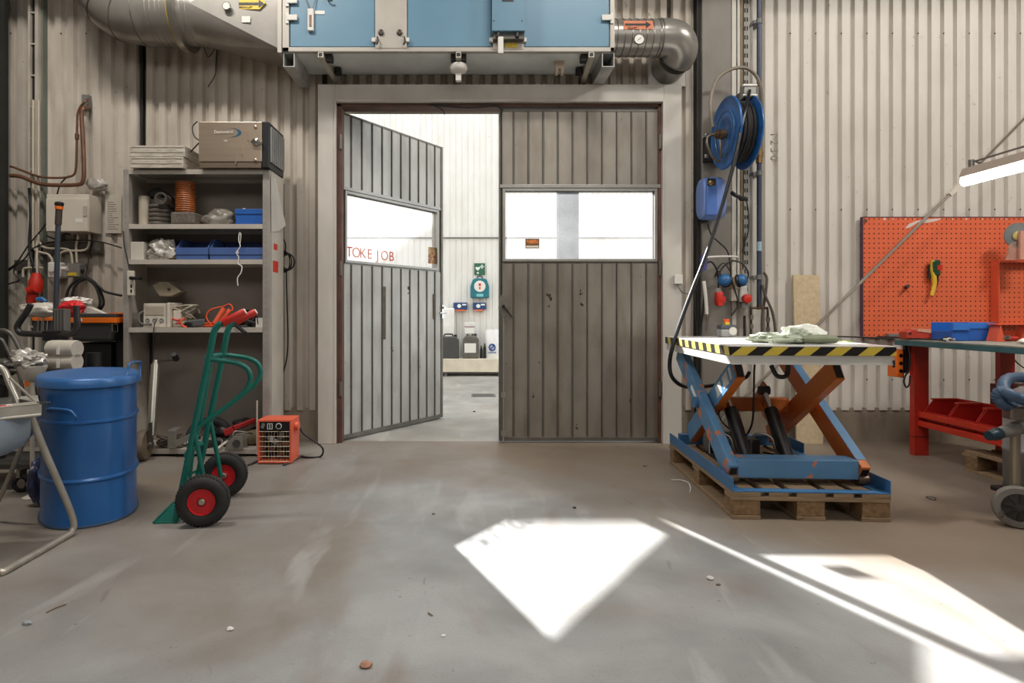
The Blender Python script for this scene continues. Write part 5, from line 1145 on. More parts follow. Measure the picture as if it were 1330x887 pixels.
# workbench: runs towards the camera along the right
BX0, BX1, BY0, BY1, BT = 3.30, 4.16, 2.5, 4.655, .880
s = thing('workbench', 'red steel workbench with blue green top along the right side', 'workbench', ((BX0+BX1)/2, (BY0+BY1)/2, 0))
MB().box(BX0, BX1, BY0, BY1, BT-.008, BT).build('top_sheet', M('bench_top_grey', (150, 148, 138), .5, 0, .3, 8), s)
MB().box(BX0, BX1, BY0, BY1, BT-.046, BT-.008).build('top_edge', M('bench_teal', (62, 104, 112), .45, .1, .25, 8), s, bevel=.003)
BRD = M('bench_red', (176, 44, 30), .42, 0, .15, 5)
for lx, ly in ((3.375, 4.60), (BX1-.13, 4.60), (3.375, 2.6), (BX1-.13, 2.6)):
    g = MB().box(lx, lx+.11, ly-.05, ly, 0, BT-.047).build('leg', BRD, s, bevel=.003)
    if ly > 4 and lx < 3.5: MB().box(lx-.001, lx+.111, ly-.052, ly+.001, .14, .145).build('leg_joint', DARKST, g)
for zz, yy, nm in ((.293, 4.55, 'upper'), (.225, 4.55, 'lower')):
    MB().box(3.40, 3.425, 2.65, yy, zz, zz+.042).build('side_rail', M('rail_red', (196, 48, 28), .42, 0, .12), s, bevel=.003)
MB().box(3.425, 3.95, 2.65, 4.55, .26, .268).build('lower_shelf', BRD, s)
MB().box(3.86, 4.12, 3.9, 4.45, .272, .56).build('drawer_cabinet', M('cabinet_dark_red', (120, 24, 22), .45), s, bevel=.004)
m = MB().box(3.34, 3.375, 4.60, 4.625, .62, .835); m.build('cable_channel', BLACKP, s)
# open red bins on the shelf, fronts towards the aisle
RBN = M('bin_red', (176, 34, 26), .42, 0, .12)
def side_bin(y0, y1, label):
    x0, x1, z0, z1 = 3.43, 3.68, .272, .43; t = .006
    q = thing('storage_bin', label, 'storage bin', ((x0+x1)/2, (y0+y1)/2, z0), group='red bins under the workbench')
    m = MB(); m.box(x0, x1, y0, y1, z0, z0+t).box(x1-t, x1, y0, y1, z0+t, z1).box(x0, x0+t, y0, y1, z0+t, z0+.07)
    for a in (y0, y1-t): m.prism([(x0+t, a, z0+t), (x1-t, a, z0+t), (x1-t, a, z1), (x0+.07, a, z1), (x0+t, a, z0+.07)], (0, t, 0))
    m.build('bin_shell', RBN, q, bevel=.002)
    m = MB().box(x0+.06, x1, y0-.004, y0+.012, z1-.004, z1+.008).box(x0+.06, x1, y1-.012, y1+.004, z1-.004, z1+.008).box(x1-.012, x1+.004, y0, y1, z1-.004, z1+.008); m.build('bin_rim', MATS['rail_red'], q)
yy = 4.53
for lab in ('first from the red leg, nearest the wall', 'second from the red leg', 'third from the red leg', 'fourth from the red leg', 'nearest the camera, beside the vacuum'):
    side_bin(yy-.225, yy, 'open red bin under the workbench, ' + lab); yy -= .235
# socket box at the bench end
s = thing('socket_box', 'orange power socket box fixed to the end of the workbench', 'socket box', P(1171, 490, 4.62))
y = 4.60
MB().box(X(1164, y), X(1173.5, y), y, y+.10, Z(490, y), Z(454, y)).build('orange_case', M('case_orange', (232, 112, 34), .42), s, bevel=.006)
m = MB()
for py in (462, 472, 482): m.lathe([(.017, 0), (.015, .003)], P(1170, py, y-.001), (0,-1,0), 16)
m.build('socket_outlets', BLACKP, s)
MB().box(X(1165.5, y), X(1171, y), y-.004, y-.0, Z(486, y), Z(458, y)).build('socket_plate', MATS['case_orange'], s)
MB().box(X(1174, y), X(1176.5, y), y+.02, y+.10, Z(491, y), Z(454, y)).build('black_side', BLACKP, s)
MB().tube([P(1180, 448, 4.54), P(1182, 465, 4.52), P(1181, 480, 4.52), P(1176, 488, 4.54), P(1174, 496, 4.54), P(1177, 503, 4.54), P(1181, 499, 4.54), P(1182, 488, 4.54)], .006, 8).build('socket_cable', BLACKC, s)
# on the bench
s = thing('staple_gun', 'red and grey boxy tool on the near left end of the bench', 'tool', P(1196, 437, 4.5))
y = 4.5; zb = BT+.001
def onb(pts, y, d, name, mat, par, **k): return MB().prism([(X(a, y), y, max(zb, Z(b, y))) for a, b in pts], (0, d, 0)).build(name, mat, par, **k)
onb([(1178, 440), (1178, 431), (1186, 427.5), (1192, 428), (1195, 431), (1216, 433), (1218, 440)], y, .09, 'red_body', M('tray_red', (176, 58, 40), .45), s, bevel=.006)
onb([(1192, 430.5), (1193, 427), (1208, 427.5), (1216, 432), (1214, 433.5)], y-.004, .085, 'paper_inside', M('pink_paper', (206, 150, 122), .7, 0, .2, 30), s, bevel=.002)
MB().box(X(1180, y), X(1184, y), y-.003, y, Z(434, y), Z(432, y)).build('label', DARKST, s)
y = 4.3
s = thing('storage_bin', 'bright blue storage bin on the workbench under the pegboard', 'storage bin', (X(1264, y), y, zb))
a, b, c = X(1237, y), X(1291, y), X(1258, y)
MB().box(a, b, y, y+.20, zb, zb+.006).box(a+.0, b, y+.194, y+.2, zb, Z(419, y)).box(b-.006, b, y, y+.2, zb, Z(419, y)).box(c, b-.006, y, y+.006, zb, Z(419, y)).box(a, a+.006, y, y+.2, zb, Z(430, y)).box(a+.006, c, y, y+.006, zb, Z(429, y)).build('bin_shell', BLUEP, s, bevel=.002)
MB().box(a-.004, c, y-.012, y+.01, Z(429, y), Z(420, y)).box(c, b+.004, y-.006, y+.0, Z(427, y), Z(419, y)).build('bin_rim', M('blue_rim', (50, 112, 196), .4), s, bevel=.003)
s = thing('red_rack', 'open red slanted rack at the right end of the visible bench top', 'rack', (X(1320, 4.3), 4.3, zb))
y = 4.20
m = MB()
for px in (1299, 1335): m.prism([(X(px-5, y), y, zb), (X(px+7, y), y, zb), (X(px+1, y), y, Z(422, y))], (0, .085, 0))
m.box(X(1296, y), X(1350, y), y, y+.085, Z(422, y), Z(420.5, y)).box(X(1300, y), X(1345, y), y+.075, y+.085, zb, zb+.07)
m.build('rack_frame', PEGR, s)
clutter(s, X(1306, y), X(1345, y), y+.015, y+.06, zb+.02, 10, [REDP, STEEL, WHITEP, DARKST, REDP], 31, 'fitting', .022)
MB().blob((X(1331, 3.85), 3.85, zb+.018), (.04, .03, .018), .3, 2, 3, 3, flat=zb).build('white_wad', TAPE_W, label='white wad of paper at the right edge of the bench top', cat='paper')
MB().tube([(X(1140, 4.9), 4.9, Z(437, 4.9)), (X(1165, 4.7), 4.7, zb+.006), (X(1190, 4.5), 4.40, zb+.006), (X(1216, 4.3), 4.33, zb+.006), (X(1236, 4.25), 4.25, zb+.01)], .006, 6).tube(
    [(X(1170, 4.6), 4.5, zb+.006), (X(1205, 4.4), 4.32, zb+.006), (X(1228, 4.2), 4.2, zb+.006)], .005, 6).build('cable', BLACKC, label='dark cable lying along the left part of the bench top', cat='cable')
clutterp = thing('air_fittings', 'small metal air fittings left of the blue bin on the bench', 'fittings', (X(1230, 4.25), 4.25, zb))
clutter(clutterp, X(1224, 4.25), X(1233, 4.25), 4.2, 4.28, zb+.01, 6, [STEEL, WHITEP, DARKST], 33, 'fitting', .018)
MB().tube([P(1085, 437, 4.93), P(1120, 438, 4.93), P(1160, 440, 4.93)], .006).build('cable', BLACKC, label='dark cable along the wall below the pegboard', cat='cable')
MB().box(X(1152, 4.98), X(1168, 4.98), 4.96, 4.998, Z(437, 4.98), Z(433.5, 4.98)).build('wall_bracket', GREYP, label='small grey bracket at the lower edge of the pegboard', cat='bracket', bevel=.002)
for pts, lab in ((((1308, 445), (1312, 458), (1320, 470), (1330, 478)), 'upper'), (((1318, 446), (1324, 455), (1340, 462)), 'lower')):
    MB().tube([P(a, b, 4.85) for a, b in pts], .005).build('cable', BLACKC, label=f'thin black cable drooping behind the bench, the {lab} of two', cat='cable', group='cables behind the bench')

# pallets
WOOD = M('pallet_wood', (146, 122, 94), .8, 0, .3, 7, stretch=(1, 8, 8), col2=(112, 90, 66), thr=.62, wscale=5)
BLK = M('pressed_wood_block', (134, 106, 74), .9, 0, .35, 40, bump=.5)
def pallet(label, loc, rz, L_=.8, D_=1.2):
    """x across the short side, y along the long boards"""
    p = thing('pallet', label, 'pallet', loc, rz, group=None)
    for x in (0, L_/2-.0725, L_-.145 if L_ > .5 else L_-.1):
        for y in (0, D_/2-.05, D_-.10):
            MB(True).box(x+.002, x+.143, y+.002, y+.098 if y else .12, .022, .1).build('block', BLK, p, bevel=.004)
    for x in (0, L_/2-.0725, L_-.145): MB(True).box(x, x+.145, 0, D_, 0, .0215).build('bottom_board', WOOD, p, bevel=.002)
    for y in (0, D_/2-.05, D_-.1): MB(True).box(0, L_, y, y+.12, .1005, .1215).build('cross_board', WOOD, p, bevel=.002)
    n = 5; ws = (.145, .1, .145, .1, .145); gaps = (L_-sum(ws))/(n-1); x = 0
    for i in range(n): MB(True).box(x, x+ws[i], 0, D_, .122, .1435).build('top_board', WOOD, p, bevel=.002); x += ws[i]+gaps
    return p
PA = R(-3.4)
pallet('worn wooden pallet carrying the blue scissor lift table', (1.381, 3.146, 0), PA)
pallet('pale wooden pallet pushed under the red workbench', (3.42, 2.92, 0), R(1))

# ------------------------------------------------------------------ scissor lift table on its pallet (local axes: x right, y away)
LB_ = M('lift_blue_paint', (92, 138, 178), .38, .1, .14, 5, col2=(206, 122, 70), thr=.60, wscale=7)
LBF = M('lift_blue_frame', (62, 114, 160), .4, .1, .16, 5)
LO = M('lift_orange_paint', (212, 116, 48), .42, .05, .18, 5)
LT = thing('scissor_lift_table', 'blue and orange hydraulic scissor lift table standing on a pallet', 'lift table', (1.381, 3.146, .1437), PA)
m = MB(True); m.box(0, .006, 0, 1.2, 0, .07).box(.006, .06, 0, 1.2, 0, .006).box(.74, .794, 0, 1.2, 0, .006).box(.794, .8, .0, .5, 0, .07).box(.794, .8, .9, 1.2, 0, .07).box(.06, .74, 0, .05, 0, .008).box(.06, .74, 1.14, 1.2, 0, .07)
m.build('base_frame', LBF, LT, bevel=.002)
TZ = .735                                               # frame z of the table top's underside relative to the pallet
def hazard(name, pitch, yellow, black, axis=0):
    m_, nt, b = new_mat(name); N, L = nt.nodes, nt.links
    tc = N.new('ShaderNodeTexCoord'); sx = N.new('ShaderNodeSeparateXYZ'); L.new(tc.outputs['Object'], sx.inputs[0])
    a = N.new('ShaderNodeMath'); a.operation = 'MULTIPLY_ADD'; L.new(sx.outputs[2], a.inputs[0]); a.inputs[1].default_value = -1.25 if axis == 0 else -.5; L.new(sx.outputs[axis], a.inputs[2])
    d = N.new('ShaderNodeMath'); d.operation = 'DIVIDE'; L.new(a.outputs[0], d.inputs[0]); d.inputs[1].default_value = pitch
    f = N.new('ShaderNodeMath'); f.operation = 'FRACT'; ad = N.new('ShaderNodeMath'); ad.operation = 'ADD'; ad.inputs[1].default_value = 20.33; L.new(d.outputs[0], ad.inputs[0]); L.new(ad.outputs[0], f.inputs[0])
    g = N.new('ShaderNodeMath'); g.operation = 'LESS_THAN'; g.inputs[1].default_value = .5; L.new(f.outputs[0], g.inputs[0])
    n = N.new('ShaderNodeTexNoise'); n.inputs['Scale'].default_value = 20; L.new(tc.outputs['Object'], n.inputs['Vector'])
    rp = N.new('ShaderNodeValToRGB'); rp.color_ramp.elements[0].color = lin([q*.88 for q in yellow]); rp.color_ramp.elements[1].color = lin(yellow); L.new(n.outputs[0], rp.inputs[0])
    mx = N.new('ShaderNodeMixRGB'); L.new(g.outputs[0], mx.inputs[0]); L.new(rp.outputs[0], mx.inputs[1]); mx.inputs[2].default_value = lin(black)
    L.new(mx.outputs[0], b.inputs['Base Color']); b.inputs['Roughness'].default_value = .35; MATS[name] = m_; return m_
y0t, y1t, x0t, x1t = -.04, 1.22, -.025, .80
TOPG = M('table_top_zinc', (214, 212, 208), .3, .2, .08, 5)
z1 = .912-.1437; zs = z1-.006; zm = z1-.050; zl = z1-.093
MB(True).box(x0t, x1t, y0t, y1t, zs, z1).box(x0t+.006, x1t-.006, y0t+.006, y1t-.006, zm-.006, zs).build('platform', TOPG, LT, bevel=.002)
MB(True).box(x0t+.002, x1t, y0t-.001, y0t+.006, zm, zs).build('front_hazard_stripe', hazard('hazard_front', .158, (212, 186, 74), (30, 28, 28)), LT)
MB(True).box(x0t-.001, x0t+.006, y0t+.007, y1t, zm, zs).build('side_hazard_stripe', hazard('hazard_side', .138, (222, 204, 110), (46, 44, 44), 1), LT)
MB(True).box(x0t+.008, x1t-.008, y0t+.004, y0t+.012, zl, zm-.001).box(x0t+.004, x0t+.012, y0t+.012, y1t-.02, zl, zm-.001).box(x1t-.02, x1t-.012, y0t+.012, y1t-.02, zl, zm-.001).box(x0t+.012, x1t-.02, y1t-.03, y1t-.02, zl, zm-.001).box(x0t+.008, x1t-.008, y0t, y0t+.02, zl-.004, zl).box(x0t, x0t+.02, y0t+.02, y1t-.02, zl-.004, zl).build(
    'safety_bumper', M('bumper_alu', (206, 204, 198), .35, .3, .1, 8), LT)
MB(True).cyl((x1t-.01, y0t+.004, zl+.02), (x1t-.01, y0t+.004, zl-.016), .006, n=8).build('bumper_switch', BLACKP, LT)
# arms: outer pair from the far top to the near floor, inner pair from the near top to the far floor
oy0, oz0, oy1, oz1 = .20, .085, 1.12, .66
iy0, iz0, iy1, iz1 = .26, .622, 1.10, .085
AH = .125
def arm(xc, w_, p0, p1, mat_out, mat_in, out):
    a = MB(True).bar((xc, p0[0], p0[1]), (xc, p1[0], p1[1]), w_, AH, (0, 0, 1)).build('scissor_arm', mat_in, LT, bevel=.004)
    return a
def arm_skin(xc, w_, p0, p1, side, mat):               # painted outer face of an arm
    x = xc + side*(w_/2+.001)
    return MB(True).bar((x, p0[0], p0[1]), (x, p1[0], p1[1]), .003, AH-.006, (0, 0, 1))
for xc, sd_ in ((.055, -1), (.745, 1)):
    a = arm(xc, .05, (oy0-.05, oz0-.03), (oy1, oz1), None, LB_ if sd_ < 0 else LO, sd_)
    if sd_ > 0:
        d_ = Vector((0, oy1-oy0, oz1-oz0)).normalized(); up = Vector((0, -d_.z, d_.y))
        q0 = Vector((xc, oy0, oz0)) + up*(AH/2+.001); q1 = Vector((xc, oy1, oz1)) + up*(AH/2+.001)
        MB(True).bar(q0, q1, .05, .004, up).build('painted_top_face', LB_, a)
    else:
        d_ = Vector((0, oy1-oy0, oz1-oz0)).normalized()
        c0 = Vector((xc-.0265, 0, 0)); f0 = Vector((0, oy0, oz0)) + d_*.52; f1 = Vector((0, oy0, oz0)) + d_*.70
        MB(True).bar(c0+f0, c0+f1, .003, .03, (0,0,1)).build('white_label', TAPE_W, a)
        MB(True).cyl((xc-.05, (oy0+oy1)/2, (oz0+oz1)/2), (xc-.02, (oy0+oy1)/2, (oz0+oz1)/2), .035, n=20).build('pivot_boss', LBF, a)
for xc, sd_ in ((.13, -1), (.67, 1)):
    a = MB(True).bar((xc, iy0, iz0), (xc, iy1, iz1), .052, AH, (0, 0, 1)).build('scissor_arm', LO, LT, bevel=.004)
    d_ = Vector((0, iy0-iy1, iz0-iz1)).normalized(); end = Vector((xc, iy0, iz0))
    MB(True).bar(end + d_*.001, end + d_*.003, .038, AH-.02, (0, 0, 1)).build('open_tube_end', BLACKP, a)
    if sd_ < 0:
        x = xc-.0275
        MB(True).bar((x, iy0, iz0), (x, iy1, iz1), .003, AH-.004, (0, 0, 1)).build('painted_side', LB_, a)
        for k, (s0, s1) in enumerate(((.04, .075), (.10, .19), (.23, .32))):
            v0 = Vector((x-.002, iy0, iz0)) - d_*s0; v1 = Vector((x-.002, iy0, iz0)) - d_*s1
            MB(True).bar(v0, v1, .002, AH*.62, (0, 0, 1)).build('white_lettering', M('worn_white_letters', (206, 208, 202), .5, 0, .2, 20, col2=(58, 108, 160), thr=.60), a)
MB(True).box(.08, .72, oy0-.06, oy0+.06, oz0-.05, oz0+.055).build('front_beam', LB_, LT, bevel=.006)
for xc in (.055, .745):
    e0 = Vector((xc, oy0-.004, oz0))
    d_ = Vector((0, oy1-oy0, oz1-oz0)).normalized(); q0 = Vector((xc, oy0-.05, oz0-.03))
    MB(True).bar(q0 - d_*.003, q0 - d_*.001, .036, AH-.03, (0, 0, 1)).build('open_tube_end', BLACKP, LT)
    MB(True).cyl((xc-.028, oy0-.04, .033), (xc+.028, oy0-.04, .033), .027, n=24).build('roller', M('roller_steel', (120, 100, 84), .4, .7, .3, 20), LT)
cb = Vector((0, .72, .33))
MB(True).box(.156, .644, cb.y+.05, cb.y+.13, cb.z-.03, cb.z+.055).build('orange_cross_beam', LO, LT, bevel=.008)
for xb in (.22, .45):
    MB(True).prism([(xb, cb.y+.05, cb.z+.055), (xb, cb.y+.13, cb.z+.055), (xb, cb.y-.0, cb.z+.17), (xb, cb.y-.05, cb.z+.15), (xb, cb.y-.02, cb.z-.0)], (.012, 0, 0)).build('cylinder_bracket', LO, LT)
MB(True).lathe([(.075, 0), (.075, .06)], (.55, .9, .30), (1, 0, 0), 28).build('rounded_lug', LO, LT)
CY = M('cylinder_black', (26, 25, 25), .3, 0, .1, coat=.3)
for xc in (.235, .475):
    lo, hi = Vector((xc+.02, .50, .03)), Vector((xc-.0, .685, .285)); tp = Vector((xc-.02, .70, .44)); 
    b_ = Vector((xc+.01, .44, .06)); t_ = Vector((xc-.022, .60, .335)); e_ = Vector((xc-.035, .665, .45))
    k = MB(True).cyl(b_, t_, .041, n=28).cyl(t_, t_ + (t_-b_).normalized()*.012, .036, n=24).build('hydraulic_cylinder', CY, LT)
    MB(True).cyl(t_, e_, .017, n=16).build('piston_rod', CHROME, k)
    MB(True).cyl(e_ + Vector((-.03, 0, 0)), e_ + Vector((.03, 0, 0)), .028, n=18).build('rod_eye', DARKST, k)
    MB(True).tube([b_ + Vector((-.04, 0, .02)), b_ + Vector((-.08, -.02, .06)), b_ + Vector((-.10, 0, .14)), b_ + Vector((-.17, .03, .155)), b_ + Vector((-.20, .04, .10)), b_ + Vector((-.20, .04, .03))], .008, 8).build('hydraulic_pipe', STEEL, k)
pm = MB(True).cyl((.12, .78, .10), (.30, .78, .10), .06, n=28).build('pump_motor', M('motor_grey', (116, 114, 108), .4, .4, .2), LT)
m = MB(True)
for i in range(7): m.torus((.14+i*.022, .78, .10), (1,0,0), .062, .004, 28, 6)
m.build('cooling_fins', M('fin_black', (52, 50, 48), .45, .3), pm)
MB(True).box(.14, .42, .62, .88, .0065, .04).build('pump_plate', DARKST, LT)
MB(True).box(.34, .43, .70, .82, .0405, .13).build('valve_block', DARKST, LT, bevel=.004)
MB(True).tube([(.36, .76, .13), (.34, .6, .25), (.33, .55, .40), (.34, .56, .62), (.345, .5, .67)], .006, 6).tube([(.30, .74, .1), (.22, .6, .2), (.14, .6, .3), (.15, .6, .55)], .005, 6).tube([(.45, .7, .05), (.52, .55, .06), (.45, .45, .05), (.38, .5, .03)], .006, 6).build('control_cables', BLACKC, LT)
MB(True).tube([(.24, .1, .655), (.27, .1, .60), (.32, .1, .60), (.33, .1, .66)], .012, 8).build('hose_loop', RUBBER, LT)
# things lying on the table
TT = .912
s = thing('control_station', 'grey push button box with orange knob on the far side of the lift table', 'control box', (1.82, 4.22, TT))
y = 4.2
cx = X(947, y)
MB().box(cx-.055, cx+.055, y, y+.08, TT+.002, TT+.055).build('box_base', M('station_grey', (158, 158, 156), .5), s, bevel=.008)
MB().box(cx-.056, cx+.056, y-.001, y+.081, TT+.055, TT+.085).build('box_lid', M('station_dark', (72, 76, 84), .5), s, bevel=.008)
MB().lathe([(.028, 0), (.028, .006)], (cx+.025, y, TT+.042), (0,-1,0), 20).build('emblem_disc', WHITEP, s)
MB().box(cx-.018, cx+.012, y+.02, y+.06, TT+.085, TT+.105).build('yellow_collar', MATS['label_yellow'], s)
MB().cyl((cx-.003, y+.04, TT+.105), (cx-.003, y+.04, TT+.125), .02).build('stop_button', MATS['orange_cord'], s)
GL = M('pale_green_cloth', (164, 172, 152), .9, 0, .2, 12, bump=.5); GW = M('white_cloth', (214, 216, 206), .9, 0, .1, 12, bump=.5); GD = M('sage_cloth', (124, 130, 106), .9, 0, .15, 20, bump=.4)
y = 3.42
def yb(px, py, yy): return Vector((X(px, yy), yy, max(TT+.002, Z(py, yy))))
MB().blob(yb(1000, 441, y), (.125, .07, .040), .4, 2.2, 41, 4, flat=TT+.002).build('work_glove', GL, label='pale green work glove lying flattest at the left of the pile', cat='glove', group='gloves on the lift table')
MB().blob((X(1028, y), y-.08, TT+.038), (.058, .06, .046), .35, 2.0, 44, 4, flat=TT+.002).build('work_glove', M('light_sage_cloth', (172, 178, 160), .9, 0, .18, 18, bump=.4), label='bunched pale work glove in the middle of the pile', cat='glove', group='gloves on the lift table')
MB().blob((X(1045, 3.5), 3.52, TT+.042), (.12, .06, .055), .35, 2.0, 47, 4, flat=TT+.002).build('white_cloth', GW, label='white cloth behind the work gloves on the lift table', cat='cloth')
s = thing('work_glove', 'darker sage glove cuff at the right of the pile', 'glove', (X(1065, 3.3), 3.3, TT), group='gloves on the lift table')
c = Vector((X(1066, 3.28), 3.28, TT+.026))
rs = []
for i, (dx, ry, rz) in enumerate(((-.12, .03, .014), (-.08, .05, .022), (-.02, .055, .025), (.05, .055, .024), (.075, .053, .023), (.078, .045, .018))):
    rs.append([Vector((c.x+dx, c.y + ry*math.cos(t) + dx*.2, max(TT+.002, c.z + rz*math.sin(t)))) for t in [2*math.pi*k/20 for k in range(20)]])
MB().rings(rs).build('cuff', GD, s)
MB().blob(c + Vector((-.14, .0, .0)), (.06, .05, .022), .3, 2, 50, 4, flat=TT+.002).build('glove_hand', GL, s)
for i in range(3): MB().tube([c + Vector((-.17, -.03+.03*i, -.005)), c + Vector((-.23, -.04+.03*i, -.008)), c + Vector((-.27, -.035+.035*i, -.012))], .010, 8).build('finger', GL, s)
MB().bar(yb(1085, 443, 3.6), yb(1104, 444, 3.45), .035, .006).build('green_strip', M('lime_green', (150, 180, 96), .5), label='lime green strip lying right of the gloves', cat='strip')

# ================================================================== blue drum
DRB = M('drum_blue', (44, 100, 164), .28, .1, .14, 4, col2=(70, 112, 160), thr=.70, wscale=9)
s = thing('lidded_drum', 'tall blue metal drum with lid and wire handles', 'drum', (-2.075, 3.345, 0))
cdm = Vector((-2.098, 3.326, 0)); ud = Vector((math.cos(2.135), math.sin(2.135), 0)); vd = Vector((-ud.y, ud.x, 0))
def dring(a, b, z, n=56, ex=2.32):
    return [cdm + ud*sup(a, b, ex, 2*math.pi*i/n)[0] + vd*sup(a, b, ex, 2*math.pi*i/n)[1] + Vector((0, 0, z)) for i in range(n)]
A_, B_ = .356, .229
prof = [(0, 0), (0, .012), (-.004, .02)]
for zb_ in (.235, .530): prof += [(-.004, zb_-.012), (.0, zb_-.009), (.006, zb_-.004), (.006, zb_+.004), (.0, zb_+.009), (-.004, zb_+.012)]
prof += [(-.004, .715)]
MB().rings([dring(A_+d, B_+d, z) for d, z in prof]).build('drum_body', DRB, s)
MB().rings([dring(A_+.004, B_+.004, 0), dring(A_+.006, B_+.006, .006), dring(A_+.003, B_+.003, .012)]).build('bottom_rim', M('rim_worn', (74, 92, 116), .4, .4), s)
LDB = M('lid_blue', (52, 104, 164), .34, .1, .1, 4)
MB().rings([dring(A_+.008, B_+.008, .700), dring(A_+.016, B_+.016, .704), dring(A_+.016, B_+.016, .738), dring(A_+.006, B_+.006, .750), dring(A_-.02, B_-.02, .753), dring(A_-.05, B_-.05, .748), dring(A_-.09, B_-.09, .752), dring(A_*.35, B_*.35, .772), dring(A_*.1, B_*.1, .776)]).build('lid', LDB, s)
MB().tube([P(62, 534, 3.02), P(63, 531, 2.99), P(80, 531.5, 2.965), P(92, 534, 2.955), P(98, 541, 2.95), P(99, 545, 2.97)], .006, 8).build('side_handle', LDB, s)
for pts in ([P(163, 492, 3.18), P(166, 478, 3.22), P(169, 471, 3.24)], ):
    MB().tube([P(163, 494, 3.16), P(166, 482, 3.20), P(169, 472, 3.22), P(182, 470, 3.34), P(182, 476, 3.36), P(182, 490, 3.34)], .0055, 8).build('lid_clamp', LDB, s)
MB().tube([P(133, 477, 3.5), P(136, 473, 3.5), P(148, 473, 3.55), P(152, 477, 3.55)], .007, 8).build('lid_handle', LDB, s) if 0 else None

# ================================================================== hand truck
e_ax = Vector((-.18, .984, 0)).normalized(); rt = Vector((.984, .18, 0)).normalized()
A0 = Vector((-1.345, 3.125, 0)); FWD = .335
def hn(px, py): return RP(px, py, A0, e_ax)
def hf(px, py): return RP(px, py, A0 + e_ax*FWD, e_ax)
TG = M('truck_green', (16, 104, 92), .36, .1, .14, 8, col2=(120, 150, 140), thr=.74, wscale=30)
s = thing('hand_truck', 'green steel hand truck with red grips and red hubbed tyres', 'hand truck', (A0 + e_ax*.17).xyz)
near_top = [hn(289, 420), hn(284, 422), hn(277.5, 431), hn(276, 440), hn(271, 466)]
base_n = hn(228, 680); base_n.z = .012
near = [hn(289, 420), hn(283, 423), hn(278, 431), hn(276, 440), hn(271, 466)]
MB().tube(near + [near[-1].lerp(base_n, .5), base_n], .0165, 12).build('side_tube', TG, s)
off = e_ax*FWD
far = [p + off for p in near]
MB().tube(far + [p + off for p in (near[-1].lerp(base_n, .5), base_n)], .0165, 12).build('side_tube', TG, s)
GR = M('grip_red', (200, 44, 34), .4, 0, .1)
gd = (hn(319, 404) - hn(290, 419))
for o_ in (Vector((0,0,0)), off):
    g = MB().lathe([(.019, 0), (.021, .004), (.021, gd.length*.94), (.018, gd.length)], hn(289.5, 419.5) + o_, gd, 18).build('grip', GR, s)
    MB().lathe([(.0165, 0), (.015, .003)], hn(289.5, 419.5) + o_ + gd*1.0, gd, 16).build('tube_end', TAPE_W, g)
loop = [hn(270, 466), hn(290, 468.5), hn(308, 471.5), hn(320, 478), hn(325, 488), hn(323.5, 499), hn(312, 514), hn(284, 536), hn(262, 551), hn(252.5, 562)]
MB().tube(loop, .0135, 12).build('stair_loop', TG, s)
MB().tube([p + off for p in loop], .0135, 12).build('stair_loop', TG, s)
ax_n = hn(268.5, 647) + Vector((0,0,0)); ax_n.z = .13
for o_ in (Vector((0,0,0)), off):
    MB().tube([hn(252.5, 560) + o_, ax_n + o_ + Vector((0, 0, .012))], .012, 10, 1).tube([hn(253, 567) + o_, hn(262, 600) + o_ + e_ax*.0, ax_n + o_ + Vector((-.01, 0, .02))], .008, 8, 1).build('axle_strut', TG, s)
# rounded cross bars and the centre strap bars
def mid(p, k=.5): return p + off*k
for (px, py), sag in (((270.5, 466), .035), ((243, 594), .03), ((231.5, 660), .0)):
    p = hn(px, py); MB().tube([p, mid(p, .25) - rt*sag*.8, mid(p, .5) - rt*sag, mid(p, .75) - rt*sag*.8, p + off], .0125, 10).build('cross_bar', TG, s)
for k in (.34, .68):
    pts = [mid(hn(271, 466), k) - rt*.03, mid(hn(266, 490), k) - rt*.03, mid(hn(252, 560), k) - rt*.025, mid(hn(243, 600), k) - rt*.03, mid(base_n + Vector((0,0,.02)), k)]
    MB().tube(pts, .010, 10).build('centre_bar', TG, s)
MB().cyl(ax_n - e_ax*.09, ax_n + off + e_ax*.09, .010, n=14).build('axle', STEEL, s)
p = hn(268, 640); MB().bar(hn(240, 618), hn(263, 609), .012, .004, tuple(e_ax)).build('flat_brace', TG, s)
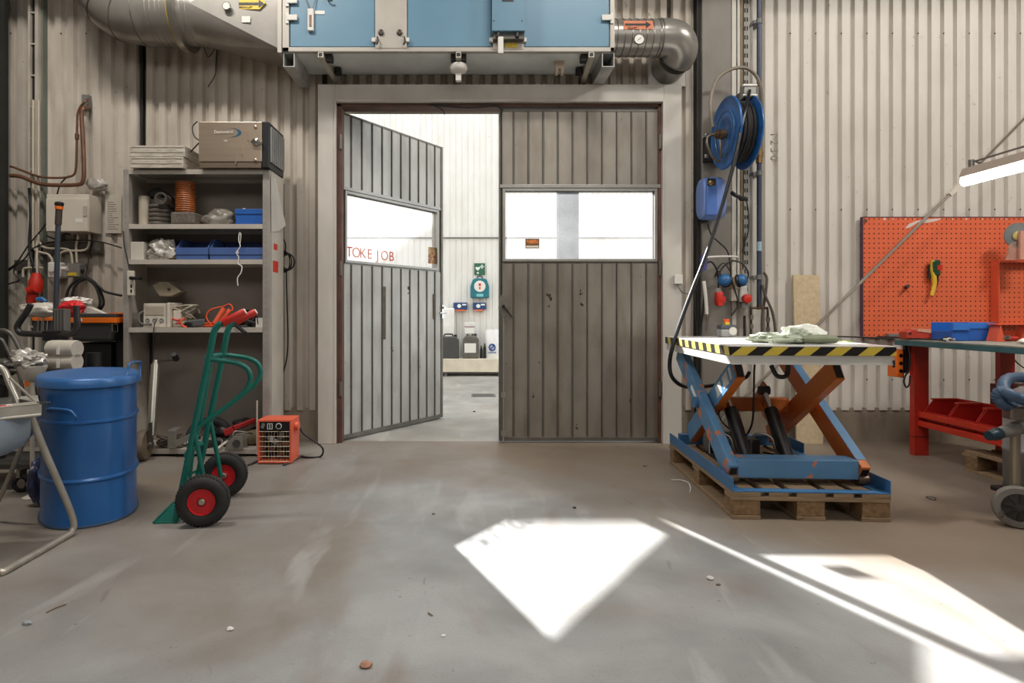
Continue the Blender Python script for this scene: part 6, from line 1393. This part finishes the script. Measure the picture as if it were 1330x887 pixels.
# toe plate
tp0 = hn(202, 682); tp0.z = 0; tp1 = hn(229, 682); tp1.z = 0
L0 = base_n.copy(); L0.z = 0; dirL = -rt
c0 = L0 + rt*.012; c1 = L0 + dirL*.105
MB().prism([c0 - e_ax*.01, c1 - e_ax*.0, c1 + off + e_ax*.0, c0 + off + e_ax*.01], (0, 0, .007)).build('toe_plate', TG, s, bevel=.002)
MB().tube([c1 + dirL*.0 + Vector((0,0,.008)), c1 + off + Vector((0,0,.008))], .006, 8, 1).build('toe_plate_lip', TG, s)
TY = M('tyre_black', (38, 36, 35), .7, 0, .25, 40, .3)
for k, c in enumerate((ax_n - e_ax*.075, ax_n + off + e_ax*.085)):
    wl = MB().torus(c, e_ax, .092, .0385, 48, 16).build('tyre', TY, s)
    m = MB()
    for i in range(44):
        t = 2*math.pi*i/44; d = rt*math.cos(t) + Vector((0,0,1))*math.sin(t); tan = -rt*math.sin(t) + Vector((0,0,1))*math.cos(t)
        for q in (-1, 1):
            cc = c + d*.1265 + e_ax*q*.013
            m.bar(cc - tan*.0055 + e_ax*q*.008, cc + tan*.0055 - e_ax*q*.004, .008, .006, tuple(d))
    m.build('tyre_tread', TY, wl)
    MB().lathe([(.064, -.024), (.067, -.034), (.061, -.032), (.052, -.004), (.036, -.002), (.028, -.018), (.022, -.03), (.022, .026), (.036, .010), (.052, .012), (.064, .026)], c, e_ax, 36).build('rim', M('rim_red', (196, 28, 36), .35, 0, .08), s)
    MB().lathe([(.013, -.036), (.018, -.03), (.018, -.02), (.014, .034)], c, e_ax, 20).build('hub_cap', M('hub_silver', (176, 166, 152), .35, .6, .2), s)

# ================================================================== concrete wheelbarrow on tubular legs (left edge)
ZT_ = M('galvanised_tube', (178, 172, 160), .34, .5, .2, 12)
s = thing('wheelbarrow', 'steel wheelbarrow with grey blue tub and galvanised tube frame', 'wheelbarrow', (-2.4, 2.75, 0))
def gx(px, Y): return X(px, Y)
cF = Vector((X(96, 2.93), 2.93, .014)); cN = Vector((X(4, 2.475), 2.475, .014))
topF = P(42, 545, 2.80)
MB().tube([P(34, 524, 2.79), topF, P(60, 590, 2.84), P(88, 655, 2.90), P(96, 680, 2.925), cF + Vector((.0, -.02, .006)), cF.lerp(cN, .12) + Vector((0, 0, 0)), cF.lerp(cN, .9), cN + Vector((-.01, -.0, .0)), P(-14, 735, 2.47), P(-40, 690, 2.50), P(-60, 640, 2.55)], .015, 12, 5).build('leg_frame', ZT_, s)
MB().tube([P(-20, 470, 2.95), P(0, 477, 2.95), P(7, 484, 2.95), P(12, 497, 2.94), P(24, 524, 2.92), P(30, 545, 2.9)], .0155, 12).build('handle_tube', M('galvanised_tube_pale', (176, 170, 158), .32, .7, .15, 12), s)
MB().tube([P(13, 491, 2.93), P(30, 507, 2.88), P(51, 526, 2.80)], .006, 8, 1).build('brace_rod', ZT_, s)
MB().tube([P(38, 556, 3.05), P(20, 600, 3.07), P(0, 646, 3.1), P(-30, 700, 3.12), Vector((X(-60, 3.1), 3.1, .014)), Vector((X(-110, 3.0), 2.95, .014))], .011, 10).build('rear_leg', ZT_, s)
# rim strip of the tub: near and far edges with a flat top
RS = M('rim_zinc', (186, 182, 170), .4, .4, .2, 10)
a0, a1 = P(-120, 533, 2.50), P(-120, 545, 2.50)
b0, b1 = P(53, 525, 2.74), P(53, 538, 2.74)
c0_ = P(42, 520, 2.98)
tl = Vector((X(-120, 2.5), 2.50, b0.z)); 
def rim(z0, z1, y0, y1):
    n = Vector((X(-150, 2.36), 2.36, 0)); f = Vector((X(53, 2.74), 2.74, 0)); g = Vector((X(47, 3.02), 3.04, 0)); h = Vector((X(-150, 2.64), 2.64, 0))
    return [p + Vector((0, 0, z0)) for p in (n, f, g, h)], z1-z0
zr1, zr0 = Z(524.5, 2.74), Z(538.5, 2.74)
q, hh = rim(zr0, zr1, 0, 0)
m = MB(); m.prism([q[0], q[1], q[1] + Vector((0, .006, 0)), q[0] + Vector((0, .006, 0))], (0, 0, hh)).prism([q[1], q[2], q[2] + Vector((-.006, 0, 0)), q[1] + Vector((-.006, 0, 0))], (0, 0, hh)).prism([q[2], q[3], q[3] + Vector((0, -.006, 0)), q[2] + Vector((0, -.006, 0))], (0, 0, hh))
iq = [q[0] + Vector((0, .10, 0)), q[1] + Vector((-.09, .07, 0)), q[2] + Vector((-.08, -.07, 0)), q[3] + Vector((0, -.06, 0))]
up = Vector((0, 0, hh-.003))
m.prism([q[0]+up, q[1]+up, iq[1]+up, iq[0]+up], (0, 0, .003)).prism([q[1]+up, q[2]+up, iq[2]+up, iq[1]+up], (0, 0, .003)).prism([q[2]+up, q[3]+up, iq[3]+up, iq[2]+up], (0, 0, .003))
m.build('tub_rim', RS, s)
MB().tube([q[0], q[1]], .007, 8, 1).build('rim_bead', RS, s)
TB = M('tub_grey_blue', (140, 152, 166), .42, 0, .06, 4)
cx0, cx1 = X(-150, 2.6), X(43, 2.80); yc = 2.74
rs = []
for k, dz_, dx in ((1, 0, 0), (1, -.07, .0), (.97, -.12, -.012), (.88, -.165, -.04), (.74, -.195, -.09), (.5, -.212, -.15), (.1, -.216, -.2)):
    ring = []
    for i in range(40):
        a, b = sup(.46 + dx, .165*k, 4.5, 2*math.pi*i/40); 
        ring.append(Vector((cx1-.46 + a, yc + b + (a-.46)*.33, zr0+.01+dz_)))
    rs.append(ring)
MB().rings(rs).build('tub', TB, s)
MB().prism([q[1] + Vector((-.30, -.118-.001+.0, .012)), q[1] + Vector((-.125, -.0495-.001, .012)), q[1] + Vector((-.125, -.0495-.001, .038)), q[1] + Vector((-.30, -.118-.001, .038))], (0, -.001, 0)).build('rim_label', TAPE_W, s) if 0 else None
# label lies on the flat top of the rim
def ontop(a, b, t0, t1): return [q[0].lerp(q[1], a) .lerp(iq[0].lerp(iq[1], a), t0), q[0].lerp(q[1], b).lerp(iq[0].lerp(iq[1], b), t0), q[0].lerp(q[1], b).lerp(iq[0].lerp(iq[1], b), t1), q[0].lerp(q[1], a).lerp(iq[0].lerp(iq[1], a), t1)]
MB().prism([p + Vector((0,0,hh+.0002)) for p in ontop(.55, .80, .1, .8)], (0, 0, .001)).build('rim_label', TAPE_W, s)
MB().prism([p + Vector((0,0,hh+.0014)) for p in ontop(.56, .79, .2, .42)], (0, 0, .0006)).prism([p + Vector((0,0,hh+.0014)) for p in ontop(.56, .76, .5, .72)], (0, 0, .0006)).build('label_print', M('print_red', (190, 70, 62), .5, 0, .5, 70), s)
MB().cyl(q[1] + Vector((-.02, .04, hh)), q[1] + Vector((.02, .03, hh+.003)), .004, n=8).lathe([(.009, 0), (.009, .006)], q[1] + Vector((-.03, .03, hh)), (0,0,1), 8).build('rim_bolt', STEEL, s)

# ================================================================== cleaning corner behind the drum
s = thing('pallet_truck_handle', 'black U shaped handle on an aluminium post of a lifting trolley', 'trolley', (X(76, 3.9), 3.9, 0))
y = 3.85
MB().box(X(70, y), X(84, y), y+.0, y+.06, 0.02, Z(401, y)).build('aluminium_post', M('post_alu', (136, 134, 130), .4, .6, .1), s, bevel=.003)
m = MB()
for px in (73, 77, 81): m.box(X(px-.4, y), X(px+.4, y), y-.001, y, .05, Z(402, y))
m.build('post_grooves', DARKST, s)
MB().tube([P(40, 395, y-.06), P(34, 406, y-.06), P(25, 419, y-.06), P(22.5, 426, y-.06), P(26, 432, y-.06), P(36, 433.5, y-.06), P(70, 434.5, y-.05), P(90, 434, y-.06), P(98, 430, y-.06), P(100.5, 422, y-.06), P(99.5, 408, y-.06), P(99, 397, y-.06)], .019, 14).build('handle', M('handle_black', (38, 37, 37), .4, 0, .1, coat=.3), s)
MB().box(X(64, y), X(90, y), y-.07, y+.0, Z(442, y), Z(429, y)).build('handle_bracket', BLACKP, s, bevel=.008)
MB().prism([P(66, 442, y), P(88, 442, y), P(100, 470, y), P(60, 470, y)], (0, .03, 0)).build('bracket_plate', ZT_, s)
MB().box(X(64, y), X(104, y), y-.05, y+.25, .04, .09).build('trolley_base', DARKST, s)
for px in (66, 100): MB().cyl((X(px, y), y-.03, .04), (X(px, y)+.03, y-.03, .04), .04, n=20).build('castor', BLACKP, s)
y = 4.1
s = thing('mop_pole', 'dark blue grey telescopic pole with orange collar at its tip', 'pole', P(72, 400, y))
pb = Vector((X(67, y), y, .005)); pt = P(77, 264, y)
MB().cyl(P(69.5, 400, y).lerp(pb, 1), P(75.5, 290, y), .0165, n=16).build('shaft', M('shaft_slate', (58, 66, 76), .4, .2), s)
MB().cyl(P(75.5, 292, y), P(76.8, 270, y), .021, n=16).build('foam_grip', M('grip_brown', (62, 48, 44), .7), s)
MB().cyl(P(76.7, 272, y), P(76.9, 268, y), .025, n=16).build('orange_collar', ORANGEP, s)
MB().lathe([(.022, 0), (.029, .012), (.027, .026), (.012, .032)], P(76.9, 268, y), (0,0,1), 18).build('end_cap', BLACKP, s)
# tool box with orange rim
y = 4.50
s = thing('tool_chest', 'dark grey plastic tool chest with bright orange rim and clips', 'tool box', (X(120, y), 4.6, 0))
TGc = M('chest_grey', (58, 58, 58), .5, 0, .1)
MB().rings([[Vector((a, b, z)) for a, b in ((X(xl, y)+0, y+i0), (X(xr, y), y+i0), (X(xr, y), y+.34), (X(xl, y), y+.34))] for z, xl, xr, i0 in ((Z(444, y), 96, 140, .03), (Z(441, y), 93, 142, .01), (Z(420, y), 88, 144, 0))], smooth=False).build('chest_body', TGc, s, bevel=.01)
MB().box(X(42, y), X(68, y), y-.0, y+.3, Z(438, y), Z(417, y)).build('small_case', TGc, s, bevel=.008)
MB().box(X(43, y), X(69, y), y-.012, y+.3, Z(416.5, y), Z(412, y)).box(X(84, y), X(152, y), y-.012, y+.35, Z(419.5, y), Z(412.5, y)).box(X(131, y), X(158, y), y+.1, y+.36, Z(415, y), Z(406, y)).build('orange_rim', ORANGEP, s, bevel=.004)
MB().box(X(84, y), X(150, y), y-.004, y+.34, Z(412.4, y), Z(407.5, y)).build('chest_lid', TGc, s, bevel=.004)
MB().box(X(105, y), X(108, y), y-.016, y-.012, Z(417, y), Z(413.5, y)).build('rim_label', TAPE_W, s)
for px in (145.5, ): MB().tube([P(px, 421, y-.02), P(px+7, 421, y-.02), P(px+7, 430.5, y-.02), P(px, 430.5, y-.02)], .0035, 6, 1, True).build('wire_clip', CHROME, s)
for px in (50, 57): MB().tube([P(px, 410, y-.02), P(px-1, 432, y-.02), P(px+4, 432, y-.02), P(px+5, 410, y-.02)], .0035, 6, 1).build('wire_clip', CHROME, s)
m = MB(); m.box(X(136, y), X(157, y), y+.12, y+.34, 0.0, Z(416, y)); m.build('black_column', BLACKP, s, bevel=.02)
MB().box(X(92, y), X(134, y), y+.10, y+.3, 0.0, Z(446, y)).build('lower_cabinet', M('deep_black', (18, 18, 19), .5), s, bevel=.01)
MB().cyl((X(122, 4.05), 4.05, .0), (X(122, 4.05), 4.05, Z(458, 4.05)), .048, n=24).build('black_cylinder', BLACKP, label='black cylinder standing between paper rolls and tool chest', cat='cylinder')
# packets and bags on top
s = MB().blob(P(51, 402, 4.12), (.14, .06, .05), .3, 1.6, 61, 4).build('plastic_packet', M('packet_white', (204, 198, 186), .35, 0, .12, 8, spec=.8), label='long white plastic packet lying on the left of the tool chest', cat='packet')
MB().blob(P(93, 400, 4.14), (.085, .05, .05), .35, 2, 63, 4).build('red_bag', M('bag_red', (212, 40, 44), .4, 0, .12), label='bright red plastic bag crumpled on the tool chest', cat='bag')
MB().blob(P(99, 391, 4.22), (.10, .05, .028), .4, 2.4, 65, 4).build('white_rag', TAPE_W, label='white rag heaped behind the red bag', cat='rag')
MB().prism([P(104, 396, 4.2), P(113, 398, 4.2), P(133, 407, 4.2), P(104, 407, 4.2)], (0, .06, 0)).build('paper_wedge', M('wedge_paper', (196, 190, 178), .7), label='pale folded sheet sloping down the chest lid beside the red bag', cat='paper')
MB().tube([P(48, 389, 4.15), P(54, 388, 4.15), P(60, 392, 4.15)], .014, 8).build('blue_tool', M('tool_blue', (46, 108, 164), .4), label='small blue handled tool behind the white packet', cat='tool')
# paper rolls
PR = M('paper_roll', (190, 182, 168), .8, 0, .1, 20)
for i, (py, lab) in enumerate(((470, 'lower'), (453, 'upper'))):
    c = P(66, py, 3.72); r_ = .052 if i else .05
    d = Vector((1, -.12, 0)).normalized()
    rl = MB().lathe([(.018, 0), (r_, 0), (r_+.002, .01), (r_+.002, .17), (r_, .18), (.018, .18)], c, d, 32).build('paper_roll', PR, label=f'white paper roll behind the drum lid, the {lab} of two', cat='paper roll', group='paper rolls')
    MB().lathe([(.019, -.001), (.019, .02)], c, d, 16).build('cardboard_core', M('core_brown', (120, 96, 76), .8), rl)
    MB().box(c.x+.085, c.x+.10, c.y-.075-.0, c.y-.066, c.z-.03, c.z+.025).build('wrap_label', TAPE_W, rl)
MB().box(X(58, 3.7), X(104, 3.7), 3.68, 3.765, 0, Z(479, 3.7)).build('roll_stand', M('stand_grey', (96, 92, 86), .6), label='grey stand under the paper rolls behind the drum', cat='stand', bevel=.01)
s = thing('waste_basket', 'cream waste bowl holding crumpled clear plastic behind the drum', 'bowl', (X(45, 3.5), 3.5, 0))
MB().lathe([(.05, .0), (.05, .01), (.012, .03), (.012, Z(496, 3.5)), (.05, Z(492, 3.5)), (.075, Z(476, 3.5)), (.07, Z(474, 3.5)), (.03, Z(480, 3.5))], (X(42, 3.5), 3.5, 0), (0,0,1), 28).build('bowl_stand', CREAMP, s)
MB().blob((X(41, 3.5), 3.48, Z(467, 3.5)), (.09, .06, .055), .5, 2.4, 71, 4).build('plastic_film', MATS['clear_bag_film'], s)
# tubular grey frame trolley at the far left with a castor
s = thing('tube_trolley', 'grey tubular trolley with small castors at the left edge behind the wheelbarrow', 'trolley', (X(10, 3.7), 3.7, 0))
y = 3.6
GT = M('tube_grey', (98, 94, 88), .42, .4, .15)
MB().tube([P(-20, 434, y), P(0, 429, y), P(12, 432, y), P(20, 442, y), P(33, 470, y), P(46, 498, y), P(52, 520, y)], .013, 10).build('tube_frame', GT, s)
MB().tube([P(-20, 445, y+.2), P(0, 440, y+.2), P(10, 455, y+.2), P(26, 490, y+.2), P(34, 540, y+.2)], .011, 10).build('tube_frame', GT, s)
MB().box(X(-60, y), X(30, y), y+.05, y+.4, .13, .16).build('deck', M('deck_dark', (60, 58, 54), .6), s)
MB().blob((X(-4, y+.2), y+.2, Z(478, y+.2)), (.12, .10, .06), .35, 2.4, 75, 4).build('grey_hoses', GT, s)
MB().cyl((X(-10, y+.2), y+.2, .16), (X(-10, y+.2), y+.2, .62), .07, n=20).build('dark_tank', DARKST, s)
c = Vector((X(25, y), y+.02, .055))
MB().torus(c, (.25, -1, 0), .038, .016, 28, 10).build('castor_tyre', RUBBER, s); MB().cyl(c - Vector((.0, .012, 0)), c + Vector((0, .012, 0)), .03, n=20).box(c.x-.01, c.x+.01, c.y-.03, c.y+.03, c.z+.04, .14).build('castor_hub', STEEL, s)
MB().blob((X(50, 3.38), 3.38, .13), (.045, .05, .13), .3, 2.2, 78, 4, flat=.002).build('wrapped_bundle', M('bundle_blue', (62, 70, 112), .4, 0, .5, 14, col2=(190, 190, 196), thr=.58, wscale=16), label='blue patterned wrapped bundle on the floor left of the drum', cat='bundle')
MB().box(X(38, 3.7), X(52, 3.7), 3.66, 3.69, Z(501, 3.7), Z(494, 3.7)).build('orange_clip', ORANGEP, label='small orange plastic clip left of the drum lid', cat='clip')

# ================================================================== industrial vacuum at the right edge
s = thing('industrial_vacuum', 'grey metal industrial vacuum with blue hose at the right edge', 'vacuum cleaner', (2.92, 3.10, 0))
VG = M('vacuum_grey', (136, 138, 140), .36, .5, .1)
wc = Vector((X(1322, 3.03), 3.03, .103))
wax = Vector((-.52, -.85, 0)).normalized()
w_ = MB().lathe([(.070, -.03), (.098, -.028), (.103, -.018), (.103, .018), (.098, .028), (.072, .030), (.068, .022)], wc, wax, 44).build('wheel_tyre', M('tyre_grey', (120, 116, 110), .6, 0, .12), s)
MB().lathe([(.069, .0), (.069, .022), (.03, .026), (.01, .032)], wc, wax, 36).build('wheel_disc', M('wheel_dark', (52, 50, 48), .6, 0, .5, 40), w_)
m = MB()
for i in range(8):
    t = 2*math.pi*i/8; aa = wax.orthogonal().normalized(); bb = wax.cross(aa); d = aa*math.cos(t) + bb*math.sin(t)
    m.bar(wc + wax*.027 + d*.02, wc + wax*.026 + d*.064, .008, .006, tuple(wax))
m.build('wheel_ribs', DARKST, w_)
vx, vy = 3.06, 3.22
MB().lathe([(.14, .12), (.15, .13), (.15, .33), (.155, .335), (.155, .35), (.15, .355), (.15, .60), (.14, .64), (.08, .68)], (vx, vy, 0), (0,0,1), 44).build('tank', VG, s)
MB().cyl((X(1318.5, 3.08), 3.08, .10), (X(1318.5, 3.08), 3.08, Z(538, 3.08)), .022, n=16).build('upright_tube', M('tube_beige', (150, 140, 122), .35, .6), s)
MB().box(vx-.14, vx+.15, vy-.16, vy+.15, .09, .12).build('chassis', DARKST, s, bevel=.01)
MB().tube([wc + Vector((-.06, .02, -.04)), wc + Vector((-.085, 0, -.045)), wc + Vector((-.09, -.01, -.02))], .008, 8).build('brake_lever', STEEL, s)
MB().tube([P(1332, 548, 3.05), P(1318, 556, 3.06), P(1306, 560, 3.0), P(1292, 564, 2.98)], [.042, .036, .03, .026], 14).build('nozzle_cuff', M('cuff_grey', (128, 126, 122), .4, .2), s)
MB().tube([P(1303, 561, 3.0), P(1293, 564, 2.98), P(1284, 566, 2.97)], [.028, .03, .024], 14).build('nozzle_tip', M('nozzle_teal', (30, 52, 62), .4), s)
MB().box(X(1312, 3.0), X(1332, 3.0), 2.99, 3.05, Z(545, 3.0), Z(528, 3.0)).build('clamp', STEEL, s, bevel=.008)
HB = M('hose_slate_blue', (62, 84, 110), .45, 0, .12)
def ribbed(pts, r, name, mat, par, step=3):
    m = MB().tube(pts, r, 14, 6); return m.build(name, mat, par)
hose = [P(1335, 545, 3.05), P(1322, 532, 3.05), P(1303, 525, 3.0), P(1296, 514, 3.0), P(1302, 508, 2.98), P(1320, 516, 2.95), P(1345, 522, 3.0), P(1352, 500, 3.1), P(1332, 491, 3.1), P(1310, 492, 3.05), P(1303, 503, 3.0), P(1312, 514, 2.96), P(1335, 520, 2.94)]
h_ = MB().tube(hose, [.0285, .0245]*36, 14, 6).build('suction_hose', HB, s)
m = MB(); hp_ = hose; seg = []
for i in range(len(hp_)-1):
    for k in range(5): seg.append((hp_[i].lerp(hp_[i+1], k/5), hp_[i+1]-hp_[i]))
MB().lathe([(.04, 0), (.042, .03), (.036, .04)], P(1323, 538, 3.04), (.3, 0, 1), 20).build('orange_collar', M('collar_orange', (208, 96, 52), .45), s)

# ================================================================== small things on the floor
ST = M('grit_stone', (120, 104, 90), .9, 0, .3, 40)
for px, py, r_, nm, mt, lab in ((475, 866, .016, 'pebble', M('tan_chip', (176, 132, 108), .9, 0, .3, 60), 'tan chip of stone on the floor near the bottom of the picture'),
                                (299, 818, .010, 'pebble', TAPE_W, 'small white lump on the floor left of centre'),
                                (35, 811, .013, 'scrap', M('scrap_blue_grey', (150, 156, 160), .6), 'pale blue grey scrap on the floor below the wheelbarrow'),
                                (922, 752, .012, 'pebble', M('white_chip', (206, 204, 200), .8), 'white chip between the sun patches'),
                                (746, 660, .009, 'pebble', DARKST, 'dark grain above the large sun patch'),
                                (616, 535, .012, 'pebble', DARKST, 'dark lump on the floor in the doorway'),
                                (933, 760, .007, 'pebble', ST, 'tiny brown grain beside the white chip'),
                                (563, 668, .007, 'pebble', ST, 'tiny brown grain on the open floor in front of the doors'),
                                (838, 606, .012, 'pebble', ST, 'brown grit left of the lift table pallet'),
                                (576, 826, .006, 'pebble', TAPE_W, 'tiny white crumb on the floor near the bottom centre')):
    Y_ = H*F/(py-VY)
    MB().blob((X(px, Y_), Y_, r_*.4), (r_*1.2, r_, r_*.6), .4, 2, px, 2, flat=.0008).build(nm, mt, label=lab, cat='chip')
def fl(px, py): Y_ = H*F/(py-VY); return Vector((X(px, Y_), Y_, .004))
MB().tube([fl(884, 624), fl(893, 627), fl(897, 634), fl(896, 640)], .003, 6).tube([fl(872, 624), fl(884, 624)], .003, 6).build('string', TAPE_W, label='bit of white string on the floor left of the lift table pallet', cat='string')
MB().tube([fl(1203, 646), fl(1208, 649), fl(1215, 650), fl(1214, 647), fl(1206, 646)], .002, 6, 3, True).build('wire_loop', DARKST, label='thin wire loop on the floor right of the lift table', cat='wire')
MB().tube([fl(60, 797), fl(72, 791), fl(86, 786)], .002, 6).build('wood_splinter', M('splinter_brown', (120, 96, 74), .8), label='thin brown splinter on the floor at the lower left', cat='splinter')
MB().tube([fl(556, 797), fl(562, 801)], .002, 6, 1).build('wood_splinter', MATS['splinter_brown'], label='short splinter on the floor near the bottom centre', cat='splinter')
